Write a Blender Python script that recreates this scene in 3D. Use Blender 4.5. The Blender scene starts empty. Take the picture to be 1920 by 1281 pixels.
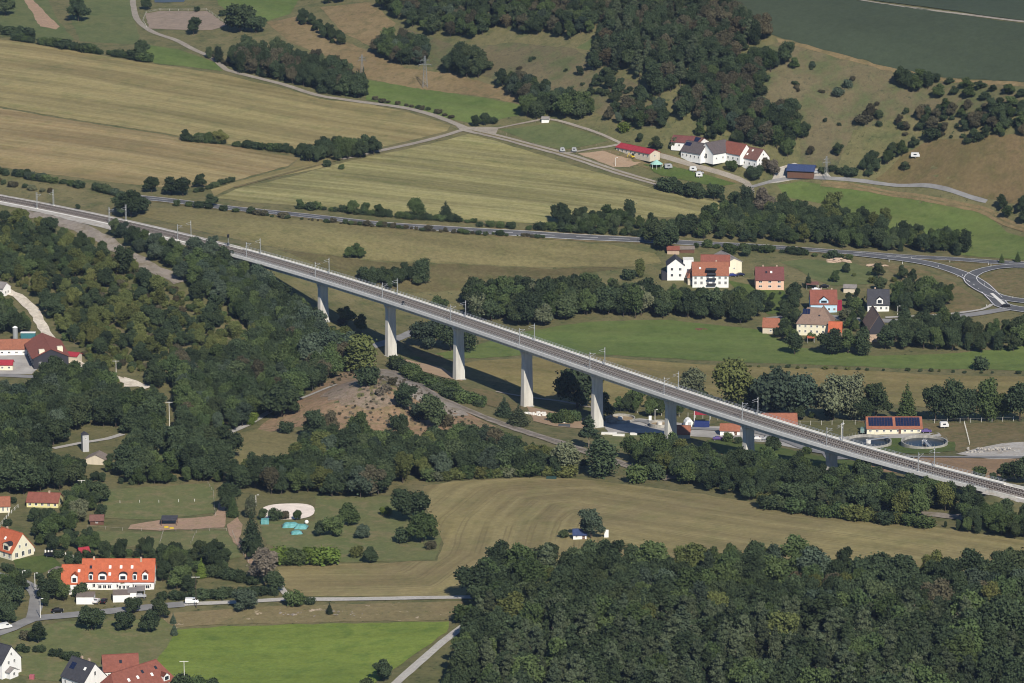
import bpy, math, random
import numpy as np
from mathutils import Vector, Matrix, geometry
R = math.radians
random.seed(7)
SC = bpy.context.scene
COL = SC.collection

# ---------------------------------------------------------------- camera, sky, sun
CAMZ, PITCH, FPX = 437.0, 14.0, 7270.0
cam = bpy.data.objects.new('camera', bpy.data.cameras.new('camera'))
COL.objects.link(cam)
cam.location = (0, 0, CAMZ)
cam.rotation_euler = (R(90 - PITCH), 0, 0)
cam.data.sensor_width = 36
cam.data.lens = FPX / 1920 * 36
cam.data.clip_start = 5
cam.data.clip_end = 60000
SC.camera = cam
SUN_AZ, SUN_EL = -73.0, 39.0            # azimuth in degrees from +X towards +Y
w = bpy.data.worlds.new('World'); SC.world = w; w.use_nodes = True
nt = w.node_tree
bgn = nt.nodes.get('Background') or nt.nodes.new('ShaderNodeBackground')
sky = nt.nodes.new('ShaderNodeTexSky'); sky.sky_type = 'NISHITA'; sky.sun_disc = False
sky.sun_elevation = R(SUN_EL); sky.sun_rotation = R(90 - SUN_AZ)
sky.altitude = 300; sky.air_density = 1.0; sky.dust_density = 0.0; sky.ozone_density = 7.0
nt.links.new(sky.outputs[0], bgn.inputs[0]); bgn.inputs[1].default_value = 0.085
sl = bpy.data.lights.new('sun', 'SUN'); sl.energy = 5.0; sl.angle = R(0.53); sl.color = (1.0, 0.93, 0.80)
sun = bpy.data.objects.new('sun', sl); COL.objects.link(sun)
sd = Vector((math.cos(R(SUN_AZ)) * math.cos(R(SUN_EL)), math.sin(R(SUN_AZ)) * math.cos(R(SUN_EL)), math.sin(R(SUN_EL))))
sun.rotation_euler = (-sd).to_track_quat('-Z', 'Y').to_euler()
SC.view_settings.view_transform = 'Standard'
SC.view_settings.look = 'None'
SC.view_settings.exposure = 0.20
SC.view_settings.gamma = 1
SC.view_settings.use_curve_mapping = False
SC.render.engine = 'CYCLES'
SC.cycles.max_bounces = 5
SC.cycles.transparent_max_bounces = 6
SC.cycles.volume_bounces = 0
SC.cycles.filter_width = 1.05

# ---------------------------------------------------------------- air
HAZE = 0.000020
hm = bpy.data.materials.new('haze'); hm.use_nodes = True
for n_ in list(hm.node_tree.nodes): hm.node_tree.nodes.remove(n_)
ho = hm.node_tree.nodes.new('ShaderNodeOutputMaterial'); hv = hm.node_tree.nodes.new('ShaderNodeVolumePrincipled')
hv.inputs['Color'].default_value = (.50, .66, 1.0, 1); hv.inputs['Density'].default_value = HAZE; hv.inputs['Anisotropy'].default_value = 0.0
hm.node_tree.links.new(hv.outputs[0], ho.inputs['Volume'])
hb = bpy.data.meshes.new('haze'); X_, Y0_, Y1_ = 30000, -8000, 30000
hb.from_pydata([(-X_, Y0_, -6), (X_, Y0_, -6), (X_, Y1_, -6), (-X_, Y1_, -6), (-X_, Y0_, 450), (X_, Y0_, 450), (X_, Y1_, 450), (-X_, Y1_, 450)], [], [(3, 2, 1, 0), (4, 5, 6, 7), (0, 1, 5, 4), (1, 2, 6, 5), (2, 3, 7, 6), (3, 0, 4, 7)])
hb.materials.append(hm); hz_o = bpy.data.objects.new('haze', hb); COL.objects.link(hz_o); hz_o['kind'] = 'stuff'

# ---------------------------------------------------------------- pixel <-> world
cp, sp = math.cos(R(PITCH)), math.sin(R(PITCH))
def raydir(px, py):
    a = (px - 960) / FPX; b = (640.5 - py) / FPX
    return np.array([a, cp + b * sp, -sp + b * cp])
def at_z(px, py, z):
    d = raydir(px, py); t = (z - CAMZ) / d[2]
    return np.array([d[0] * t, d[1] * t, z])
def proj(x, y, z):
    dz = z - CAMZ
    dep = y * cp - dz * sp
    return 960 + FPX * x / dep, 640.5 - FPX * (y * sp + dz * cp) / dep
def mpp(x, y, z):
    return (y * cp - (z - CAMZ) * sp) / FPX

# ---------------------------------------------------------------- railway centre line (deck level)
ZR = 28.5
trk_px = [(-60, 359), (0, 372), (100, 389), (201, 408), (315, 438), (440, 470), (483, 482), (640, 526), (820, 584),
          (976, 636), (1180, 706), (1280, 742), (1420, 787), (1558, 828), (1675, 861), (1819, 899), (1897, 918), (1980, 938)]
tw = np.array([at_z(px, py, ZR)[:2] for px, py in trk_px])
T0 = tw[6]; TE = tw[13]
ax = (TE - T0) / np.linalg.norm(TE - T0); nx = np.array([-ax[1], ax[0]])     # ax towards near right, nx towards far right
ss = (tw - T0) @ ax; tt = (tw - T0) @ nx
tp = np.polyfit(ss, tt, 4)
S_MIN, S_MAX = ss.min() - 30, ss.max() + 60
def trk(s, t=0.0):
    """point of the railway at chainage s and offset t to the far side"""
    q = np.polyval(tp, s); dq = np.polyval(np.polyder(tp), s)
    tan = ax + nx * dq; tan = tan / np.linalg.norm(tan)
    nor = np.array([-tan[1], tan[0]])
    p = T0 + ax * s + nx * q + nor * t
    return p, tan, nor
def s_at_px(px):
    lo, hi = S_MIN - 50, S_MAX + 50
    for _ in range(50):
        m = (lo + hi) / 2
        p = trk(m)[0]
        if proj(p[0], p[1], ZR)[0] < px: lo = m
        else: hi = m
    return lo
PIERS = [(478, 507), (605, 603), (732, 667), (860, 714), (988, 764), (1120, 803), (1258, 836), (1404, 859), (1560, 880)]
S_A, S_B = s_at_px(441), s_at_px(1868)
pier_s = [s_at_px(p[0]) for p in PIERS]
def ground_z_under(s, py):
    p = trk(s)[0]
    lo, hi = -30.0, 60.0
    for _ in range(50):
        m = (lo + hi) / 2
        if proj(p[0], p[1], m)[1] > py: lo = m
        else: hi = m
    return lo

# ---------------------------------------------------------------- terrain heights
ctrl = [  # (px, py, z): heights estimated along the valley
    (1000, 700, 0), (1400, 650, 0), (1900, 680, 2), (1200, 715, 0), (1400, 710, 0), (1900, 740, 3), (860, 650, 0), (700, 610, 2), (1650, 720, 1),
    (1050, 610, 1), (1250, 600, 1), (760, 560, 4), (900, 560, 3), (1420, 560, 5), (1600, 600, 4), (1800, 600, 5), (1150, 560, 4),
    (1640, 540, 6), (1250, 530, 8), (1060, 510, 9), (850, 510, 12), (660, 490, 17), (560, 470, 22), (520, 530, 14), (650, 560, 6),
    (1300, 460, 14), (1500, 470, 12), (1700, 480, 11), (1900, 495, 11), (1880, 575, 8), (1750, 500, 10),
    (1000, 435, 20), (800, 422, 23), (560, 402, 26), (400, 388, 29), (280, 372, 30), (150, 355, 31), (0, 330, 33),
    (900, 330, 28), (700, 360, 28), (1250, 380, 20), (1100, 350, 24), (500, 320, 33), (300, 300, 36), (100, 280, 38), (0, 200, 44),
    (300, 200, 43), (600, 230, 38), (880, 245, 36), (800, 190, 39), (0, 90, 52), (300, 110, 50), (100, 30, 56), (330, 40, 55), (400, 0, 58),
    (1060, 255, 33), (1200, 300, 28), (1300, 318, 25), (1400, 340, 22), (1500, 350, 20), (1700, 352, 22), (1850, 380, 22), (1900, 440, 14), (1600, 400, 15),
    (600, 60, 56), (700, 110, 48), (850, 150, 44), (960, 180, 40), (1100, 220, 42), (750, 40, 64), (900, 60, 68), (1000, 100, 66), (1150, 40, 82),
    (1100, 150, 56), (1250, 220, 46), (1300, 150, 66), (1350, 60, 88), (1200, 5, 90), (950, 5, 84), (700, 0, 74), (1450, 240, 42), (1450, 180, 58), (1480, 80, 86),
    (1600, 130, 80), (1750, 150, 80), (1900, 165, 80), (1600, 220, 56), (1750, 230, 58), (1900, 220, 66), (1560, 310, 28), (1700, 290, 40), (1850, 290, 46),
    (1500, 10, 92), (1700, 60, 92), (1900, 100, 92), (1900, 10, 94), (1600, -40, 94), (1000, -40, 92), (400, -40, 64), (0, -40, 62),
    (0, 375, 28), (200, 411, 28), (320, 440, 28), (0, 420, 24), (200, 480, 22), (330, 530, 20), (0, 480, 20), (100, 540, 16), (200, 600, 12), (330, 640, 11),
    (420, 590, 14), (440, 520, 20), (500, 640, 7), (560, 680, 4), (400, 720, 7), (250, 700, 9), (40, 660, 11), (60, 720, 9), (-40, 600, 12),
    (200, 800, 7), (60, 850, 8), (330, 810, 6), (440, 815, 5), (500, 785, 4), (300, 900, 8), (430, 850, 6),
    (650, 712, 15), (700, 704, 23), (745, 703, 17), (800, 735, 10), (870, 768, 7), (940, 795, 6), (600, 745, 6), (530, 790, 5), (560, 830, 6), (700, 780, 10),
    (780, 790, 9), (680, 840, 8), (850, 850, 8), (1040, 825, 6), (1120, 852, 7), (1190, 875, 8), (960, 850, 8),
    (900, 745, 1), (1060, 790, 1.5), (1200, 815, 3), (1330, 790, 4), (1160, 790, 1), (1460, 820, 6), (1670, 810, 8), (1732, 835, 9), (1850, 840, 12), (1560, 840, 8), (1900, 800, 10), (1500, 770, 3),
    (1700, 880, 16), (1800, 880, 18), (1900, 875, 17), (1960, 900, 20), (1250, 890, 10), (1450, 930, 14), (1650, 960, 18), (1800, 975, 21), (1920, 1005, 24),
    (820, 905, 9), (1000, 895, 9), (620, 930, 8), (420, 910, 8), (540, 960, 8), (300, 940, 8), (800, 1000, 10), (1000, 980, 11), (1200, 960, 13), (1450, 990, 17), (1750, 1030, 21), (1900, 1050, 23),
    (200, 1000, 8), (30, 960, 8), (30, 1050, 8), (200, 1105, 8), (400, 1060, 9), (600, 1080, 10), (850, 1110, 11), (100, 1160, 7), (300, 1180, 6), (600, 1140, 8),
    (600, 1220, 6), (200, 1270, 5), (0, 1250, 5), (850, 1200, 9), (700, 1290, 7), (1000, 1150, 12), (1300, 1120, 15), (1600, 1130, 18), (1900, 1120, 22),
    (900, 1290, 8), (1200, 1290, 12), (1600, 1290, 15), (1900, 1290, 18), (1000, 1420, 8), (1600, 1420, 14), (300, 1420, 4), (1900, 1420, 16)]
pts = [at_z(a, b, c) for a, b, c in ctrl]
for (px, py), s in zip(PIERS[1:], pier_s[1:]):
    p = trk(s)[0]; pts.append(np.array([p[0], p[1], ground_z_under(s, py)]))
P = np.array(pts); n = len(P)
Q = P[:, :2] / 100.0
def tps(r2): return 0.5 * r2 * np.log(r2 + 1e-9)
A = tps(((Q[:, None, :] - Q[None, :, :]) ** 2).sum(-1)) + np.diag(np.where(P[:, 2] > 36, 1.6, np.where(P[:, 2] > 24, .4, .06)))
M = np.zeros((n + 3, n + 3)); M[:n, :n] = A; M[:n, n] = 1; M[:n, n + 1:] = Q; M[n, :n] = 1; M[n + 1:, :n] = Q.T
sol = np.linalg.solve(M, np.concatenate([P[:, 2], [0, 0, 0]]))
def tps_eval(x, y):
    q = np.stack([x, y], -1) / 100.0
    out = np.full(x.shape, sol[n]) + sol[n + 1] * q[..., 0] + sol[n + 2] * q[..., 1]
    for i in range(n):
        out += sol[i] * tps((q[..., 0] - Q[i, 0]) ** 2 + (q[..., 1] - Q[i, 1]) ** 2)
    return out
GX0, GX1, GY0, GY1, GS = -640.0, 640.0, 1080.0, 3300.0, 5.0
gx = np.arange(GX0, GX1 + 1, GS); gy = np.arange(GY0, GY1 + 1, GS)
XX, YY = np.meshgrid(gx, gy)
cx_ = np.clip(XX, -0.165 * YY, 0.165 * YY)
HZ = np.clip(tps_eval(cx_, YY), -1.5, 96)
HZ += 0.35 * np.sin(XX / 23.0 + 1.7 * np.sin(YY / 41.0)) * np.sin(YY / 31.0 + 0.6)
# the railway formation: embankment or cutting on both sides of the viaduct
rs = np.arange(S_MIN - 300, S_MAX + 200, 4.0)
rp = np.array([trk(min(max(s, S_MIN), S_MAX))[0] + (trk(min(max(s, S_MIN), S_MAX))[1] * (s - min(max(s, S_MIN), S_MAX))) for s in rs])
land = (rs < S_A - 2) | (rs > S_B + 2)
best = np.full(XX.shape, 1e9); bl = np.zeros(XX.shape, bool)
for i in range(len(rs)):
    if not (-900 < rp[i][0] < 900 and 1000 < rp[i][1] < 3400): continue
    d2 = (XX - rp[i][0]) ** 2 + (YY - rp[i][1]) ** 2
    m = d2 < best; best[m] = d2[m]; bl[m] = land[i]
dd = np.sqrt(best)
wgt = np.clip((26 - dd) / 15.0, 0, 1); wgt = wgt * wgt * (3 - 2 * wgt) * bl
HZ = HZ * (1 - wgt) + (ZR - 0.9) * wgt
# terrain must not stick out above the viaduct soffit
for_deck = (dd < 14) & ~bl
HZ[for_deck] = np.minimum(HZ[for_deck], ZR - 5.0)

def hz(x, y):
    x = np.asarray(x, float); y = np.asarray(y, float)
    fx = np.clip((x - GX0) / GS, 0, len(gx) - 1.001); fy = np.clip((y - GY0) / GS, 0, len(gy) - 1.001)
    ix = fx.astype(int); iy = fy.astype(int); u = fx - ix; v = fy - iy
    return (HZ[iy, ix] * (1 - u) * (1 - v) + HZ[iy, ix + 1] * u * (1 - v) + HZ[iy + 1, ix] * (1 - u) * v + HZ[iy + 1, ix + 1] * u * v)
_ts = np.arange(1100.0, 3600.0, 4.0)
def G(px, py):
    """the point of the ground seen at a pixel of the photograph"""
    d = raydir(px, py)
    z = CAMZ + d[2] * _ts
    below = z < hz(d[0] * _ts, d[1] * _ts)
    k = int(np.argmax(below)) if below.any() else len(_ts) - 1
    lo, hi = _ts[max(k - 1, 0)], _ts[k]
    for _ in range(12):
        m = (lo + hi) / 2
        if CAMZ + d[2] * m < hz(d[0] * m, d[1] * m): hi = m
        else: lo = m
    return Vector((d[0] * hi, d[1] * hi, float(hz(d[0] * hi, d[1] * hi))))

# ---------------------------------------------------------------- helpers
def tag(o, label=None, cat=None, group=None, kind=None):
    if label: o['label'] = label
    if cat: o['category'] = cat
    if group: o['group'] = group
    if kind: o['kind'] = kind
    return o
def empty(name, loc=(0, 0, 0), rz=0.0, label=None, cat=None, group=None):
    o = bpy.data.objects.new(name, None); COL.objects.link(o)
    o.location = loc; o.rotation_euler = (0, 0, rz)
    return tag(o, label, cat, group)
def link_mesh(name, me, parent=None, loc=None, rz=0.0, scale=None):
    o = bpy.data.objects.new(name, me); COL.objects.link(o)
    if parent is not None: o.parent = parent
    if loc is not None: o.location = loc
    if rz: o.rotation_euler = (0, 0, rz)
    if scale is not None: o.scale = scale
    return o
class MB:
    def __init__(s): s.v = []; s.f = []; s.m = []
    def add(s, vs, fs, mi=0):
        b = len(s.v); s.v.extend([tuple(v) for v in vs]); s.f.extend([tuple(b + i for i in f) for f in fs]); s.m.extend([mi] * len(fs)); return s
    def box(s, x0, x1, y0, y1, z0, z1, mi=0):
        return s.add([(x0, y0, z0), (x1, y0, z0), (x1, y1, z0), (x0, y1, z0), (x0, y0, z1), (x1, y0, z1), (x1, y1, z1), (x0, y1, z1)],
                     [(3, 2, 1, 0), (4, 5, 6, 7), (0, 1, 5, 4), (1, 2, 6, 5), (2, 3, 7, 6), (3, 0, 4, 7)], mi)
    def cyl(s, c, r, z0, z1, n=12, r2=None, mi=0, cap=True):
        r2 = r if r2 is None else r2
        vs = [(c[0] + r * math.cos(a), c[1] + r * math.sin(a), z0) for a in [2 * math.pi * i / n for i in range(n)]]
        vs += [(c[0] + r2 * math.cos(a), c[1] + r2 * math.sin(a), z1) for a in [2 * math.pi * i / n for i in range(n)]]
        fs = [(i, (i + 1) % n, n + (i + 1) % n, n + i) for i in range(n)]
        if cap: fs += [tuple(range(n))[::-1], tuple(range(n, 2 * n))]
        return s.add(vs, fs, mi)
    def bar(s, a, b, r=0.05, mi=0, n=4):
        a = Vector(a); b = Vector(b); d = (b - a).normalized()
        u = d.orthogonal().normalized(); v = d.cross(u)
        vs = [p + (u * math.cos(t) + v * math.sin(t)) * r for p in (a, b) for t in [2 * math.pi * (i + .5) / n for i in range(n)]]
        return s.add(vs, [(i, (i + 1) % n, n + (i + 1) % n, n + i) for i in range(n)] + [tuple(range(n))[::-1], tuple(range(n, 2 * n))], mi)
    def mesh(s, name, mats):
        me = bpy.data.meshes.new(name); me.from_pydata(s.v, [], s.f)
        for m in (mats if isinstance(mats, (list, tuple)) else [mats]): me.materials.append(m)
        me.polygons.foreach_set('material_index', s.m); me.update(); return me
    def obj(s, name, mats, parent=None, loc=None, rz=0.0):
        return link_mesh(name, s.mesh(name, mats), parent, loc, rz)

# ---------------------------------------------------------------- materials
def _m(name):
    m = bpy.data.materials.new(name); m.use_nodes = True
    t = m.node_tree; b = t.nodes['Principled BSDF']; return m, t, b
def noise(t, vec, scale, detail=3, rough=.55, dist=0):
    n = t.nodes.new('ShaderNodeTexNoise'); n.inputs['Scale'].default_value = scale; n.inputs['Detail'].default_value = detail
    n.inputs['Roughness'].default_value = rough; n.inputs['Distortion'].default_value = dist
    if vec is not None: t.links.new(vec, n.inputs['Vector'])
    return n.outputs['Fac']
def ramp(t, fac, stops):
    r = t.nodes.new('ShaderNodeValToRGB'); t.links.new(fac, r.inputs[0])
    e = r.color_ramp.elements
    while len(e) < len(stops): e.new(0.5)
    for el, (p, c) in zip(e, stops):
        el.position = p; el.color = (c[0], c[1], c[2], 1) if not isinstance(c, (int, float)) else (c, c, c, 1)
    return r.outputs[0]
def mix(t, fac, a, b, mode='MIX'):
    n = t.nodes.new('ShaderNodeMix'); n.data_type = 'RGBA'; n.blend_type = mode
    for s, v in ((n.inputs[0], fac), (n.inputs[6], a), (n.inputs[7], b)):
        if isinstance(v, (int, float)): s.default_value = v
        elif isinstance(v, tuple): s.default_value = (v[0], v[1], v[2], 1)
        else: t.links.new(v, s)
    return n.outputs[2]
def mth(t, op, a, b=None):
    n = t.nodes.new('ShaderNodeMath'); n.operation = op
    for s, v in zip(n.inputs, (a, b)):
        if v is None: continue
        if isinstance(v, (int, float)): s.default_value = v
        else: t.links.new(v, s)
    return n.outputs[0]
def bump(t, b, h, strength=.4, dist=.1):
    n = t.nodes.new('ShaderNodeBump'); n.inputs['Strength'].default_value = strength; n.inputs['Distance'].default_value = dist
    t.links.new(h, n.inputs['Height']); t.links.new(n.outputs[0], b.inputs['Normal'])
def wpos(t):
    g = t.nodes.new('ShaderNodeNewGeometry'); return g.outputs['Position']
def opos(t):
    g = t.nodes.new('ShaderNodeTexCoord'); return g.outputs['Object']
def ground_mat(name, c1, c2, c3=None, patch=55., mid=9., fine=1.6, row=None, rowamt=.35, rowcol=None, fineamt=.3, th=(.48, .68), tufts=0., tcol=(.03, .045, .018), tram=0):
    m, t, b = _m(name); p = wpos(t)
    n1 = noise(t, p, 1 / patch, 4, .6, .4)
    col = mix(t, ramp(t, n1, [(.35, 0.), (.65, 1.)]), c1, c2)
    n2 = noise(t, p, 1 / mid, 4, .65)
    if c3: col = mix(t, ramp(t, n2, [(th[0], 0.), (th[1], 1.)]), col, c3)
    if row:
        uv = t.nodes.new('ShaderNodeUVMap'); uv.uv_map = 'rows'
        mp = t.nodes.new('ShaderNodeMapping'); t.links.new(uv.outputs[0], mp.inputs[0])
        mp.inputs['Scale'].default_value = (1 / row, 1 / (row * 45), 1)
        r1 = noise(t, mp.outputs[0], 1.0, 3, .7)
        mp2 = t.nodes.new('ShaderNodeMapping'); t.links.new(uv.outputs[0], mp2.inputs[0])
        mp2.inputs['Scale'].default_value = (1 / (row * 4), 1 / (row * 60), 1)
        r2 = noise(t, mp2.outputs[0], 1.0, 2, .6)
        col = mix(t, mth(t, 'MULTIPLY', ramp(t, r1, [(.40, 0.), (.62, 1.)]), rowamt), col, rowcol or c2)
        dark = ramp(t, r2, [(.38, 1 - rowamt * .55), (.6, 1.0)])
        col = mix(t, 1.0, col, dark, 'MULTIPLY')
    if row and tram:
        sx = t.nodes.new('ShaderNodeSeparateXYZ'); t.links.new(uv.outputs[0], sx.inputs[0])
        wob = mth(t, 'ADD', sx.outputs[0], mth(t, 'MULTIPLY', noise(t, p, 1 / 60, 2), 6.0))
        pp = mth(t, 'PINGPONG', wob, tram / 2)
        l1 = mth(t, 'LESS_THAN', mth(t, 'ABSOLUTE', mth(t, 'SUBTRACT', pp, .95)), .34)
        brk = ramp(t, noise(t, p, 1 / 22, 2), [(.38, 0.), (.55, 1.)])
        col = mix(t, mth(t, 'MULTIPLY', mth(t, 'MULTIPLY', l1, brk), .38), col, tuple(x * .62 for x in c2))
    n5 = noise(t, p, 1 / 4.0, 5, .8)
    col = mix(t, 1.0, col, ramp(t, n5, [(.3, .84), (.7, 1.10)]), 'MULTIPLY')
    n3 = noise(t, p, 1 / fine, 3, .7)
    col = mix(t, 1.0, col, ramp(t, n3, [(.25, 1 - fineamt), (.75, 1 + fineamt * .0)]), 'MULTIPLY')
    if tufts:
        n4 = noise(t, p, 1 / 3.2, 4, .75)
        col = mix(t, ramp(t, n4, [(.62 - tufts * .2, 0.), (.72 - tufts * .1, 1.)]), col, tcol)
    t.links.new(col, b.inputs['Base Color']); b.inputs['Roughness'].default_value = .95
    b.inputs['Specular IOR Level'].default_value = .1
    bump(t, b, mth(t, 'ADD', n3, n2), .5, .35)
    return m
def plain(name, c, rough=.7, var=.15, scale=1.2, metal=0., c2=None, spec=.3, streak=False):
    m, t, b = _m(name); p = opos(t)
    if streak:
        mp = t.nodes.new('ShaderNodeMapping'); t.links.new(p, mp.inputs[0]); mp.inputs['Scale'].default_value = (1, 1, .15); p = mp.outputs[0]
    n1 = noise(t, p, scale, 4, .65)
    col = mix(t, ramp(t, n1, [(.3, 0.), (.7, 1.)]), tuple(x * (1 - var) for x in c), c2 or tuple(min(1, x * (1 + var * .5)) for x in c))
    t.links.new(col, b.inputs['Base Color']); b.inputs['Roughness'].default_value = rough
    b.inputs['Metallic'].default_value = metal; b.inputs['Specular IOR Level'].default_value = spec
    return m
MT = {}
MT['concrete'] = plain('concrete', (.52, .50, .46), .85, .26, .55, c2=(.61, .59, .54), streak=True)
MT['concrete_light'] = plain('concrete_light', (.66, .64, .60), .85, .15, .8)
MT['concrete_grey'] = plain('concrete_grey', (.34, .34, .33), .9, .2, .7)
MT['ballast'] = plain('ballast', (.21, .185, .165), .95, .35, 2.5)
MT['sleeper'] = plain('sleeper', (.33, .31, .28), .9, .2, 3)
MT['rail'] = plain('rail', (.10, .075, .06), .5, .2, 3, metal=.4)
MT['steel'] = plain('steel', (.45, .46, .47), .45, .1, 2, metal=.5)
MT['steel_dark'] = plain('steel_dark', (.09, .10, .11), .5, .1, 2, metal=.3)
MT['white'] = plain('white_paint', (.78, .77, .74), .6, .05, 2)
MT['black'] = plain('black_paint', (.015, .015, .017), .4, .1, 2)
MT['asphalt'] = plain('asphalt', (.085, .088, .098), .85, .22, .12, c2=(.115, .115, .122))
MT['asphalt_old'] = plain('asphalt_old', (.19, .185, .185), .9, .18, .15, c2=(.24, .235, .23))
MT['gravel_road'] = ground_mat('gravel_road', (.30, .265, .22), (.36, .32, .27), (.24, .21, .17), 20, 4, 1.)
MT['concrete_road'] = ground_mat('concrete_road', (.42, .40, .37), (.48, .46, .42), (.38, .35, .32), 20, 4, 1.)
MT['white_path'] = ground_mat('white_path', (.66, .59, .50), (.72, .65, .55), (.52, .44, .35), 20, 5, 1.2)
MT['marking'] = plain('marking', (.70, .70, .70), .7, .1, 1)
MT['shoulder'] = ground_mat('shoulder', (.28, .24, .19), (.34, .29, .23), (.22, .2, .12), 25, 5, 1.2)

# ---------------------------------------------------------------- terrain mesh (with a coarse skirt out to the horizon)
def axis_ext(a, far, rev=False):
    out = []; d = 12.0; x = 0
    while x < far: x += d; d *= 1.55; out.append(x)
    return out
ex = axis_ext(gx, 26000)
xs = np.concatenate([[GX0 - e for e in ex[::-1]], gx, [GX1 + e for e in ex]])
ys = np.concatenate([[GY0 - e for e in ex[::-1] if e < 6000], gy, [GY1 + e for e in ex]])
X2, Y2 = np.meshgrid(xs, ys); Z2 = hz(np.clip(X2, GX0, GX1), np.clip(Y2, GY0, GY1))
nxv, nyv = len(xs), len(ys)
vv = np.stack([X2.ravel(), Y2.ravel(), Z2.ravel()], -1)
ii = (np.arange(nyv - 1)[:, None] * nxv + np.arange(nxv - 1)[None, :]).ravel()
ff = np.stack([ii, ii + 1, ii + 1 + nxv, ii + nxv], -1)
me = bpy.data.meshes.new('ground')
me.vertices.add(len(vv)); me.vertices.foreach_set('co', vv.ravel())
me.loops.add(ff.size); me.loops.foreach_set('vertex_index', ff.ravel())
me.polygons.add(len(ff)); me.polygons.foreach_set('loop_start', np.arange(0, ff.size, 4)); me.polygons.foreach_set('loop_total', np.full(len(ff), 4))
me.update(); me.validate()
me.polygons.foreach_set('use_smooth', np.ones(len(ff), bool))
me.materials.append(ground_mat('rough_grass', (.135, .130, .058), (.178, .155, .078), (.098, .108, .046), 70, 10, 1.8, tufts=.15))
tag(link_mesh('ground', me), kind='structure')

# ---------------------------------------------------------------- sheets laid on the terrain
def guide_uv(vs, guide):
    g = np.array([G(*p)[:2] if False else list(G(*p))[:2] for p in guide])
    pts = np.array(vs)[:, :2]
    best = np.full(len(pts), 1e18); row = np.zeros(len(pts)); alo = np.zeros(len(pts)); acc = 0
    for i in range(len(g) - 1):
        a, b = g[i], g[i + 1]; L = np.linalg.norm(b - a); u = (b - a) / L; nn = np.array([-u[1], u[0]])
        s = (pts - a) @ u
        lo = -1e9 if i == 0 else 0; hi = 1e9 if i == len(g) - 2 else L
        sc = np.clip(s, lo, hi); d = np.linalg.norm(pts - (a + sc[:, None] * u), axis=1)
        m = d < best; best[m] = d[m]
        row[m] = (d * np.sign((pts - a) @ nn))[m]; alo[m] = (acc + sc)[m]; acc += L
    return row, alo
def sheet(name, poly, mat, off=.10, guide=None, jit=.5, cell=6.0, smooth=False, label=None):
    w = [G(*p) for p in poly]
    bd = []
    rng = random.Random(name)
    for i in range(len(w)):
        a, b = w[i], w[(i + 1) % len(w)]
        k = max(1, int((b - a).length / 5.0))
        for j in range(k):
            p = a.lerp(b, j / k)
            q = 0 if j == 0 else jit
            bd.append((p.x + rng.uniform(-q, q), p.y + rng.uniform(-q, q) * 1.5))
    nb = len(bd)
    bx = [p[0] for p in bd]; by = [p[1] for p in bd]
    gxs = np.arange(min(bx) + cell / 2, max(bx), cell); gys = np.arange(min(by) + cell / 2, max(by), cell)
    inner = []
    if len(gxs) and len(gys):
        IX, IY = np.meshgrid(gxs, gys); ix = IX.ravel(); iy = IY.ravel()
        ins = np.zeros(len(ix), bool)
        for i in range(nb):
            x1, y1 = bd[i]; x2, y2 = bd[(i + 1) % nb]
            if y1 == y2: continue
            c = ((y1 > iy) != (y2 > iy)) & (ix < (x2 - x1) * (iy - y1) / (y2 - y1) + x1)
            ins ^= c
        inner = list(zip(ix[ins], iy[ins]))
    vs2 = [Vector(p) for p in bd + inner]
    res = geometry.delaunay_2d_cdt(vs2, [(i, (i + 1) % nb) for i in range(nb)], [], 1, 1e-4)
    V, F = res[0], res[2]
    xy = np.array([[p.x, p.y] for p in V]); z = hz(xy[:, 0], xy[:, 1]) + off
    me = bpy.data.meshes.new(name)
    me.from_pydata([(a[0], a[1], c) for a, c in zip(xy, z)], [], [tuple(f) for f in F])
    me.materials.append(mat)
    if guide:
        row, alo = guide_uv(xy, guide)
        uv = me.uv_layers.new(name='rows')
        li = np.empty(len(me.loops), int); me.loops.foreach_get('vertex_index', li)
        uv.data.foreach_set('uv', np.stack([row[li], alo[li]], -1).astype(np.float32).ravel())
    me.polygons.foreach_set('use_smooth', np.ones(len(me.polygons), bool))
    if me.polygons and me.polygons[0].normal.z < 0: me.flip_normals()
    me.update()
    return tag(link_mesh(name, me), kind='structure')
def spline(pts, step=5.0):
    """Catmull-Rom through world points, resampled"""
    P_ = [Vector(p) for p in pts]; P_ = [P_[0] * 2 - P_[1]] + P_ + [P_[-1] * 2 - P_[-2]]
    out = []
    for i in range(1, len(P_) - 2):
        a, b, c, d = P_[i - 1:i + 3]
        k = max(2, int((c - b).length / step))
        for j in range(k):
            t = j / k
            out.append(.5 * ((2 * b) + (c - a) * t + (2 * a - 5 * b + 4 * c - d) * t * t + (3 * b - a - 3 * c + d) * t ** 3))
    out.append(P_[-2]); return out
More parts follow.
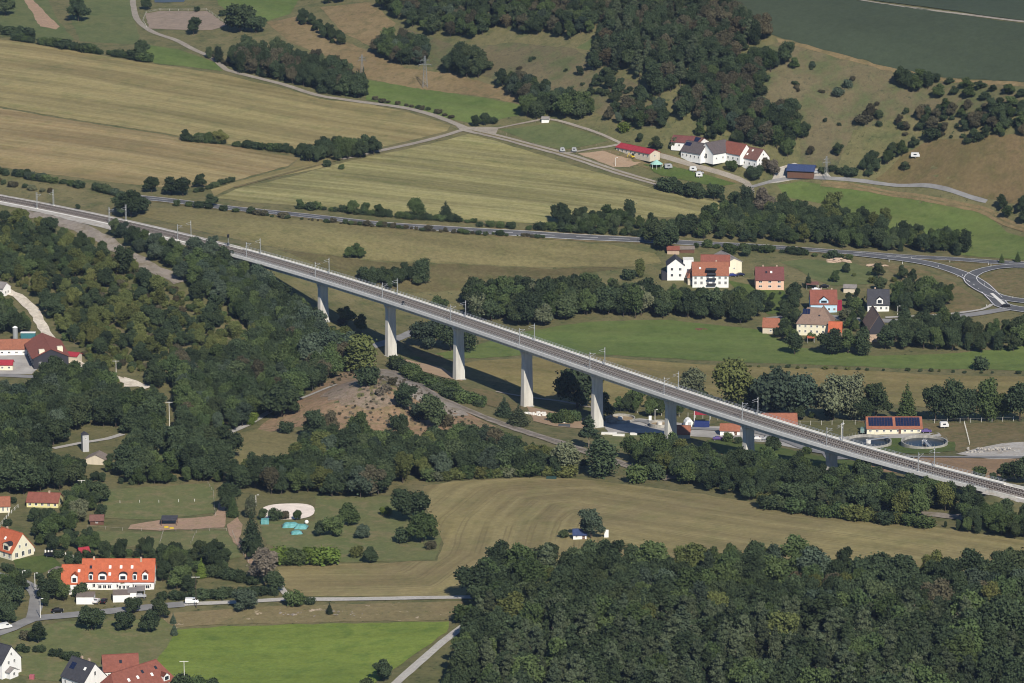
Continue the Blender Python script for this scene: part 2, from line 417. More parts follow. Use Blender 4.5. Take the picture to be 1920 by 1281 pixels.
def ribbon(name, path, width, mat, off=.25, shift=0.0, parent=None, dash=None, jit=0.0, tagit=True):
    """path: world 2D/3D points; a strip draped on the terrain. dash=(on, off) metres"""
    vs = []; fs = []; rng = random.Random(3); acc = 0; on = True; prev = False
    K = 2 if width < 1 else (3 if width < 4 else 5)
    for i, p in enumerate(path):
        a = path[max(i - 1, 0)]; b = path[min(i + 1, len(path) - 1)]
        t = Vector((b[0] - a[0], b[1] - a[1])).normalized(); nn = Vector((-t.y, t.x))
        if i: acc += math.hypot(p[0] - path[i - 1][0], p[1] - path[i - 1][1])
        for k in range(K):
            o = shift + (k / (K - 1) - .5) * (width + rng.uniform(-jit, jit))
            vs.append([p[0] + nn.x * o, p[1] + nn.y * o])
        if i and (dash is None or (acc % (dash[0] + dash[1])) < dash[0]):
            b0 = (i - 1) * K
            for k in range(K - 1): fs.append((b0 + k, b0 + K + k, b0 + K + k + 1, b0 + k + 1))
    xy = np.array(vs); z = hz(xy[:, 0], xy[:, 1]) + off
    me = bpy.data.meshes.new(name); me.from_pydata([(a[0], a[1], c) for a, c in zip(xy, z)], [], fs); me.materials.append(mat)
    if me.polygons and me.polygons[0].normal.z < 0: me.flip_normals()
    me.update()
    o = link_mesh(name, me, parent)
    if parent is None and tagit: tag(o, kind='structure')
    return o
def road(name, px, width, mat, off=.25, step=5.0, jit=.3):
    path = spline([(p.x, p.y, 0) for p in [G(*q) for q in px]], step)
    return ribbon(name, path, width, mat, off, jit=jit), path

FM = {}
FM['stubble'] = ground_mat('stubble_field', (.265, .228, .098), (.295, .235, .108), (.20, .190, .078), 90, 14, 2.2, row=4.2, rowamt=.6, rowcol=(.34, .285, .14), fineamt=.2, tram=17)
FM['tan'] = ground_mat('tan_stubble_field', (.31, .222, .110), (.27, .215, .098), (.225, .188, .082), 90, 14, 2.2, row=4.0, rowamt=.6, rowcol=(.35, .285, .15), fineamt=.2, tram=17)
FM['centre'] = ground_mat('mown_field', (.285, .255, .110), (.245, .228, .094), (.205, .205, .082), 80, 12, 2.0, row=4.5, rowamt=.7, rowcol=(.36, .325, .16), fineamt=.2, tram=19)
FM['meadow'] = ground_mat('dry_meadow', (.235, .205, .092), (.198, .168, .080), (.160, .152, .064), 60, 12, 2.0, row=6.0, rowamt=.35, rowcol=(.22, .20, .09))
FM['meadow_brown'] = ground_mat('brown_meadow', (.14, .115, .055), (.12, .105, .05), (.10, .10, .04), 50, 10, 2.0, row=6, rowamt=.3, rowcol=(.16, .14, .07))
FM['curved'] = ground_mat('hay_field', (.290, .242, .108), (.225, .180, .090), (.202, .182, .078), 60, 12, 1.6, row=2.2, rowamt=.42, rowcol=(.30, .26, .13), fineamt=.2, tram=9)
FM['green'] = ground_mat('green_meadow', (.115, .165, .044), (.140, .175, .054), (.095, .140, .038), 60, 10, 1.8, row=5, rowamt=.3, rowcol=(.150, .172, .066), fineamt=.2)
FM['dull_green'] = ground_mat('dull_green_meadow', (.108, .132, .052), (.132, .140, .060), (.090, .115, .045), 60, 10, 1.8, fineamt=.25)
FM['crop'] = ground_mat('green_crop', (.050, .066, .040), (.058, .074, .044), (.048, .062, .038), 120, 25, 2.5, row=9, rowamt=.15, rowcol=(.062, .078, .048), fineamt=.15)
FM['lime'] = ground_mat('lime_crop', (.155, .208, .044), (.178, .228, .050), (.116, .172, .038), 40, 7, 1.3, row=3, rowamt=.25, rowcol=(.20, .25, .045), fineamt=.22)
FM['river_tan'] = ground_mat('river_meadow', (.255, .200, .085), (.225, .192, .08), (.180, .168, .062), 60, 12, 1.8, row=5, rowamt=.4, rowcol=(.26, .21, .10))
FM['hill'] = ground_mat('hill_grass', (.135, .118, .066), (.165, .135, .076), (.100, .112, .050), 60, 16, 1.9, th=(.44, .62), tufts=.3, tcol=(.06, .065, .035))
FM['hill_tan'] = ground_mat('hill_hay', (.24, .18, .095), (.21, .155, .08), (.15, .125, .06), 40, 7, 1.8, tufts=.1, tcol=(.11, .085, .045))
FM['slope'] = ground_mat('brown_slope', (.15, .118, .055), (.18, .13, .068), (.12, .105, .045), 50, 9, 1.9)
FM['mound'] = ground_mat('bare_mound', (.29, .19, .120), (.32, .225, .140), (.20, .165, .085), 14, 4.5, 1.4, fineamt=.4, tufts=.15, tcol=(.07, .065, .03))
FM['mound2'] = ground_mat('mound_scree', (.30, .235, .18), (.27, .20, .145), (.20, .175, .105), 9, 3.2, 1.2, fineamt=.45, tufts=.3, tcol=(.10, .085, .055))
FM['sand'] = ground_mat('sand', (.76, .66, .58), (.80, .70, .62), (.70, .61, .53), 12, 3, .8, fineamt=.08)
FM['sand_brown'] = ground_mat('sand_arena', (.33, .235, .16), (.37, .27, .18), (.29, .20, .13), 15, 4, 1, fineamt=.15)
FM['greysand'] = ground_mat('grey_sand_arena', (.24, .19, .15), (.27, .21, .165), (.21, .17, .13), 20, 5, 1.2, fineamt=.15)
FM['dirt'] = ground_mat('bare_earth', (.34, .22, .125), (.30, .20, .12), (.25, .175, .10), 30, 8, 1.4, row=4, rowamt=.3, rowcol=(.38, .26, .16))
FM['redearth'] = ground_mat('red_earth', (.40, .27, .19), (.36, .245, .17), (.28, .21, .125), 12, 4, 1.4)
FM['gravel'] = ground_mat('white_gravel', (.52, .49, .45), (.44, .41, .37), (.33, .29, .24), 10, 4, 1.2, fineamt=.35)
FM['scars'] = ground_mat('rough_bank', (.235, .185, .098), (.19, .165, .08), (.50, .40, .29), 22, 5, 1.6, th=(.62, .70), fineamt=.35, tufts=.2, tcol=(.09, .09, .04))
FM['paddock'] = ground_mat('paddock_grass', (.125, .150, .058), (.150, .155, .066), (.185, .160, .082), 30, 8, 1.4, fineamt=.25)
FM['lawn'] = ground_mat('lawn', (.08, .12, .03), (.10, .125, .038), (.07, .10, .03), 18, 6, 1.2)
FM['yard'] = plain('yard_concrete', (.33, .31, .29), .9, .18, .15, c2=(.40, .38, .355))
FM['verge'] = ground_mat('verge', (.17, .14, .07), (.20, .155, .08), (.12, .12, .05), 25, 5, 1.5, fineamt=.35)
FM['bed'] = ground_mat('old_track_bed', (.27, .235, .20), (.31, .27, .235), (.20, .17, .12), 20, 5, 1.2)
FM['water'] = plain('water', (.05, .055, .05), .35, .1, .1, spec=.6)
FM['woodfloor'] = ground_mat('wood_floor', (.035, .04, .018), (.05, .05, .024), (.03, .032, .015), 20, 5, 1.5)

row1 = [(0, 200), (560, 292)]
S = sheet
S('wheat_field', [(-60, 68), (60, 82), (270, 118), (420, 140), (520, 163), (600, 186), (690, 195), (770, 212), (845, 236), (838, 246), (760, 266), (650, 288), (560, 292), (340, 256), (150, 226), (-60, 190)], FM['stubble'], guide=[(0, 120), (700, 235)])
S('wheat_field', [(-60, 193), (150, 229), (340, 259), (560, 296), (540, 312), (470, 330), (400, 352), (300, 352), (200, 341), (100, 328), (-60, 304)], FM['tan'], guide=[(0, 250), (540, 330)])
S('wheat_field', [(560, 299), (640, 297), (600, 316), (520, 332), (440, 350), (402, 368), (395, 356), (470, 334), (540, 315)], FM['stubble'], guide=[(430, 348), (600, 304)])
S('hay_field', [(880, 251), (700, 292), (560, 328), (440, 356), (405, 372), (470, 380), (560, 386), (720, 404), (900, 414), (1020, 420), (1200, 412), (1370, 402), (1374, 384), (1250, 362), (1100, 318), (980, 280)], FM['centre'], guide=[(600, 330), (1320, 420)])
S('meadow_field', [(232, 398), (300, 390), (420, 396), (560, 410), (800, 436), (1000, 447), (1150, 460), (1228, 476), (1240, 492), (1190, 500), (1100, 500), (900, 496), (700, 488), (560, 470), (500, 462), (400, 440), (300, 414)], FM['meadow'], guide=[(300, 400), (1200, 490)])
S('meadow_field', [(520, 468), (700, 490), (900, 498), (1100, 502), (1190, 502), (1080, 515), (980, 535), (860, 545), (780, 550), (690, 530), (600, 500)], FM['meadow_brown'], guide=[(600, 480), (1100, 510)])
S('green_strip', [(690, 150), (780, 164), (880, 180), (985, 199), (972, 217), (880, 231), (838, 222), (780, 204), (686, 187)], FM['green'], guide=[(690, 165), (970, 208)])
S('pasture_field', [(255, 82), (330, 92), (405, 118), (418, 134), (290, 119), (262, 102)], FM['green'], off=.13, guide=[(270, 90), (400, 125)])
S('pasture_field', [(-60, -60), (120, -60), (90, 0), (110, 40), (140, 76), (60, 74), (-60, 62)], FM['dull_green'])
S('pasture_field', [(140, -60), (245, -60), (242, 0), (262, 70), (250, 84), (150, 78), (130, 30)], FM['dull_green'])
S('earth_track', [(45, 0), (62, 0), (85, 25), (112, 50), (105, 56), (75, 50)], FM['redearth'], off=.16)
S('pasture_field', [(395, -60), (600, -60), (560, 0), (545, 26), (500, 40), (440, 30), (410, 10)], FM['green'], guide=[(400, 0), (560, 20)])
S('pond_water', [(285, -14), (352, -14), (345, 4), (290, 5)], FM['water'], off=.16)
S('riding_arena', [(272, 26), (300, 21), (388, 21), (426, 48), (396, 57), (330, 56), (280, 54)], FM['greysand'], off=.16)
S('hill_slope', [(500, 42), (560, 30), (600, 58), (690, 96), (760, 128), (850, 138), (980, 178), (984, 197), (880, 178), (690, 148), (640, 118), (540, 78)], FM['hill_tan'])
S('hill_slope', [(600, 14), (690, 4), (742, 44), (705, 92), (640, 60)], FM['hill_tan'])
S('hill_slope', [(745, 48), (860, 90), (960, 80), (1080, 92), (1130, 130), (1200, 160), (1260, 240), (1180, 240), (1090, 200), (990, 178), (900, 140), (780, 120)], FM['hill'])
S('hill_slope', [(1160, 20), (1220, -10), (1200, 60), (1130, 100), (1080, 90), (1130, 60)], FM['dull_green'])
S('hill_slope', [(1330, 150), (1400, 96), (1470, 78), (1560, 102), (1720, 142), (1880, 158), (1960, 170), (1960, 215), (1700, 215), (1600, 245), (1560, 330), (1500, 322), (1500, 230), (1430, 195)], FM['hill'])
S('crop_field', [(1325, -60), (1345, 10), (1390, 48), (1470, 74), (1560, 98), (1720, 138), (1880, 152), (1980, 165), (1980, 52), (1850, 36), (1580, -2), (1500, -60)], FM['crop'], off=.3, guide=[(1400, 10), (1900, 110)])
S('crop_field', [(1590, -6), (1850, 31), (1980, 46), (1980, -60), (1560, -60)], FM['crop'], off=.4, guide=[(1600, -20), (1900, 20)])
S('brown_slope', [(1640, 336), (1690, 292), (1740, 264), (1830, 256), (1980, 262), (1980, 392), (1850, 374), (1700, 348)], FM['slope'])
S('pasture_field', [(1457, 347), (1500, 340), (1650, 358), (1780, 382), (1850, 400), (1888, 436), (1980, 460), (1980, 488), (1800, 478), (1740, 462), (1650, 425), (1560, 385), (1470, 368)], FM['green'], guide=[(1460, 350), (1880, 440)])
S('horse_paddock', [(936, 243), (1040, 229), (1140, 264), (1055, 281), (1000, 270)], FM['dull_green'], off=.16)
S('riding_arena', [(1083, 288), (1130, 283), (1205, 303), (1178, 314), (1150, 314)], FM['sand_brown'], off=.16)
S('farm_yard', [(1130, 282), (1190, 285), (1260, 290), (1290, 305), (1350, 318), (1400, 338), (1390, 345), (1300, 325), (1230, 322), (1180, 305)], FM['verge'], off=.16)
S('garden_lawn', [(1205, 308), (1260, 312), (1330, 330), (1380, 345), (1340, 350), (1240, 330)], FM['lawn'], off=.20)
S('farm_yard', [(1462, 314), (1490, 306), (1545, 318), (1560, 334), (1500, 336), (1440, 345)], FM['concrete'] if 'concrete' in FM else FM['gravel'], off=.18)
S('garden_lawn', [(1462, 492), (1510, 486), (1600, 494), (1652, 508), (1640, 532), (1560, 536), (1520, 522), (1498, 506)], FM['dull_green'], off=.12)
S('garden_lawn', [(1360, 525), (1470, 545), (1480, 585), (1440, 590), (1400, 560)], FM['lawn'], off=.12)
S('valley_meadow', [(760, 672), (880, 652), (960, 626), (1100, 604), (1250, 600), (1420, 618), (1500, 652), (1640, 668), (1800, 662), (1980, 640), (1980, 697), (1850, 692), (1660, 690), (1400, 680), (1250, 672), (1050, 662), (900, 672)], FM['green'], guide=[(900, 660), (1900, 680)])
S('river_field', [(800, 690), (900, 676), (1100, 668), (1400, 688), (1660, 697), (1980, 704), (1980, 790), (1860, 775), (1700, 760), (1500, 750), (1300, 745), (1200, 760), (1060, 760), (960, 722), (860, 706)], FM['river_tan'], guide=[(900, 690), (1900, 740)])
S('junction_verge', [(1712, 488), (1860, 496), (1835, 510), (1800, 522)], FM['verge'], off=.14)
S('junction_verge', [(1838, 518), (1880, 505), (1980, 505), (1980, 566), (1900, 556), (1850, 540)], FM['verge'], off=.14)
S('junction_verge', [(1640, 490), (1720, 502), (1790, 530), (1850, 572), (1830, 585), (1740, 590), (1700, 560), (1690, 520)], FM['verge'], off=.14)
S('works_verge', [(1820, 795), (1980, 790), (1980, 850), (1800, 852), (1760, 820), (1600, 790)], FM['verge'], off=.12)
S('bare_field', [(1610, 866), (1740, 858), (1980, 862), (1980, 900), (1850, 897), (1720, 890), (1640, 884)], FM['dirt'], off=.14, guide=[(1610, 870), (1900, 880)])
S('gravel_heap_ground', [(1792, 852), (1830, 842), (1880, 832), (1980, 826), (1980, 858), (1860, 862)], FM['gravel'], off=.2)
S('hay_field', [(796, 912), (850, 903), (1000, 896), (1080, 898), (1200, 912), (1300, 925), (1450, 948), (1600, 968), (1750, 988), (1930, 1016), (1930, 1060), (1780, 1070), (1500, 1062), (1300, 1060), (1140, 1062), (1000, 1050), (900, 1080), (872, 1117), (700, 1120), (560, 1117), (522, 1092), (520, 1064), (620, 1058), (820, 1052), (832, 1020), (815, 980), (792, 935)], FM['curved'],
  guide=[(560, 1100), (800, 1095), (878, 1040), (905, 975), (960, 925), (1100, 915), (1900, 1030)])
S('crop_field', [(330, 1182), (420, 1174), (640, 1169), (842, 1166), (838, 1186), (765, 1236), (690, 1290), (620, 1340), (200, 1340), (270, 1270), (318, 1205)], FM['lime'], off=.14, guide=[(300, 1200), (840, 1180)])
S('rough_bank', [(290, 1150), (540, 1136), (868, 1128), (868, 1158), (838, 1164), (640, 1166), (400, 1172), (330, 1178)], FM['scars'], off=.12)
S('horse_paddock', [(192, 918), (300, 912), (400, 906), (404, 925), (402, 962), (300, 975), (190, 972)], FM['paddock'], off=.12)
S('horse_paddock', [(150, 995), (300, 998), (425, 996), (455, 1045), (400, 1052), (280, 1030), (160, 1020)], FM['paddock'], off=.12)
S('earth_track', [(245, 985), (300, 976), (400, 968), (420, 925), (424, 950), (420, 990), (300, 996), (240, 993)], FM['redearth'], off=.18)
S('earth_track', [(425, 985), (445, 970), (455, 985), (448, 1010), (480, 1060), (470, 1062), (435, 1010)], FM['redearth'], off=.18)
S('sand_ring', [(539 + 51 * math.copysign(abs(math.cos(a)) ** .75, math.cos(a)), 960 + 15 * math.copysign(abs(math.sin(a)) ** .75, math.sin(a)) - 2 * math.cos(a)) for a in [2 * math.pi * i / 28 for i in range(28)]], FM['sand'], off=.18, jit=0.1)
S('bare_mound', [(640, 700), (700, 690), (750, 700), (860, 765), (930, 800), (900, 830), (700, 840), (560, 800), (470, 815), (500, 790), (560, 750), (600, 725)], FM['mound'], off=.12, cell=5)
S('meadow_field', [(440, 818), (480, 805), (520, 812), (560, 825), (575, 850), (480, 875), (440, 872)], FM['meadow'], off=.16, jit=1.5, guide=[(440, 830), (570, 840)])
S('meadow_field', [(300, 840), (440, 828), (560, 840), (600, 870), (430, 880), (290, 865)], FM['paddock'], off=.08)
S('meadow_field', [(590, 930), (740, 932), (830, 1010), (815, 1050), (600, 1056), (500, 1020), (480, 970), (590, 978)], FM['paddock'], off=.08)
S('farm_yard', [(-60, 655), (50, 652), (75, 690), (60, 702), (-60, 700)], FM['yard'], off=.16)
S('verge_ground', [(860, 724), (925, 735), (985, 765), (975, 778), (930, 765), (880, 748)], FM['verge'], off=.2)
S('verge_ground', [(735, 668), (830, 690), (870, 716), (830, 708), (770, 690)], FM['sand_brown'], off=.2)
S('verge_ground', [(985, 762), (1050, 775), (1120, 790), (1110, 806), (1040, 800), (1000, 790)], FM['sand_brown'], off=.2)
S('rail_cess', [(0, 384), (60, 396), (200, 430), (300, 452), (300, 446), (200, 422), (90, 397), (0, 380)], FM['gravel'], off=.2)
S('works_yard', [(1130, 790), (1200, 785), (1330, 800), (1440, 800), (1560, 820), (1760, 812), (1790, 835), (1760, 850), (1540, 850), (1440, 830), (1320, 820), (1220, 812), (1140, 812)], FM['yard'], off=.12)
S('works_lawn', [(1325, 825), (1440, 834), (1540, 856), (1620, 868), (1600, 885), (1500, 878), (1350, 850)], FM['lawn'], off=.14)
S('works_lawn', [(1620, 822), (1700, 822), (1790, 830), (1790, 846), (1720, 852), (1640, 846)], FM['lawn'], off=.18)
S('works_lawn', [(1140, 812), (1230, 815), (1250, 850), (1180, 850), (1120, 830)], FM['paddock'], off=.14)
S('residential_grass', [(0, 1190), (120, 1165), (330, 1160), (340, 1182), (270, 1270), (120, 1280), (0, 1260)], FM['paddock'], off=.08)
S('garden_lawn', [(25, 1050), (95, 1040), (115, 1062), (80, 1075), (30, 1070)], FM['lawn'], off=.14)

S('gravel_scree', [(690, 690), (745, 696), (800, 728), (868, 768), (880, 780), (846, 782), (800, 764), (758, 736), (716, 712)], FM['bed'], off=.2, jit=1.0)
S('scree_patch', [(600, 745), (650, 718), (690, 712), (720, 735), (740, 760), (690, 770), (640, 762)], FM['mound2'], off=.22, jit=1.5)
S('verge_ground', [(760, 650), (830, 668), (852, 690), (826, 684), (780, 668)], FM['verge'], off=.2)
# ---------------------------------------------------------------- roads and tracks
b4, b4p = road('country_road', [(225, 368), (300, 375), (420, 390), (560, 404), (700, 420), (850, 431), (1000, 440), (1160, 449), (1300, 457), (1440, 464), (1600, 475), (1700, 482), (1820, 489), (1990, 497)], 7.4, MT['asphalt'], .34, jit=0)
for sh in (-3.4, 3.4): ribbon('edge_line', b4p, .28, MT['marking'], .40, shift=sh, parent=b4)
ribbon('centre_line', b4p, .22, MT['marking'], .40, parent=b4, dash=(10, 10))
rv = ribbon('road_verge', b4p, 10.5, FM['verge'], .16, jit=1.5)
def marked(name, px, w, off):
    o, p = road(name, px, w, MT['asphalt'], off, jit=0)
    for sh in (-w / 2 + .4, w / 2 - .4): ribbon('edge_line', p, .3, MT['marking'], off + .06, shift=sh, parent=o)
    return o, p
j1, _ = marked('slip_road', [(1600, 477), (1665, 484), (1740, 495), (1800, 513), (1840, 535), (1868, 562), (1890, 577), (1990, 590)], 7.5, .40)
j2, _ = marked('slip_road', [(1990, 501), (1900, 500), (1850, 506), (1822, 518), (1822, 530), (1850, 548), (1890, 562), (1990, 572)], 7.0, .46)
vr, _ = road('village_road', [(1890, 580), (1830, 590), (1760, 598), (1690, 603), (1600, 600), (1520, 592), (1440, 600)], 6.0, MT['asphalt_old'], .38)
road('footpath', [(1860, 572), (1840, 582), (1760, 592), (1660, 597)], 2.2, MT['concrete_road'], .50)
GR = MT['gravel_road']
def tworut(name, px, w=3.2, mat=GR, off=.26):
    p = spline([(p.x, p.y, 0) for p in [G(*q) for q in px]], 5)
    o = ribbon(name, p, w, mat, off, jit=.5)
    ribbon('grass_strip', p, w * .22, FM['verge'], off + .05, parent=o)
    return o
road('farm_track', [(246, -30), (250, 10), (258, 38), (285, 60), (330, 76), (360, 92), (395, 108), (425, 132)], 3.6, GR)
road('farm_track', [(425, 132), (520, 156), (590, 178), (650, 188), (740, 200), (800, 213), (872, 240), (888, 246)], 4.0, GR)
tworut('farm_track', [(885, 246), (960, 264), (1060, 291), (1160, 324), (1250, 350)], 6.0)
road('farm_track', [(872, 243), (800, 264), (720, 282), (640, 299)], 3.6, GR, .30)
road('farm_track', [(640, 299), (560, 320), (440, 352)], 2.0, FM['verge'], .28)
road('paddock_path', [(918, 244), (975, 233), (1032, 225), (1100, 243), (1152, 264), (1160, 272), (1110, 280), (1062, 288)], 1.7, GR, .34)
S('crossing_ground', [(855, 238), (885, 239), (935, 240), (930, 252), (890, 252), (865, 246)], GR, off=.3)
road('farm_road', [(1190, 282), (1250, 296), (1300, 311), (1360, 328), (1400, 344), (1408, 362)], 4.0, GR, .30)
road('lane', [(1408, 352), (1450, 340), (1500, 334), (1560, 336), (1700, 349), (1850, 379)], 2.4, MT['asphalt_old'], .34)
tworut('farm_track', [(1540, 345), (1650, 360), (1760, 378), (1840, 394), (1880, 415), (1960, 440)], 4.5, FM['hill_tan'], .28)
road('gravel_path', [(-20, 525), (10, 545), (42, 562), (66, 588), (80, 616), (98, 640), (110, 655), (140, 680), (200, 705), (280, 728)], 5.0, MT['white_path'], .34, jit=1.2)
S('gravel_patch', [(232, 708), (258, 716), (276, 725), (232, 727)], MT['white_path'], off=.4)
p_bed, _ = road('old_track_bed', [(40, 398), (100, 412), (150, 428), (200, 455), (240, 478), (290, 505), (340, 530)], 7.5, FM['bed'], .3, jit=2)
road('farm_lane', [(395, 824), (430, 812), (470, 794), (500, 776), (540, 758), (580, 742), (630, 722)], 3.6, MT['concrete_road'], .30)
road('farm_lane', [(100, 842), (150, 832), (200, 824), (230, 815)], 3.0, MT['concrete_road'], .3)
road('lane', [(-60, 704), (10, 705), (70, 708)], 4.5, MT['asphalt_old'], .3)
road('lane', [(590, 668), (660, 660), (700, 650), (745, 636), (790, 616)], 5.5, MT['asphalt_old'], .3)
road('works_road', [(1140, 795), (1200, 790), (1240, 800), (1330, 806), (1420, 812), (1480, 830), (1540, 850), (1620, 856), (1800, 858), (1980, 858)], 4.0, MT['asphalt_old'], .36)
S('works_road', [(1538, 848), (1560, 840), (1600, 844), (1600, 862), (1550, 864)], MT['asphalt_old'], off=.3)
road('footpath', [(930, 735), (985, 745), (1050, 753), (1110, 765)], 2.0, GR, .3)
road('concrete_lane', [(885, 1121), (800, 1122), (700, 1124), (600, 1125), (540, 1125), (470, 1129), (400, 1132), (345, 1134)], 3.4, MT['concrete_road'], .32)
road('concrete_lane', [(545, 1125), (532, 1110), (522, 1098)], 2.8, MT['concrete_road'], .3)
road('residential_road', [(345, 1134), (280, 1140), (200, 1148), (120, 1156), (60, 1162), (20, 1180), (-40, 1200)], 5.5, MT['asphalt_old'], .34)
road('residential_road', [(62, 1160), (68, 1130), (66, 1110), (40, 1092), (-40, 1070)], 5.0, MT['asphalt_old'], .30)
road('farm_lane', [(905, 1145), (868, 1176), (830, 1205), (790, 1240), (745, 1280), (700, 1320)], 3.4, MT['concrete_road'], .34)
road('plateau_track', [(1560, -8), (1700, 14), (1850, 33), (1990, 50)], 2.4, GR, .3)
S('hedge_verge', [(1455, 72), (1560, 97), (1720, 137), (1880, 153), (1980, 164), (1980, 170), (1860, 160), (1700, 142), (1560, 106), (1460, 80)], FM['hill_tan'], off=.22)
# local branch line beside the mound
brp = spline([(p.x, p.y, 0) for p in [G(*q) for q in [(700, 696), (748, 702), (800, 732), (860, 762), (940, 795), (1040, 828), (1110, 852), (1190, 878), (1260, 900)]]], 4)
br = ribbon('branch_railway_bed', brp, 6.5, FM['bed'], .30, jit=.8)
for sh in (-.72, .72): ribbon('rail', brp, .22, MT['rail'], .48, shift=sh, parent=br)
brp2 = spline([(p.x, p.y, 0) for p in [G(*q) for q in [(1700, 962), (1760, 967), (1820, 972)]]], 4)
ribbon('branch_railway_bed', brp2, 6.0, FM['bed'], .30, jit=.8)
# ================================================================ RAILWAY AND VIADUCT
def sweep(name, prof, s0, s1, mat, parent=None, step=6.0, closed=True, caps=True, zoff=0.0):
    """extrude a (t, z) profile along the railway; z is relative to rail level"""
    k = max(2, int((s1 - s0) / step) + 1); n = len(prof); vs = []; fs = []
    for i in range(k):
        s = s0 + (s1 - s0) * i / (k - 1); p, ta, no = trk(s)
        for t, z in prof:
            vs.append((p[0] + no[0] * t, p[1] + no[1] * t, ZR + z + zoff))
    m = n if closed else n - 1
    for i in range(k - 1):
        for j in range(m):
            a = i * n + j; b = i * n + (j + 1) % n
            fs.append((a, b, b + n, a + n))
    if closed and caps: fs += [tuple(range(n))[::-1], tuple(range((k - 1) * n, k * n))]
    me = bpy.data.meshes.new(name); me.from_pydata(vs, [], fs); me.materials.append(mat)
    bm = __import__('bmesh').new(); bm.from_mesh(me); __import__('bmesh').ops.recalc_face_normals(bm, faces=bm.faces); bm.to_mesh(me); bm.free()
    return link_mesh(name, me, parent)
def rect(t0, t1, z0, z1): return [(t0, z0), (t1, z0), (t1, z1), (t0, z1)]
via = empty('railway_viaduct', (float(trk(pier_s[4])[0][0]), float(trk(pier_s[4])[0][1]), 0.0), 0,
            'long pale concrete railway viaduct on tall slab piers crossing the valley', 'viaduct')
def childof(o, root):
    o.parent = root; o.matrix_parent_inverse = Matrix.Translation(-root.location); return o
HWID = 6.2
SA, SB = S_A, S_B
# deck slab with box girder underneath
gird = [(-HWID, -.75), (-HWID, -1.15), (-4.3, -1.45), (-2.9, -1.85), (-2.5, -4.0), (2.5, -4.0), (2.9, -1.85), (4.3, -1.45), (HWID, -1.15), (HWID, -.75)]
childof(sweep('deck', gird, SA, SB, MT['concrete'], step=5), via)
for sg in (-1, 1):
    e = childof(sweep('edge_beam', [(sg * (HWID - .30), -1.3), (sg * (HWID + .12), -1.3), (sg * (HWID + .12), .1), (sg * (HWID - .30), .1)], SA - 3, SB + 3, MT['concrete_light'], step=5), via)
    childof(sweep('walkway', rect(sg * 4.75 if sg > 0 else -HWID + .30, HWID - .30 if sg > 0 else -4.75, -.75, -.32), SA, SB, MT['concrete_light'], step=5), via)
    childof(sweep('cable_trough', rect(*(sorted((sg * 4.35, sg * 4.75))), -.75, -.08), SA, SB, MT['concrete_grey'], step=5), via)
    # railing: posts and two rails
    mb = MB(); s = SA
    while s < SB:
        p, ta, no = trk(s, sg * (HWID - .02)); mb.box(p[0] - .05, p[0] + .05, p[1] - .05, p[1] + .05, ZR + .1, ZR + 1.1); s += 2.5
    rl = mb.obj('railing_post', MT['steel']); tag(rl, kind='stuff'); childof(rl, via)
    for zz in (.6, 1.08): childof(sweep('railing', rect(sg * (HWID - .02) - .05, sg * (HWID - .02) + .05, zz, zz + .09), SA, SB, MT['steel'], step=5), via)
# dark movement joints seen on the fascia
# piers
for i, ((px, py), s) in enumerate(zip(PIERS, pier_s)):
    gz = float(hz(*trk(s)[0])) - 1.5
    top = ZR - 4.0
    if i == 0: gz = top - 7.5
    p, ta, no = trk(s); ang = math.atan2(no[1], no[0])
    mb = MB()
    H = top - gz
    def lvl(z, a, b): return [(-a, -b, z), (a, -b, z), (a, b, z), (-a, b, z)]
    fl = min(3.6, H * .4)
    rings = [lvl(gz, 2.55, 1.25), lvl(top - fl, 2.15, 1.0), lvl(top - fl * .45, 2.3, 1.02), lvl(top - fl * .15, 2.75, 1.08), lvl(top, 3.0, 1.1)]
    vs = [v for r_ in rings for v in r_]; fs = []
    for r_ in range(len(rings) - 1):
        for j in range(4):
            a = r_ * 4 + j; b = r_ * 4 + (j + 1) % 4; fs.append((a, b, b + 4, a + 4))
    fs += [(3, 2, 1, 0), (16, 17, 18, 19)]
    mb.add(vs, fs)
    o = mb.obj('pier', MT['concrete']); o.location = (p[0], p[1], 0); o.rotation_euler = (0, 0, ang)
    me = o.data
    childof(o, via)
    # foundation kerb
    if 0 < i < 8:
        fb = MB().box(-2.9, 2.9, -1.55, 1.55, gz, gz + 1.7).obj('pier_foot', MT['concrete_grey'], o)
# abutments
for s, d, z0 in ((SA, 1, ZR - 9), (SB, -1, ZR - 9)):
    p, ta, no = trk(s); ang = math.atan2(ta[1], ta[0])
    mb = MB().box(-4, .3, -HWID, HWID, z0, ZR - .8) if d > 0 else MB().box(-.3, 4, -HWID, HWID, z0, ZR - .8)
    o = mb.obj('abutment', MT['concrete_grey']); o.location = (p[0], p[1], 0); o.rotation_euler = (0, 0, ang); childof(o, via)
    for sg in (-1, 1):
        mb = MB().box(-14 if d > 0 else 0, 0 if d > 0 else 14, sg * HWID - .25, sg * HWID + .25, ZR - 4.5, ZR + .1)
        w_ = mb.obj('wing_wall', MT['concrete']); w_.location = (p[0], p[1], 0); w_.rotation_euler = (0, 0, ang); childof(w_, via)
RUST = plain('rusty_ballast', (.075, .048, .040), .95, .3, 2.5)
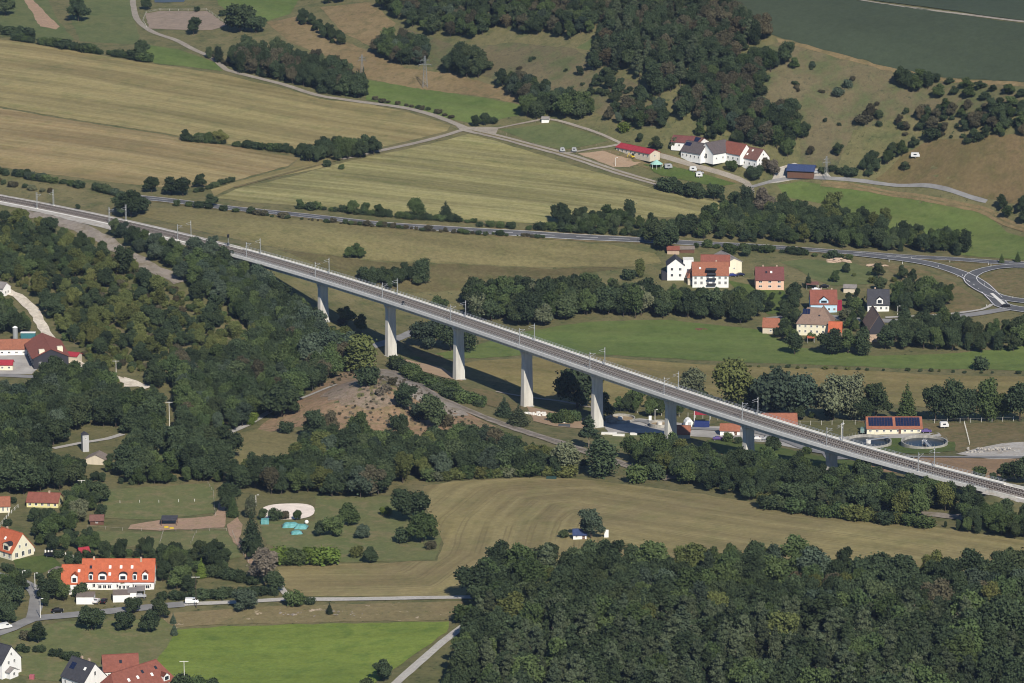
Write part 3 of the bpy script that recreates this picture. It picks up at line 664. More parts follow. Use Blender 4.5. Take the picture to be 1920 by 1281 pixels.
# track bed and tracks
bedm = sweep('railway_ballast', [(-4.35, -.78), (-4.0, -.30), (4.0, -.30), (4.35, -.78)], S_MIN, S_MAX, MT['ballast'], step=6, closed=False); tag(bedm, kind='structure')
for a, b in ((S_MIN, SA), (SB, S_MAX)):
    for sg in (-1, 1):
        o = sweep('railway_cess', rect(*(sorted((sg * 4.35, sg * 5.6))), -1.0, -.62), a, b, MT['concrete_light'], step=6); tag(o, kind='structure')
        o = sweep('railway_shoulder', [(sg * 5.6, -.64), (sg * 9.2, -.95)], a, b, FM['gravel'], step=6, closed=False); tag(o, kind='structure')
for k, tc in enumerate((-2.1, 2.1)):
    root = empty('railway_track', (0, 0, 0), 0, ('railway track on the side of the viaduct towards the houses of the village' if tc > 0 else
                 'railway track on the side of the viaduct towards the bare mound'), 'railway track', 'tracks on the viaduct')
    for t_ in (-.75, .75): sweep('rail', rect(tc + t_ - .07, tc + t_ + .07, -.16, .0), S_MIN, S_MAX, MT['rail'], root, step=6)
    for t_ in (-.75, .75): sweep('stained_ballast', rect(tc + t_ - .42, tc + t_ + .42, -.32, -.262), S_MIN, S_MAX, RUST, root, step=6)
    mb = MB(); s = S_MIN
    while s < S_MAX:
        p, ta, no = trk(s, tc); u = ta * .13; v = no * 1.3
        z0, z1 = ZR - .3, ZR - .17
        c = [(p[0] + a * u[0] + b * v[0], p[1] + a * u[1] + b * v[1]) for a, b in ((-1, -1), (1, -1), (1, 1), (-1, 1))]
        mb.add([(x, y, z0) for x, y in c] + [(x, y, z1) for x, y in c], [(4, 5, 6, 7), (0, 1, 5, 4), (1, 2, 6, 5), (2, 3, 7, 6), (3, 0, 4, 7)])
        s += 1.2
    sl_ = mb.obj('sleeper', MT['sleeper'], root); tag(sl_, kind='stuff')
# ---- catenary masts
def mast_meshes(lattice):
    mb = MB()
    if lattice:
        for sx in (-.25, .25):
            for sy in (-.25, .25): mb.box(sx - .045, sx + .045, sy - .045, sy + .045, 0, 8.2)
        for q in range(9):
            z = q * .9
            for sy in (-.25, .25): mb.bar((-.25, sy, z), (.25, sy, z + .9), .025)
    else:
        mb.box(-.13, .13, -.13, .13, 0, 7.6)
    a = MB(); a.bar((0, 0, 6.9), (0, 3.0, 6.6), .06); a.bar((0, 0, 5.5), (0, 3.0, 6.6), .05); a.bar((0, 1.4, 6.0), (0, 3.3, 5.7), .04)
    i_ = MB(); i_.cyl((0, .25), .12, 0, .25, 6)
    f_ = MB().box(-.45, .45, -.35, .35, -.6, .12)
    return mb.mesh('mast_post', MT['steel']), a.mesh('mast_arm', MT['steel']), i_.mesh('insulator', MT['white']), f_.mesh('mast_foot', MT['concrete_light'])
MASTS = {False: mast_meshes(False), True: mast_meshes(True)}
near_px = [(69, True), (205, True), (333, False), (462, False), (591, False), (717, False), (845, False), (974, False), (1106, False), (1245, False), (1392, False), (1550, False), (1722, False)]
far_px = [(100, True), (236, True), (358, False), (488, False), (617, False), (745, False), (873, False), (1002, False), (1134, False), (1272, False), (1421, False), (1580, False), (1752, False)]
near_where = ['on the near side by the hedge above the wood', 'on the near side opposite the big bush by the road', 'on the near side where the trees reach the track',
              'on the near side at the abutment by the trees', 'on the near side above the pier hidden by trees', 'on the near side above the second tall pier', 'on the near side above the pier beside the long shadow',
              'on the near side above the pier at the tan meadow', 'on the near side above the pier by the dark trees', 'on the near side above the pier next to the round basin', 'on the near side above the pier by the brown roofed shed',
              'on the near side above the shortest pier', 'on the near side by the end of the viaduct']
def s_for(px, t, z):
    lo, hi = S_MIN - 50, S_MAX + 50
    for _ in range(50):
        m = (lo + hi) / 2; p = trk(m, t)[0]
        if proj(p[0], p[1], z)[0] < px: lo = m
        else: hi = m
    return lo
mast_tops = {}
for side, lst in ((-1, near_px), (1, far_px)):
    for k, (px, lat) in enumerate(lst):
        t = side * 5.05; s = s_for(px, t, ZR + 3); p, ta, no = trk(s, t)
        wh = near_where[k] if side < 0 else near_where[k].replace('near side', 'far side')
        lab = ('grey lattice catenary mast ' if lat else 'slim grey catenary mast ') + wh
        r_ = empty('catenary_mast', (p[0], p[1], ZR - .35), math.atan2(no[1], no[0]) - math.pi / 2 + (0 if side < 0 else math.pi), lab, 'catenary mast', 'catenary masts along the railway')
        for nm, me in zip(('mast_post', 'cantilever_arm', 'insulator', 'mast_foot'), MASTS[lat]): link_mesh(nm, me, r_, (0, 0, 5.5) if nm == 'insulator' else None)
        link_mesh('insulator', MASTS[lat][2], r_, (0, 0, 6.75))
        mast_tops.setdefault(side, []).append((s, t))
# contact wires
for tc in (-2.1, 2.1):
    o = sweep('contact_wire', rect(tc - .015, tc + .015, 5.5, 5.53), S_MIN, S_MAX, MT['steel_dark'], step=12)
    tag(o, 'thin contact wire above the %s track' % ('village side' if tc > 0 else 'mound side'), 'overhead wire', 'contact wires')
# ---- signals on the embankment
for k, (px, side, lab) in enumerate(((404, -1, 'dark railway signal on the near side before the viaduct abutment'), (428, 1, 'dark railway signal on the far side before the viaduct abutment'),
                                     (756, -1, 'small dark equipment cabinet signal on the viaduct walkway'))):
    t = side * 5.0; s = s_for(px, t, ZR + 1); p, ta, no = trk(s, t)
    hgt = 5.6 if k < 2 else 2.2
    r_ = empty('railway_signal', (p[0], p[1], ZR - .5), math.atan2(ta[1], ta[0]), lab, 'signal', 'railway signals')
    MB().bar((0, 0, 0), (0, 0, hgt - 1.4), .12).obj('signal_post', MT['steel'], r_)
    mb = MB().box(-.18, .18, -.55, .55, hgt - 1.6, hgt).obj('signal_head', MT['black'], r_)
    MB().box(-.35, .35, -.5, .5, .3, 1.5).obj('signal_cabinet', MT['steel_dark'], r_)
# ================================================================ TREES
def leaf_mat(name, c1, c2, c3, sat=1.0):
    m = bpy.data.materials.new(name); m.use_nodes = True; t = m.node_tree
    for n in list(t.nodes): t.nodes.remove(n)
    out = t.nodes.new('ShaderNodeOutputMaterial')
    oi = t.nodes.new('ShaderNodeObjectInfo')
    tc = t.nodes.new('ShaderNodeTexCoord')
    col = ramp(t, oi.outputs['Random'], [(0., c1), (.45, c2), (.8, c1), (1., c3)])
    fr = mth(t, 'FRACT', mth(t, 'MULTIPLY', oi.outputs['Random'], 7.31)); col = mix(t, 1.0, col, ramp(t, fr, [(0., .66), (.5, 1.0), (1., 1.28)]), 'MULTIPLY')
    nz = noise(t, tc.outputs['Object'], 1.1, 3, .6)
    col = mix(t, 1.0, col, ramp(t, nz, [(.3, .66), (.7, 1.3)]), 'MULTIPLY')
    nz2 = noise(t, tc.outputs['Object'], 4.0, 2, .6)
    col = mix(t, mth(t, 'MULTIPLY', ramp(t, nz2, [(.45, 0.), (.7, 1.)]), .35), col, c3)
    d = t.nodes.new('ShaderNodeBsdfDiffuse'); tr = t.nodes.new('ShaderNodeBsdfTranslucent'); ms = t.nodes.new('ShaderNodeMixShader')
    t.links.new(col, d.inputs[0]); t.links.new(col, tr.inputs[0]); ms.inputs[0].default_value = .15
    t.links.new(d.outputs[0], ms.inputs[1]); t.links.new(tr.outputs[0], ms.inputs[2]); t.links.new(ms.outputs[0], out.inputs[0])
    return m
LM = {
 'oak': leaf_mat('dark_leaves', (.056, .078, .040), (.042, .060, .034), (.074, .094, .046)),
 'ash': leaf_mat('mid_green_leaves', (.070, .100, .040), (.086, .114, .045), (.054, .080, .036)),
 'blue': leaf_mat('bluish_leaves', (.066, .090, .060), (.080, .104, .070), (.050, .072, .050)),
 'yellow': leaf_mat('yellowish_leaves', (.118, .132, .046), (.095, .114, .042), (.145, .150, .054)),
 'grey': leaf_mat('greyish_leaves', (.145, .155, .092), (.115, .132, .078), (.165, .170, .10)),
 'rust': leaf_mat('rusty_leaves', (.080, .078, .050), (.095, .086, .054), (.110, .092, .055)),
 'pine': leaf_mat('pine_needles', (.072, .092, .054), (.092, .110, .062), (.052, .070, .044)),
 'spruce': leaf_mat('spruce_needles', (.038, .056, .034), (.046, .064, .036), (.058, .074, .040)),
 'lime': leaf_mat('bright_leaves', (.12, .165, .038), (.10, .15, .036), (.14, .18, .042)),
 'bare': leaf_mat('dry_twigs', (.19, .165, .125), (.16, .14, .105), (.21, .18, .14)),
}
MT['bark'] = plain('bark', (.075, .058, .045), .95, .3, 3)
MT['bark_pale'] = plain('pale_bark', (.26, .21, .16), .95, .3, 3)
_ico = None
def ico():
    import bmesh
    bm = bmesh.new(); bmesh.ops.create_icosphere(bm, subdivisions=2, radius=1)
    v = np.array([x.co[:] for x in bm.verts]); f = np.array([[y.index for y in x.verts] for x in bm.faces]); bm.free(); return v, f
IV, IF = ico()
def crown_arrays(lobes, nleaf, size, rng, updir=.25, core=.80, flat=0.0):
    """lobes: (x, y, z, rx, rz). Leaf clumps on their shells, added cores inside block the light."""
    L = np.array(lobes); vol = L[:, 3] ** 2; pr = vol / vol.sum()
    k = rng.choice(len(L), nleaf, p=pr)
    d = rng.normal(size=(nleaf, 3)); d[:, 2] = d[:, 2] + .35; d /= np.linalg.norm(d, axis=1)[:, None]
    rr = rng.uniform(.62, 1.22, nleaf); rr[rng.random(nleaf) < .10] *= 1.22
    bumps = 1 + .12 * np.sin(d[:, 0] * 7 + k) * np.cos(d[:, 1] * 6 + k * 2.1) + .08 * np.sin(d[:, 2] * 11 + k)
    rr = rr * bumps
    c = L[k, :3] + d * rr[:, None] * np.stack([L[k, 3], L[k, 3], L[k, 4]], -1)
    # drop clumps buried deep in other lobes
    keep = np.ones(nleaf, bool)
    for j in range(len(L)):
        q = (c - L[j, :3]) / np.array([L[j, 3], L[j, 3], L[j, 4]])
        keep &= ~((np.linalg.norm(q, axis=1) < .70) & (k != j))
    c = c[keep]; d = d[keep]; n = len(c)
    nr = d + rng.normal(size=(n, 3)) * .85; nr[:, 2] += updir; nr /= np.linalg.norm(nr, axis=1)[:, None]
    a = np.cross(nr, rng.normal(size=(n, 3))); a /= np.linalg.norm(a, axis=1)[:, None]; b = np.cross(nr, a)
    sz = size * rng.uniform(.55, 1.3, n)[:, None]
    bend = nr * sz * .35
    v = np.stack([c - a * sz - b * sz * .6 - bend * .5, c + a * sz * .8 - b * sz * .8, c + a * sz + b * sz * .7 - bend * .5, c - a * sz * .7 + b * sz + bend * .3], 1).reshape(-1, 3)
    f = np.arange(n * 4).reshape(n, 4)
    fs = [f]; vs = [v]; off = n * 4
    tri = []
    for j in range(len(L)):
        vs.append(IV * np.array([L[j, 3], L[j, 3], L[j, 4]]) * core + L[j, :3]); tri.append(IF + off); off += len(IV)  # leaf coloured inner core, added to stop light passing through the lobe
    return np.concatenate(vs), f, np.concatenate(tri)
def raw_mesh(name, v, quads, tris, mat):
    me = bpy.data.meshes.new(name); nq, nt_ = len(quads), len(tris)
    me.vertices.add(len(v)); me.vertices.foreach_set('co', v.astype(np.float32).ravel())
    me.loops.add(nq * 4 + nt_ * 3); me.loops.foreach_set('vertex_index', np.concatenate([quads.ravel(), tris.ravel()]).astype(np.int32))
    me.polygons.add(nq + nt_)
    me.polygons.foreach_set('loop_start', np.concatenate([np.arange(nq) * 4, nq * 4 + np.arange(nt_) * 3]).astype(np.int32))
    me.polygons.foreach_set('loop_total', np.concatenate([np.full(nq, 4), np.full(nt_, 3)]).astype(np.int32))
    me.materials.append(mat); me.update(); return me
def lobes_for(kind, rng):
    L = []
    if kind == 'round':          # unit height 1, crown from 0.18 to 1
        L.append((0, 0, .52, .25, .28))
        for i in range(11):
            a = i * 2.4 + rng.uniform(-.5, .5); z = rng.uniform(.30, .88); r = rng.uniform(.16, .33) * (1.15 - .6 * abs(z - .5))
            q = rng.uniform(.08, .17); L.append((math.cos(a) * r, math.sin(a) * r, z, q, q * rng.uniform(.8, 1.1)))
        L.append((rng.uniform(-.06, .06), rng.uniform(-.06, .06), .84, .15, .15))
    elif kind == 'wide':
        L.append((0, 0, .50, .32, .28))
        for i in range(15):
            a = i * 2.4 + rng.uniform(-.4, .4); r = rng.uniform(.22, .40); z = rng.uniform(.28, .76)
            q = rng.uniform(.09, .19); L.append((math.cos(a) * r, math.sin(a) * r, z, q, q * .85))
    elif kind == 'tall':
        for i in range(9):
            a = i * 2.4; z = .2 + .75 * i / 9; r = .07 + .05 * rng.random(); q = .17 * (1 - .45 * abs(z - .5) * 1.6) + .01
            L.append((math.cos(a) * r, math.sin(a) * r, z, q, q * 1.25))
    elif kind == 'pine':
        L.append((0, 0, .60, .12, .20))
        for i in range(15):
            z = .36 + .58 * i / 14 + rng.uniform(-.03, .03); a = i * 2.4 + rng.uniform(-.4, .4); r = rng.uniform(.10, .20) * (1.5 - z * 1.25)
            q = rng.uniform(.07, .11) * (1.45 - z * .75); L.append((math.cos(a) * r, math.sin(a) * r, z, q, q * .55))
        L.append((0, 0, .97, .05, .06))
    elif kind == 'spruce':
        for i in range(9):
            z = .10 + .86 * i / 8.5; q = .24 * (1 - z) + .028
            for j in range(3 if i < 6 else 1):
                a = j * 2.09 + i; r = q * .42 if i < 6 else 0
                L.append((math.cos(a) * r, math.sin(a) * r, z, q * .72, .075))
    elif kind == 'shrub':        # unit height, touches the ground
        L.append((0, 0, .42, .46, .40))
        for i in range(7):
            a = i * 2.4 + rng.uniform(-.4, .4); r = rng.uniform(.25, .48); z = rng.uniform(.25, .72)
            q = rng.uniform(.18, .28); L.append((math.cos(a) * r, math.sin(a) * r, z, q, q * .9))
    return L
def trunk_mb(H, r, rng, limbs=4, top=.6):
    mb = MB()
    mb.cyl((0, 0), r, -1.0, H * .3, 7, r * .75, cap=False); mb.cyl((0, 0), r * .75, H * .3, H * top, 6, r * .35, cap=False)
    for i in range(limbs):
        a = i * 2 * math.pi / max(1, limbs) + rng.uniform(-.4, .4); z = H * rng.uniform(.25, .45)
        mb.bar((0, 0, z), (math.cos(a) * H * .2, math.sin(a) * H * .2, z + H * .25), r * .3, n=5)
    return mb
KINDS = {  # kind: (reference height, leaf cards, card size m, default trunk radius)
    'round': (12.0, 4600, .30, .26), 'wide': (11.0, 5400, .31, .34), 'tall': (15.0, 4000, .31, .24), 'pine': (16.0, 4200, .28, .22), 'spruce': (15.0, 3800, .27, .22), 'shrub': (3.6, 1500, .19, .07)}
PROTO = {}
def proto(kind, leaf, var):
    key = (kind, leaf, var)
    if key in PROTO: return PROTO[key]
    g = (kind, var)
    H, n, sz, tr = KINDS[kind]
    if g not in PROTO:
        rng = np.random.default_rng(hash_s(kind) + var * 17)
        lob = [(a * H, b * H, c * H, d * H, e * H) for a, b, c, d, e in lobes_for(kind, rng)]
        v, q, t3 = crown_arrays(lob, n, sz, rng, core=.52 if kind != 'pine' else .42, updir=.3)
        tm = trunk_mb(H, tr, random.Random(var), 0 if kind in ('spruce',) else 5, .9 if kind in ('spruce', 'pine') else .62)
        PROTO[g] = (v, q, t3, tm.mesh('trunk', MT['bark_pale'] if kind == 'pine' else MT['bark']), tm)
    v, q, t3, tme, tm = PROTO[g]
    cm = raw_mesh('crown', v, q, t3, LM[leaf])
    PROTO[key] = (cm, tme, None)
    return PROTO[key]
def hash_s(s): return sum(ord(c) * (i + 3) for i, c in enumerate(s)) % 9973
NVAR = {'round': 4, 'wide': 3, 'tall': 3, 'pine': 4, 'spruce': 2, 'shrub': 4}
KNAME = {'round': 'broadleaf_tree', 'wide': 'broadleaf_tree', 'tall': 'poplar_tree', 'pine': 'pine_tree', 'spruce': 'spruce_tree', 'shrub': 'shrub'}
PLANTS = []   # dict(x, y, h, kind, leaf, label, group, pri)
trng = random.Random(11)
def plant(x, y, h, kind, leaf, label, group=None, pri=1.0, wide=1.0):
    z = float(hz(x, y)); px, py = proj(x, y, z)
    PLANTS.append(dict(x=x, y=y, z=z, h=h, kind=kind, leaf=leaf, label=label, group=group, pri=pri * h / mpp(x, y, z) * (.3 if not (-60 < px < 1980 and py < 1340) else 1), wide=wide, px=px, py=py))
def tr(px, py, hpx, kind, leaf, label, wide=1.0, pri=5.0, group=None):
    """one hand placed plant: base pixel and height in photograph pixels"""
    g = G(px, py); h = hpx * mpp(g.x, g.y, g.z) / cp
    plant(g.x, g.y, h, kind, leaf, label, group, pri, wide)
LEAFW = {'oak': 'dark green', 'ash': 'fresh green', 'blue': 'bluish green', 'yellow': 'yellowish', 'grey': 'pale greyish', 'rust': 'brownish', 'pine': 'olive green', 'spruce': 'very dark', 'lime': 'light green', 'bare': 'dry grey'}
KINDW = {'round': 'leafy tree', 'wide': 'broad crowned tree', 'tall': 'narrow tree', 'pine': 'pine', 'spruce': 'pointed spruce', 'shrub': 'bush'}
ANCH = [(880, 1110, 'by the mouth of the concrete lane'), (830, 1230, 'beside the diagonal lane'), (1100, 1060, 'facing the garden hut'), (1290, 1080, 'at the gap in the forest edge'), (1480, 1070, 'behind the middle of the hay field edge'),
        (1700, 1090, 'towards the narrow end of the hay field'), (1890, 1100, 'near the forest corner'), (1000, 1200, 'inside the forest behind the lane mouth'), (1200, 1170, 'inside the forest behind the garden hut'), (1450, 1180, 'well inside the forest'), (1750, 1180, 'inside the forest below the forest corner')]
def gen_label(label, kind, leaf, h, hr, px, py):
    pre, sep, rest_ = label.partition(' in ')
    if not sep:
        for s_ in (' scattered', ' beside', ' below', ' between', ' behind', ' near', ' on ', ' at ', ' directly', ' along', ' just', ' beyond', ' of ', ' around', ' where', ' deep', ' under'):
            if s_ in label: pre, rest_ = label.split(s_, 1); sep = s_ if s_.endswith(' ') else s_ + ' '; rest_ = rest_.lstrip(); break
    f = (h / (1.0 if kind != 'shrub' or hr is None else .38) - hr[0]) / (hr[1] - hr[0]) if hr else .5
    sz = 'tall ' if f > .66 else ('low ' if f < .33 else 'middle sized ')
    out = sz + LEAFW[leaf] + ' ' + KINDW[kind] + sep + rest_
    if 'forest' in label and py > 1060:
        a = min(ANCH, key=lambda q: (q[0] - px) ** 2 + 4 * (q[1] - py) ** 2)
        out = sz + LEAFW[leaf] + ' ' + KINDW[kind] + ' ' + a[2]
    w_ = out.split()
    if len(w_) > 16: out = ' '.join(w_[1:] if w_[0] != 'middle' else w_[2:])
    return out
def inside(poly, x, y):
    c = False
    for i in range(len(poly)):
        x1, y1 = poly[i]; x2, y2 = poly[i - 1]
        if (y1 > y) != (y2 > y) and x < (x2 - x1) * (y - y1) / (y2 - y1) + x1: c = not c
    return c
CLEAR = [[(95, 846), (160, 800), (238, 806), (238, 828), (150, 852)], [(166, 838), (197, 838), (197, 882), (163, 882)], [(285, 846), (318, 842), (318, 862), (288, 864)], [(222, 698), (284, 714), (284, 730), (226, 730)],
         [(-20, 630), (150, 645), (155, 668), (64, 674), (64, 703), (-20, 703)], [(-20, 700), (64, 702), (62, 714), (-20, 714)], [(0, 533), (45, 553), (76, 588), (102, 640), (134, 664), (120, 682), (85, 642), (58, 602), (30, 568), (0, 552)],
         [(472, 822), (505, 786), (578, 748), (668, 700), (705, 700), (640, 770), (556, 790), (535, 830)], [(432, 842), (450, 842), (450, 862), (432, 862)], [(945, 792), (1040, 815), (1120, 842), (1192, 868), (1192, 880), (1100, 860), (1030, 838), (930, 806)],
         [(1245, 478), (1480, 478), (1480, 546), (1400, 546), (1366, 536), (1245, 528)], [(1500, 543), (1582, 543), (1582, 590), (1500, 602)], [(1495, 588), (1582, 588), (1582, 638), (1495, 632)], [(1620, 572), (1626, 545), (1668, 545), (1668, 590), (1660, 640), (1622, 640)], [(1428, 588), (1464, 588), (1464, 612), (1428, 612)],
         [(1285, 278), (1400, 274), (1448, 290), (1448, 318), (1290, 312)], [(40, 928), (120, 928), (120, 952), (40, 952)], [(150, 962), (200, 962), (200, 988), (150, 988)], [(0, 990), (66, 990), (66, 1056), (0, 1056)], [(-10, 936), (20, 936), (20, 962), (-10, 962)], [(310, 752), (328, 752), (328, 806), (310, 806)],
         [(1736, 958), (1800, 960), (1800, 974), (1740, 974)], [(300, 726), (322, 726), (322, 748), (300, 748)], [(1160, 268), (1240, 280), (1240, 300), (1160, 292)], [(1478, 305), (1532, 305), (1532, 332), (1478, 332)], [(868, 1165), (878, 1180), (800, 1245), (750, 1300), (715, 1300), (790, 1225)]]
def blocked(x, y, h):
    z = float(hz(x, y)); px, py = proj(x, y, z); hp = h / mpp(x, y, z)
    return any(inside(c, px, py - hp * f) for c in CLEAR for f in (0, .3, .6, .92)) or any(inside(c, px + d * hp * .3, py - hp * .5) for c in CLEAR for d in (-1, 1))
def wood(poly, mixk, hr, sp, label, group, edge=None, avoid_rail=9.0, cluster=0):
    """scatter trees on the ground inside a pixel polygon. mixk: [(weight, kind, leaf)]"""
    wp = [G(*p) for p in poly]; wp2 = [(p.x, p.y) for p in wp]
    x0, x1 = min(p[0] for p in wp2), max(p[0] for p in wp2); y0, y1 = min(p[1] for p in wp2), max(p[1] for p in wp2)
    tot = sum(m[0] for m in mixk)
    ny = int((y1 - y0) / sp) + 2; nx_ = int((x1 - x0) / sp) + 2
    for j in range(ny):
        for i in range(nx_):
            x = x0 + (i + (j % 2) * .5) * sp + trng.uniform(-.42, .42) * sp; y = y0 + j * sp + trng.uniform(-.42, .42) * sp
            if not inside(wp2, x, y): continue
            r = trng.uniform(0, tot)
            for w_, k, lf in mixk:
                r -= w_
                if r <= 0: break
            h = trng.uniform(*hr) * (1.0 if k != 'shrub' else .38)
            if avoid_rail and near_rail(x, y) < avoid_rail + h * .2: continue
            for q2 in (1, .7, .5, .34):
                if not blocked(x, y, h * q2): break
            else: continue
            h *= q2
            for c_ in range(trng.randint(0, cluster) if cluster else 0):
                a_ = trng.uniform(0, 6.28); hh = h * trng.uniform(.35, .8); xx, yy = x + math.cos(a_) * h * trng.uniform(.3, .75), y + math.sin(a_) * h * trng.uniform(.3, .9)
                plant(xx, yy, hh, 'shrub', lf if trng.random() < .6 else 'oak', gen_label(label, 'shrub', lf, hh, (0, h * 2), px=0, py=0), group, pri=.6, wide=trng.uniform(.9, 1.5))
            q_ = proj(x, y, float(hz(x, y))); plant(x, y, h, k, lf, gen_label(label, k, lf, h, hr, *q_), group, wide=trng.uniform(.72, 1.12))
_rp = np.array([trk(s)[0] for s in np.arange(S_MIN, S_MAX, 5.0)])
def near_rail(x, y): return float(np.sqrt(((_rp - (x, y)) ** 2).sum(1)).min())
def hedge(px, hr, sp, kinds, label, group, jit=1.0):
    path = spline([(p.x, p.y, 0) for p in [G(*q) for q in px]], 1.0)
    acc = 0; nxt = 0
    for i in range(1, len(path)):
        acc += (path[i] - path[i - 1]).length
        if acc >= nxt:
            k, lf = trng.choice(kinds); h = trng.uniform(*hr)
            nxt = acc + sp * trng.uniform(.6, 1.3)
            if blocked(path[i].x, path[i].y, h) or trng.random() < .06: continue
            plant(path[i].x + trng.uniform(-jit, jit), path[i].y + trng.uniform(-jit, jit), h, k, lf, gen_label(label, k, lf, h * (.38 if k == 'shrub' else 1), hr, 0, 0), group, wide=trng.uniform(.85, 1.5))

DEC = [(5, 'round', 'oak'), (2, 'wide', 'oak'), (3, 'round', 'ash'), (1, 'round', 'blue'), (.4, 'round', 'yellow')]
# --- forest along the bottom
wood([(830, 1340), (850, 1270), (888, 1212), (902, 1165), (890, 1120), (900, 1092), (980, 1078), (1080, 1072), (1180, 1078), (1240, 1084), (1275, 1100), (1320, 1070), (1480, 1076), (1600, 1088), (1720, 1096), (1850, 1106), (1900, 1090), (1990, 1086), (1990, 1190), (1500, 1195), (1150, 1190), (1000, 1200), (900, 1260), (880, 1340)],
     [(6, 'round', 'oak'), (2, 'wide', 'oak'), (2.2, 'round', 'ash'), (.8, 'round', 'blue'), (.5, 'round', 'yellow'), (.8, 'pine', 'pine'), (.25, 'round', 'rust')], (8, 15), 6.6,
     'dark leafy tree in the dense forest beside the hay field', 'trees of the forest below the hay field')
wood([(890, 1340), (905, 1260), (1000, 1200), (1150, 1190), (1500, 1195), (1990, 1190), (1990, 1420), (850, 1420)],
     [(6, 'pine', 'pine'), (1.5, 'pine', 'oak'), (2.0, 'round', 'oak'), (1.0, 'round', 'ash'), (.8, 'spruce', 'spruce'), (.25, 'round', 'yellow')], (9.5, 18), 6.0,
     'tall tree deep in the mixed pine forest below the hay field', 'trees of the forest below the hay field')
tr(1905, 1092, 70, 'wide', 'oak', 'big dark tree at the forest corner where the hay field ends')
tr(900, 1125, 78, 'wide', 'oak', 'dark tree where the concrete lane runs into the forest')
tr(868, 1168, 36, 'shrub', 'ash', 'green bush at the forest edge beside the start of the diagonal lane')
# --- slope left of the railway
wood([(-40, 412), (20, 408), (60, 425), (130, 452), (200, 480), (260, 510), (330, 548), (420, 590), (480, 640), (470, 690), (360, 700), (250, 700), (180, 690), (128, 655), (100, 600), (70, 560), (10, 530), (-40, 525)],
     [(6, 'shrub', 'yellow'), (3, 'shrub', 'oak'), (3, 'shrub', 'ash'), (1.6, 'round', 'oak'), (1.6, 'round', 'yellow'), (.8, 'shrub', 'rust')], (6.5, 10.5), 4.6,
     'bush or low tree in the scrub on the slope below the railway', 'scrub on the slope below the railway')
wood([(-40, 408), (60, 420), (150, 462), (220, 490), (100, 520), (-40, 520)], [(3, 'round', 'oak'), (2, 'round', 'ash'), (1, 'shrub', 'oak')], (6.5, 9), 7.0,
     'dark tree in the scrub near the old track bed', 'trees near the old track bed')
wood([(178, 436), (230, 446), (300, 472), (345, 480), (420, 492), (470, 520), (540, 560), (590, 600), (575, 660), (480, 640), (420, 585), (345, 530), (300, 500), (250, 470)],
     [(4, 'round', 'oak'), (3, 'round', 'ash'), (3, 'round', 'blue'), (1, 'wide', 'blue')], (7, 11), 5.5,
     'dark green tree in the dense belt between old track bed and viaduct', 'trees between the old track bed and the viaduct', avoid_rail=6.0)
wood([(470, 520), (560, 575), (610, 625), (600, 660), (520, 640)], [(2, 'round', 'blue'), (2, 'round', 'oak')], (9, 13), 6, 'bluish tree below the start of the viaduct', 'trees below the start of the viaduct', avoid_rail=5)
wood([(470, 640), (590, 650), (640, 670), (690, 690), (640, 702), (590, 735), (540, 765), (480, 795), (430, 815), (350, 820), (290, 800), (270, 760), (250, 725), (300, 705), (400, 700)],
     [(4, 'round', 'oak'), (3, 'round', 'ash'), (2, 'wide', 'oak'), (1, 'round', 'blue'), (.7, 'round', 'rust'), (.5, 'shrub', 'lime')], (8.5, 13), 6.6,
     'dark tree in the wood between the gravel path and the mound', 'trees in the wood beside the mound', avoid_rail=5)
wood([(-40, 748), (60, 735), (70, 722), (150, 715), (230, 735), (260, 760), (290, 800), (250, 830), (100, 838), (-40, 850)],
     [(5, 'round', 'oak'), (2, 'wide', 'oak'), (3, 'round', 'ash'), (1, 'round', 'blue')], (9, 14), 6.6,
     'dark tree in the wood below the farm with the red roofs', 'trees in the wood below the red roofed farm')
wood([(-40, 862), (100, 852), (170, 850), (240, 832), (300, 850), (420, 850), (435, 885), (400, 902), (300, 908), (195, 912), (180, 905), (60, 935), (-40, 930)],
     [(6, 'round', 'oak'), (3, 'wide', 'oak'), (1, 'round', 'ash')], (10, 15), 7.5, 'dense dark tree in the wood behind the horse paddock', 'trees behind the horse paddock')
wood([(-40, 565), (15, 570), (50, 592), (62, 625), (-40, 640)], [(3, 'round', 'oak'), (1, 'round', 'ash')], (8, 11), 6, 'dark tree behind the farm silo', 'trees behind the farm silo')
tr(233, 514, 50, 'tall', 'oak', 'single tall narrow tree standing on the old track bed', 1.35)
tr(528, 782, 72, 'wide', 'oak', 'big dark tree at the mouth of the lane below the mound')
tr(678, 700, 70, 'tall', 'yellow', 'thin yellowish tree on the crest of the mound', 1.5)
tr(690, 722, 38, 'shrub', 'oak', 'dark bush just below the crest of the mound')
for a, b, c, k in ((610, 690, 70, 'round'), (640, 680, 60, 'wide'), (580, 700, 70, 'round'), (660, 672, 50, 'round')): tr(a, b, c, k, 'blue', 'greyish green tree in the clump behind the crest of the mound', group='greyish clump behind the mound')
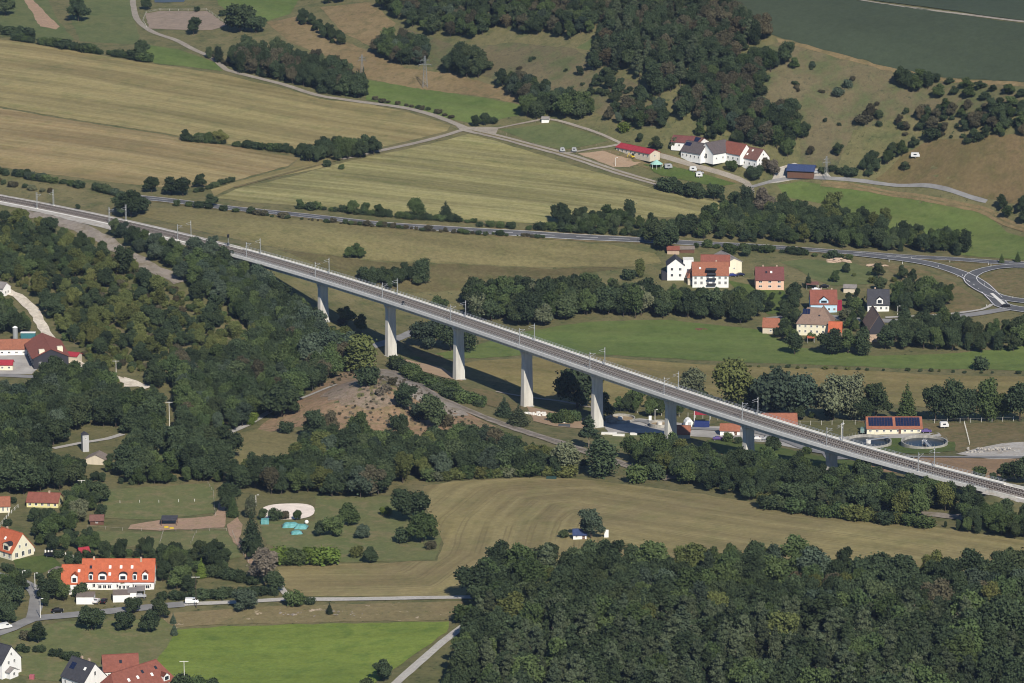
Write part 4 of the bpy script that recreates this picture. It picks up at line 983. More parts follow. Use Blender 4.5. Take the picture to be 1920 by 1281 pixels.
# --- mound bushes
for (a, b, c, k, lf, lab) in [(758, 768, 50, 'round', 'oak', 'dark tree high on the bare mound beside the branch line'), (815, 805, 62, 'round', 'oak', 'taller of the two dark trees near the foot of the mound'),
        (786, 785, 30, 'shrub', 'blue', 'small bluish bush in the bare earth of the mound'), (538, 812, 24, 'shrub', 'oak', 'small lone bush on the grassy foot of the mound'),
        (592, 824, 55, 'round', 'oak', 'dark tree at the wood edge left of the bare earth'), (620, 815, 45, 'round', 'rust', 'brownish tree at the wood edge under the bare earth'), (675, 822, 50, 'round', 'ash', 'pointed green tree at the wood edge under the bare earth'),
        (748, 805, 30, 'shrub', 'oak', 'dark bush on the bare lower slope of the mound'), (755, 826, 36, 'round', 'oak', 'dark small tree at the foot of the bare slope'), (838, 800, 26, 'shrub', 'rust', 'brown bush beside the branch line at the end of the mound'),
        (700, 715, 18, 'shrub', 'rust', 'dry brush on top of the mound'), (724, 735, 16, 'shrub', 'bare', 'pale dry brush on the upper mound'), (712, 742, 14, 'shrub', 'bare', 'grey dry brush halfway up the mound'), (735, 722, 14, 'shrub', 'rust', 'brown dry brush beside the crest of the mound')]:
    tr(a, b, c, k, lf, lab)
wood([(575, 850), (620, 844), (690, 844), (740, 852), (800, 850), (850, 838), (905, 836), (960, 838), (1010, 846), (1060, 856), (1100, 880), (1060, 895), (960, 895), (870, 898), (795, 905), (745, 918), (690, 935), (600, 932), (560, 925), (470, 930), (430, 912), (455, 898), (500, 892), (550, 888), (572, 872)],
     [(6, 'round', 'oak'), (3, 'round', 'ash'), (2, 'wide', 'oak'), (1, 'round', 'blue'), (.5, 'round', 'yellow'), (.4, 'round', 'rust')], (9, 13), 6.4,
     'dark tree in the wood along the foot of the mound', 'trees along the foot of the mound')
wood([(640, 702), (700, 692), (760, 715), (860, 775), (900, 800), (830, 815), (740, 800), (660, 790), (600, 790), (560, 800), (600, 745)], [(4, 'shrub', 'bare'), (3, 'shrub', 'rust')], (1.6, 3.6), 3.4, 'low dry brush scattered on the bare mound', 'dry brush on the bare mound')
hedge([(800, 903), (850, 900), (900, 897), (960, 893), (1010, 892), (1075, 893)], (4, 6.5), 3.2, [('shrub', 'yellow'), ('shrub', 'grey'), ('shrub', 'ash')], 'pale bush in the row along the upper edge of the hay field', 'bushes along the hay field edge')
tr(1062, 892, 62, 'round', 'grey', 'pale green tree at the end of the row above the hay field'); tr(1128, 895, 70, 'tall', 'oak', 'tall dark tree standing alone where branch line meets the hay field', 1.5); tr(1104, 842, 62, 'pine', 'spruce', 'tall dark pine in front of a viaduct pier', 1.2)
tr(1193, 905, 36, 'shrub', 'ash', 'round green bush at the corner of the hay field'); tr(1230, 900, 32, 'shrub', 'oak', 'dark round bush beside the hay field corner bush')
tr(945, 782, 40, 'spruce', 'spruce', 'small dark spruce beside the pier below the mound', 1.6); tr(972, 798, 42, 'spruce', 'pine', 'second small spruce nearer the branch line', 1.8)
hedge([(752, 688), (770, 705), (800, 722), (840, 745), (900, 765)], (3.5, 6), 3.0, [('shrub', 'ash'), ('shrub', 'oak')], 'green bush in the band between branch line and viaduct', 'bushes between branch line and viaduct', 2.5)
hedge([(830, 730), (870, 750), (905, 765)], (4, 6), 3.0, [('shrub', 'ash'), ('shrub', 'oak')], 'green bush in the band between branch line and viaduct', 'bushes between branch line and viaduct', 2.5)
for k in range(5): tr(1035 + k * 11, 790 + (k % 2) * 4, 18 + (k % 3) * 3, 'shrub', 'ash', 'green bush of the low clump between two viaduct piers', group='low clump between two piers')
# --- strip between hay field and viaduct
wood([(1175, 862), (1230, 855), (1262, 858), (1300, 868), (1420, 880), (1520, 898), (1600, 905), (1720, 918), (1790, 938), (1835, 955), (1828, 975), (1740, 978), (1640, 966), (1500, 950), (1400, 938), (1300, 914), (1215, 890)],
     [(5, 'round', 'oak'), (3, 'round', 'ash'), (1.5, 'wide', 'oak'), (.7, 'round', 'yellow'), (.4, 'pine', 'pine')], (7, 11), 6.0,
     'dark tree in the long strip between viaduct and hay field', 'trees between the viaduct and the hay field', avoid_rail=4.5)
hedge([(1420, 948), (1500, 962), (1600, 974), (1700, 986), (1745, 990)], (4, 6), 3.4, [('shrub', 'yellow'), ('shrub', 'ash'), ('shrub', 'oak')], 'lighter bush along the hay field under the tree strip', 'lighter bushes under the tree strip')
wood([(1765, 990), (1840, 968), (1900, 975), (1990, 985), (1990, 1030), (1900, 1012), (1800, 998)], [(3, 'round', 'ash'), (3, 'round', 'oak'), (1, 'tall', 'oak')], (6, 9), 5.5, 'dark tree beyond the end of the hay field by the track', 'trees at the far end of the hay field', avoid_rail=6)
tr(1835, 960, 34, 'tall', 'oak', 'narrow dark tree in front of the end of the viaduct', 1.3); tr(1836, 895, 22, 'shrub', 'ash', 'small round tree on the bare brown field')
for a, b, c in ((1885, 902, 34), (1905, 906, 42), (1925, 905, 50), (1862, 906, 20)): tr(a, b, c, 'round', 'oak', 'dark tree in the clump at the edge of the bare brown field', group='clump at the bare field')
tr(1225, 858, 52, 'wide', 'ash', 'broad green tree in front of the round basin by the viaduct'); tr(1452, 846, 34, 'round', 'oak', 'dark bush on the lawn beyond the viaduct'); tr(1513, 852, 16, 'shrub', 'ash', 'small round shrub by the grey works drive')
tr(1365, 828, 18, 'shrub', 'ash', 'green bush in front of the brown roofed shed'); tr(1385, 832, 14, 'shrub', 'oak', 'dark small bush beside the brown roofed shed')
# --- valley woods
wood([(880, 575), (960, 565), (1100, 566), (1260, 570), (1400, 575), (1425, 590), (1425, 610), (1360, 604), (1250, 597), (1100, 600), (1020, 607), (960, 612), (890, 600)],
     [(6, 'round', 'oak'), (3, 'round', 'ash'), (1.5, 'wide', 'oak'), (.6, 'tall', 'oak'), (.5, 'round', 'grey')], (9, 16), 6.2,
     'tall dark tree in the river wood behind the green meadow', 'trees of the river wood')
wood([(885, 560), (960, 545), (1100, 545), (1200, 552), (1180, 562), (1000, 566), (890, 574)], [(3, 'round', 'oak'), (2, 'round', 'ash')], (6, 12), 9, 'dark tree at the back edge of the river wood', 'trees at the back of the river wood')
for a, b, c, k, lf, lab in [(894, 600, 52, 'round', 'grey', 'pale willow beside the viaduct at the river wood'), (845, 658, 62, 'round', 'oak', 'dark tree behind the viaduct near the road'), (800, 652, 58, 'wide', 'blue', 'broad bluish tree by the road behind the viaduct'), (878, 660, 60, 'tall', 'oak', 'dark upright tree seen behind a viaduct pier'),
        (820, 600, 45, 'round', 'ash', 'mid green tree over the far parapet'), (1022, 610, 40, 'round', 'grey', 'small pale tree at the river wood corner')]: tr(a, b, c, k, lf, lab)
wood([(652, 530), (700, 522), (798, 520), (800, 538), (740, 548), (690, 542)], [(3, 'round', 'oak'), (1, 'round', 'ash')], (6, 9), 4.3, 'dark tree in the oval clump behind the viaduct', 'oval clump behind the viaduct', avoid_rail=5)
tr(790, 530, 44, 'tall', 'oak', 'tallest tree of the oval clump behind the viaduct', 1.4)
for a, b in ((655, 485), (668, 484), (676, 485)): tr(a, b, 22 if a != 668 else 28, 'round', 'ash', 'small tree of the lone clump in the dry meadow', group='lone clump in the dry meadow')
wood([(598, 610), (640, 605), (700, 625), (690, 650), (620, 655)], [(2, 'round', 'oak'), (1, 'round', 'yellow'), (1, 'shrub', 'rust')], (6, 9), 6, 'dark tree between the first piers', 'trees between the first piers', avoid_rail=6)
# trees behind the works
for a, b, c, k, lf, lab in [(1375, 775, 100, 'round', 'yellow', 'tall yellowish poplar behind the viaduct'), (1300, 760, 68, 'round', 'grey', 'pale grey willow behind the viaduct'), (1082, 765, 92, 'wide', 'oak', 'broad dark tree beside a viaduct pier'), (1128, 790, 50, 'round', 'oak', 'dark tree right behind a viaduct pier'),
      (1455, 785, 96, 'wide', 'blue', 'broad bluish tree behind the orange shed roof'), (1505, 785, 82, 'round', 'blue', 'bluish tree next to the orange shed roof'), (1562, 788, 84, 'round', 'grey', 'thin pale birch behind the works'), (1598, 788, 84, 'tall', 'grey', 'slender pale birch with white trunk behind the works'),
      (1642, 785, 66, 'round', 'oak', 'dark tree left of the solar roofed building'), (1700, 785, 70, 'spruce', 'ash', 'dark pointed tree behind the solar roofed building'), (1754, 790, 66, 'round', 'oak', 'dark round tree right of the solar roofed building'), (1415, 775, 55, 'round', 'oak', 'dark tree between the poplar and the orange shed'),
      (1788, 790, 76, 'tall', 'oak', 'dark tall tree in the alder row beyond the works'), (1815, 790, 60, 'round', 'oak', 'dark round alder in the row beyond the works'), (1850, 790, 78, 'tall', 'ash', 'tall two headed alder in the row beyond the works'), (1880, 788, 50, 'round', 'ash', 'lower green alder beside the tall two headed one'),
      (1912, 790, 70, 'round', 'oak', 'dark alder at the edge of the works meadow'), (1620, 790, 44, 'round', 'oak', 'short dark tree beside the white trunked birch'), (1840, 694, 26, 'shrub', 'oak', 'lone dark bush on the ditch in the green meadow')]: tr(a, b, c, k, lf, lab)
wood([(1140, 775), (1250, 785), (1290, 780), (1290, 770), (1200, 762), (1140, 765)], [(2, 'round', 'oak'), (1, 'round', 'ash')], (6, 9), 7, 'dark tree behind the round basins', 'trees behind the round basins', avoid_rail=5)
wood([(1310, 775), (1440, 785), (1620, 792), (1620, 785), (1440, 776), (1320, 765)], [(2, 'round', 'oak'), (1, 'shrub', 'ash')], (6, 9), 8, 'dark undergrowth tree behind the orange shed', 'undergrowth behind the orange shed', avoid_rail=6)
hedge([(1340, 688), (1450, 690), (1600, 694), (1750, 698), (1960, 700)], (1.0, 1.8), 5, [('shrub', 'oak'), ('shrub', 'yellow')], 'low weed bush along the ditch of the green meadow', 'weeds along the meadow ditch')
# village
wood([(1660, 560), (1700, 548), (1760, 552), (1790, 580), (1770, 590), (1690, 590)], [(3, 'round', 'oak'), (2, 'round', 'ash')], (8, 11), 6, 'dark tree in the grove inside the road junction', 'grove inside the road junction')
wood([(1665, 628), (1720, 612), (1800, 615), (1860, 628), (1990, 620), (1990, 650), (1900, 660), (1800, 662), (1680, 660)], [(4, 'round', 'oak'), (2, 'tall', 'oak'), (2, 'round', 'ash')], (7, 12), 7.5, 'dark tree in the row between village road and green meadow', 'trees between village road and meadow')
wood([(1440, 580), (1500, 585), (1500, 650), (1460, 640), (1440, 615)], [(2, 'round', 'oak'), (1, 'round', 'ash')], (6, 9), 7, 'dark garden tree beside the small orange roof', 'garden trees by the small orange roof')
for a, b, c, k, lf, lab in [(1490, 665, 40, 'round', 'oak', 'dark tree in front of the old inn'), (1560, 664, 48, 'wide', 'oak', 'broad dark tree before the red annex of the inn'), (1590, 662, 44, 'round', 'ash', 'dark tree between inn and steep barn'), (1618, 668, 52, 'tall', 'oak', 'slim dark tree touching the steep barn'), (1520, 640, 16, 'shrub', 'ash', 'small bush in front of the inn wall'),
        (1660, 655, 45, 'round', 'oak', 'dark tree right beside the steep barn'), (1605, 592, 34, 'round', 'ash', 'green tree between blue house and grey roofed house'), (1585, 600, 22, 'shrub', 'grey', 'pale bush beside the blue house'), (1515, 540, 30, 'spruce', 'spruce', 'dark pointed conifer by the driveway turn'),
        (1490, 566, 36, 'round', 'oak', 'dark tree beside the pink house garden'), (1650, 545, 26, 'round', 'oak', 'dark tree behind the grey roofed house'), (1565, 530, 22, 'round', 'ash', 'green tree behind the blue house'), (1200, 520, 34, 'tall', 'yellow', 'yellowish narrow tree left of the white house'),
        (1250, 470, 50, 'wide', 'oak', 'big dark tree where the country road disappears'), (1228, 462, 50, 'round', 'oak', 'dark tree right beside the country road'), (1400, 482, 24, 'round', 'oak', 'dark tree behind the pink house'), (1370, 478, 22, 'shrub', 'ash', 'green bush along the road behind the hall'), (1180, 525, 22, 'shrub', 'oak', 'dark bush at the end of the dry meadow'), (1695, 578, 24, 'shrub', 'lime', 'light green round bush by the junction grove')]: tr(a, b, c, k, lf, lab)
wood([(1225, 560), (1300, 558), (1430, 568), (1430, 580), (1240, 575)], [(2, 'round', 'oak'), (2, 'round', 'ash'), (.7, 'spruce', 'spruce')], (6, 10), 8, 'dark tree just below the white house terrace', 'trees below the white house terrace')
# --- road band
wood([(1040, 432), (1110, 430), (1150, 440), (1080, 441)], [(2, 'round', 'oak'), (1, 'round', 'ash')], (6, 9), 7, 'dark tree in the band along the country road', 'trees along the country road')
wood([(1030, 420), (1120, 420), (1200, 428), (1300, 430), (1360, 410), (1400, 400), (1450, 395), (1560, 405), (1640, 425), (1700, 445), (1815, 470), (1800, 480), (1700, 474), (1500, 460), (1400, 455), (1250, 448), (1150, 442), (1040, 430)],
     [(5, 'round', 'oak'), (3, 'round', 'ash'), (1, 'tall', 'oak'), (.7, 'round', 'yellow'), (.6, 'spruce', 'spruce')], (6, 11), 6.4,
     'dark tree in the wooded band between country road and fields', 'trees between country road and fields')
for a, b, c, k, lf, lab in [(1062, 425, 34, 'round', 'oak', 'round dark tree at the corner of the mown field'), (1180, 420, 44, 'tall', 'oak', 'tall brownish tree above the road band'), (1558, 412, 50, 'round', 'yellow', 'yellow green tree above the allotment huts'), (1400, 400, 50, 'tall', 'spruce', 'slim dark conifer at the lane junction'), (1385, 400, 40, 'spruce', 'spruce', 'dark conifer beside the lane junction'), (1430, 405, 52, 'round', 'bare', 'grey bare tree near the allotment huts'),
        (1660, 420, 30, 'round', 'yellow', 'light green tree at the pasture edge'), (1775, 470, 44, 'tall', 'oak', 'dark poplar at the end of the road band'), (1790, 472, 40, 'tall', 'ash', 'second poplar at the end of the road band'), (1810, 474, 42, 'tall', 'oak', 'last poplar before the open pasture'), (1878, 494, 20, 'spruce', 'ash', 'small conifer beside the wide road'), (1908, 492, 22, 'spruce', 'ash', 'small conifer at the picture edge beside the wide road')]: tr(a, b, c, k, lf, lab)
hedge([(1250, 356), (1290, 368), (1330, 378), (1380, 388)], (5, 8), 5, [('round', 'oak'), ('shrub', 'oak')], 'dark tree in the row at the end of the farm track', 'row at the end of the farm track')
# hedges beside fields
hedge([(560, 392), (600, 394), (640, 398), (700, 404), (760, 410), (840, 415), (900, 418)], (1.8, 4.4), 2.2, [('shrub', 'oak'), ('shrub', 'ash')], 'bush in the roadside hedge below the mown field', 'roadside hedge below the mown field')
for a, b, c, lab in [(563, 392, 18, 'round bush at the left end of the roadside hedge'), (661, 402, 26, 'first round tree of the roadside hedge'), (684, 402, 22, 'second round tree of the roadside hedge'), (712, 405, 22, 'third round tree of the roadside hedge'), (780, 412, 40, 'open crowned tall tree in the roadside hedge')]: tr(a, b, c, 'round', 'ash', lab)
tr(836, 412, 36, 'spruce', 'spruce', 'dark pointed tree in the roadside hedge', 1.6)
for a, b, c, lab in [(284, 361, 29, 'lone round tree at the tan field left of the pair'), (321, 366, 34, 'left tree of the dark pair by the tan field'), (343, 368, 34, 'right tree of the dark pair by the tan field'), (374, 352, 24, 'small dark tree right of the pair by the tan field'), (51, 331, 14, 'tiny tree on the edge of the tan field'),
        (246, 406, 48, 'big bush between railway and country road'), (233, 405, 40, 'left half of the big bush by the railway'), (258, 400, 38, 'right half of the big bush by the railway'), (395, 388, 24, 'round bush on the far side of the country road'), (147, 393, 10, 'tiny bush beside the railway')]: tr(a, b, c, 'round', 'oak', lab, 1.25)
hedge([(362, 362), (400, 352), (436, 340)], (2.4, 3.2), 2.6, [('shrub', 'oak')], 'dark bush of the short hedge beside the tan field', 'short hedge beside the tan field')
hedge([(-40, 320), (30, 330), (80, 340), (130, 348), (180, 358), (215, 366), (235, 378)], (2.5, 4.5), 3.0, [('shrub', 'oak'), ('shrub', 'ash'), ('shrub', 'blue')], 'dark bush in the hedge between tan field and railway', 'hedge between tan field and railway')
hedge([(-40, 338), (40, 352), (100, 362)], (2, 3.2), 4.0, [('shrub', 'grey'), ('shrub', 'oak'), ('shrub', 'rust')], 'greyish bush in the second hedge above the railway', 'second hedge above the railway')
hedge([(330, 386), (380, 390), (430, 396), (470, 400)], (2.2, 4), 4.5, [('shrub', 'oak'), ('shrub', 'ash')], 'bush between country road and dry meadow', 'bushes beside the country road')
hedge([(480, 403), (540, 410), (640, 420), (760, 430), (900, 440), (1020, 446)], (.8, 3.2), 2.1, [('shrub', 'oak'), ('shrub', 'ash'), ('shrub', 'rust')], 'low bush on the meadow side of the country road', 'low bushes on the meadow side of the road')
for a, b, c, lf in [(348, 263, 20, 'oak'), (372, 265, 16, 'ash'), (392, 268, 20, 'ash'), (414, 270, 26, 'yellow')]: tr(a, b, c, 'round', lf, 'tree in the left group of the hedge between the two stubble fields', 1.2, group='left group of the field hedge')
hedge([(345, 264), (420, 271), (450, 275), (500, 281), (552, 288)], (2.2, 5), 2.4, [('shrub', 'ash'), ('shrub', 'oak')], 'bush in the hedge between the two stubble fields', 'hedge between the two stubble fields')
wood([(562, 296), (600, 290), (640, 285), (700, 280), (712, 288), (690, 296), (640, 302), (590, 308), (565, 304)], [(3, 'round', 'oak'), (1, 'round', 'ash')], (6, 10), 4.6, 'dark tree in the oval copse between the stubble fields', 'oval copse between the stubble fields')
tr(614, 313, 14, 'shrub', 'oak', 'small bush right below the oval copse'); tr(640, 318, 10, 'shrub', 'ash', 'tiny bush near the oval copse on the mown field')
hedge([(20, 74), (80, 84), (150, 96), (220, 106), (285, 117)], (3, 6.5), 2.3, [('shrub', 'oak'), ('shrub', 'ash')], 'dark bush in the hedge above the large stubble field', 'hedge above the large stubble field')
tr(265, 110, 34, 'round', 'oak', 'round tree near the end of the upper field hedge')
# --- upper left
for a, b, c, k, lf, lab in [(147, 40, 46, 'round', 'oak', 'two storey high tree on the upper pasture'), (145, 22, 30, 'round', 'ash', 'tree behind the one on the upper pasture'), (276, 18, 24, 'round', 'oak', 'dark tree by the small pond'), (363, 65, 32, 'round', 'oak', 'dark tree at the near edge of the grey riding arena'), (392, 110, 22, 'tall', 'oak', 'left narrow tree below the farm track'), (410, 118, 30, 'tall', 'spruce', 'right narrow tree below the farm track'),
        (10, 30, 40, 'round', 'oak', 'dark tree beside the roofs at the upper corner'), (450, 60, 58, 'wide', 'oak', 'big dark tree right of the riding arena'), (480, 62, 36, 'wide', 'oak', 'lower dark tree beside the big one by the riding arena'), (418, 30, 12, 'shrub', 'oak', 'small bush by the riding arena corner'), (370, 22, 10, 'shrub', 'oak', 'small bush behind the riding arena')]: tr(a, b, c, k, lf, lab)
hedge([(-20, 60), (20, 66), (60, 72)], (4, 7), 4, [('round', 'oak'), ('shrub', 'oak')], 'tree at the upper corner above the stubble field', 'trees at the upper corner')
hedge([(385, 95), (420, 120), (450, 128)], (2, 3.5), 4, [('shrub', 'oak'), ('shrub', 'rust')], 'bush beside the farm track near the long conifer row', 'bushes by the farm track')
wood([(430, 120), (460, 108), (520, 112), (600, 135), (650, 150), (688, 165), (690, 184), (640, 184), (580, 168), (520, 150), (440, 136)], [(3, 'spruce', 'oak'), (3, 'round', 'oak'), (1, 'round', 'rust'), (2, 'tall', 'oak')], (9, 14), 4.7, 'dark tree in the long thick row above the stubble field', 'long thick row above the stubble field')
wood([(565, 30), (590, 45), (650, 78), (640, 90), (600, 70), (560, 45)], [(2, 'round', 'oak'), (1, 'shrub', 'oak')], (5, 8), 4.8, 'dark tree in the hedge on the tan hillside', 'hedge on the tan hillside')
wood([(540, 0), (640, -10), (700, -20), (690, 0), (600, 12)], [(2, 'round', 'oak')], (6, 9), 9, 'dark tree at the top of the tan hillside', 'trees at the top of the tan hillside')
# --- hill woods
HILLMIX = [(5, 'round', 'oak'), (2, 'round', 'ash'), (2, 'round', 'rust'), (1, 'round', 'blue')]
wood([(700, 0), (760, -60), (1230, -60), (1205, 10), (1150, 45), (1110, 70), (1060, 78), (1000, 70), (930, 55), (880, 78), (830, 76), (780, 55), (735, 35)], HILLMIX, (7, 12), 6.6, 'dark tree in the wood on the upper hillside', 'wood on the upper hillside')
wood([(700, 95), (760, 85), (800, 100), (800, 122), (760, 128), (720, 110)], HILLMIX, (9, 13), 4.8, 'dark tree in the big round copse by the pylon', 'round copse by the pylon')
wood([(832, 132), (868, 110), (904, 128), (900, 147), (845, 144)], [(1, 'round', 'oak')], (9, 14), 4.6, 'dark tree in the pointed copse on the hillside', 'pointed copse on the hillside')
wood([(925, 150), (960, 155), (1010, 180), (1060, 200), (1000, 215), (970, 190)], HILLMIX, (7, 11), 5.2, 'dark tree in the row running down to the paddock', 'row running down to the paddock')
wood([(970, 215), (1020, 195), (1105, 215), (1110, 235), (1050, 226), (985, 226)], [(3, 'round', 'oak'), (1, 'round', 'ash')], (10, 14), 6.5, 'tall dark tree behind the fenced paddock', 'trees behind the fenced paddock')
wood([(1145, 40), (1215, 0), (1330, -30), (1392, 45), (1440, 70), (1400, 100), (1330, 150), (1285, 180), (1220, 190), (1190, 150), (1150, 140), (1090, 130), (1120, 90)], [(4, 'pine', 'pine'), (3, 'round', 'oak'), (1.5, 'round', 'rust'), (1, 'tall', 'oak')], (9, 15), 5.8, 'tall tree in the pine wood on the hill crest', 'pine wood on the hill crest')
wood([(1320, 150), (1400, 110), (1475, 120), (1440, 150), (1420, 180), (1440, 205), (1490, 225), (1512, 250), (1500, 285), (1490, 302), (1440, 282), (1360, 265), (1290, 240), (1270, 215)], HILLMIX, (9, 13), 5.6, 'dark tree in the wood directly above the white farm', 'wood above the white farm')
wood([(1310, 255), (1360, 262), (1440, 276), (1492, 298), (1480, 305), (1440, 292), (1380, 278), (1320, 270)], HILLMIX, (7, 11), 5.2, 'dark tree directly behind the white farmhouses', 'trees directly behind the farmhouses')
wood([(1130, 215), (1200, 200), (1270, 215), (1260, 240), (1200, 245), (1150, 235)], HILLMIX, (6, 10), 6, 'dark tree in the garden wood above the red stable', 'garden wood above the red stable')
wood([(1100, 130), (1190, 150), (1280, 195), (1200, 215), (1110, 190), (1080, 150)], [(2, 'shrub', 'oak'), (2, 'round', 'oak'), (1, 'shrub', 'ash')], (5, 10), 8.0, 'dark bush scattered on the hillside pasture', 'bushes on the hillside pasture', cluster=3)
wood([(905, 110), (1000, 110), (1090, 140), (1100, 170), (1000, 160), (930, 135)], [(2, 'shrub', 'oak'), (1, 'shrub', 'rust')], (4, 9), 19, 'small bush on the open brown hillside', 'bushes on the open brown hillside', cluster=3)
wood([(1490, 110), (1560, 115), (1640, 150), (1600, 190), (1510, 190), (1480, 160)], [(3, 'shrub', 'rust'), (2, 'shrub', 'blue'), (1, 'shrub', 'oak')], (3.5, 9), 15, 'small bush on the open hill above the farm', 'bushes on the open hill above the farm', cluster=3)
for a, b, c, k, lf, lab in [(1452, 130, 28, 'round', 'blue', 'bluish tree beside the hilltop wood'), (1490, 130, 22, 'round', 'ash', 'green tree at the tip of the hilltop wood'), (1425, 158, 26, 'round', 'oak', 'round tree jutting out of the hillside wood'), (1572, 180, 18, 'shrub', 'blue', 'bluish bush halfway up the open hill'), (1590, 165, 16, 'shrub', 'blue', 'second bluish bush halfway up the open hill'), (1506, 245, 14, 'shrub', 'oak', 'bush beside the farm wood'),
                            (1570, 292, 24, 'round', 'oak', 'small tree on the meadow behind the blue roofed shed'), (1520, 292, 18, 'round', 'rust', 'brownish small tree behind the blue roofed shed'), (1697, 318, 16, 'shrub', 'oak', 'lone round bush on the brown slope')]: tr(a, b, c, k, lf, lab)
wood([(1672, 160), (1740, 160), (1770, 190), (1740, 188), (1690, 186)], HILLMIX, (7, 11), 5.5, 'dark tree in the clump below the orchard', 'clump below the orchard')
wood([(1590, 235), (1620, 220), (1700, 225), (1780, 195), (1830, 210), (1940, 215), (1990, 225), (1990, 262), (1900, 258), (1830, 268), (1760, 255), (1720, 252), (1660, 238)], [(3, 'round', 'oak'), (2, 'round', 'rust'), (2, 'shrub', 'oak'), (1, 'round', 'ash')], (5, 9), 4.9, 'dark tree in the wide scrub belt on the hill', 'wide scrub belt on the hill', cluster=2)
wood([(1605, 330), (1640, 305), (1680, 282), (1740, 255), (1720, 275), (1670, 312), (1630, 335)], [(3, 'round', 'oak'), (2, 'round', 'ash')], (6, 9), 4.8, 'dark tree in the diagonal row beside the brown slope', 'diagonal row beside the brown slope')
for k, (a, b) in enumerate([(1728, 149), (1755, 154), (1780, 158), (1812, 165), (1838, 168), (1862, 172), (1893, 177), (1916, 183), (1790, 178), (1817, 182), (1846, 188), (1874, 196), (1897, 200), (1918, 204), (1700, 146)]):
    tr(a, b, 19 - (k % 3) * 3, 'round', 'oak' if k % 3 else 'ash', 'small orchard tree in the rows below the dark green field', 1.5, group='orchard rows')
wood([(1845, 395), (1880, 385), (1990, 395), (1990, 432), (1920, 430), (1870, 405)], [(2, 'round', 'oak'), (1, 'round', 'ash')], (6, 9), 7.5, 'dark tree in the copse where the lane ends', 'copse where the lane ends')
wood([(1480, 300), (1560, 290), (1640, 240), (1600, 200), (1700, 210), (1960, 220), (1960, 160), (1700, 150), (1500, 120), (1440, 140), (1520, 240)], [(3, 'shrub', 'oak'), (2, 'shrub', 'rust'), (2, 'shrub', 'blue')], (2.5, 6.5), 21, 'small bush on the dry upper hill', 'small bushes on the dry upper hill', cluster=3)
wood([(1520, 318), (1600, 305), (1620, 330), (1590, 336)], [(2, 'shrub', 'oak'), (1, 'shrub', 'rust')], (5, 9), 7, 'dark bush on the meadow behind the blue roofed shed', 'bushes on the meadow behind the shed')
wood([(1240, 552), (1430, 560), (1500, 575), (1470, 545), (1380, 550), (1300, 545)], [(2, 'round', 'oak'), (1, 'round', 'ash')], (5, 9), 8, 'dark garden tree below the village houses', 'garden trees below the village houses')
wood([(1570, 600), (1620, 590), (1630, 615), (1600, 640), (1575, 620)], [(2, 'round', 'oak'), (1, 'round', 'ash')], (5, 8), 6, 'dark tree in the gardens between inn and steep barn', 'trees between inn and barn')
wood([(1480, 556), (1515, 560), (1510, 610), (1475, 600)], [(2, 'round', 'oak'), (1, 'shrub', 'ash')], (4, 7), 6, 'dark garden tree beside the village lane', 'garden trees by the village lane')
wood([(1590, 560), (1625, 556), (1625, 585), (1590, 585)], [(2, 'round', 'ash'), (1, 'round', 'oak')], (4, 7), 6, 'green garden tree between the blue house and the slate roof', 'garden trees by the slate roof')
wood([(1560, 505), (1690, 515), (1720, 530), (1690, 545), (1640, 535)], [(2, 'shrub', 'oak'), (1, 'shrub', 'yellow'), (1, 'round', 'oak')], (4, 8), 6, 'dark bush on the bank below the slip road', 'bushes on the bank below the slip road')
hedge([(1300, 463), (1400, 470), (1500, 478), (1600, 487)], (2, 4.5), 4, [('shrub', 'oak'), ('shrub', 'ash')], 'dark bush on the village side of the country road', 'bushes on the village side of the road')
hedge([(900, 426), (1000, 431), (1100, 438), (1200, 444)], (2.5, 5), 4.5, [('shrub', 'oak'), ('shrub', 'ash')], 'dark bush on the field side of the country road', 'bushes on the field side of the road')
hedge([(1500, 325), (1560, 322), (1600, 332)], (3, 5), 4, [('shrub', 'oak')], 'dark bush behind the blue roofed shed', 'bushes behind the blue roofed shed')
for a, b, c, k, lf, lab in [(1372, 322, 24, 'wide', 'ash', 'round tree in front of the white farmhouse'), (1415, 338, 30, 'wide', 'oak', 'dark tree at the farm lane'), (1450, 330, 30, 'round', 'bare', 'pale grey tree at the farmhouse gable'), (1435, 322, 26, 'round', 'rust', 'brownish tree before the farmhouse gable'), (1262, 362, 28, 'round', 'oak', 'dark tree below the farm yard'), (1300, 372, 34, 'wide', 'oak', 'broad dark tree left in the group below the farm'), (1340, 374, 32, 'wide', 'oak', 'broad dark tree right in the group below the farm'),
        (1230, 282, 26, 'round', 'oak', 'dark tree behind the red stable'), (1265, 280, 22, 'round', 'grey', 'greyish tree between stable and farm'), (1200, 268, 18, 'round', 'oak', 'small dark tree behind the stable end'), (1170, 248, 20, 'shrub', 'lime', 'yellow green bush above the stable'), (1335, 262, 26, 'round', 'oak', 'dark tree behind the farm roofs'),
        (893, 238, 22, 'round', 'oak', 'dark tree at the farm track crossing'), (910, 236, 24, 'round', 'oak', 'second dark tree at the farm track crossing'), (925, 232, 14, 'shrub', 'oak', 'bush at the farm track crossing')]: tr(a, b, c, k, lf, lab)
hedge([(700, 188), (760, 200), (820, 212), (850, 222)], (1.6, 3), 4, [('shrub', 'oak'), ('shrub', 'rust')], 'low bush between green strip and farm track', 'low bushes between green strip and farm track')
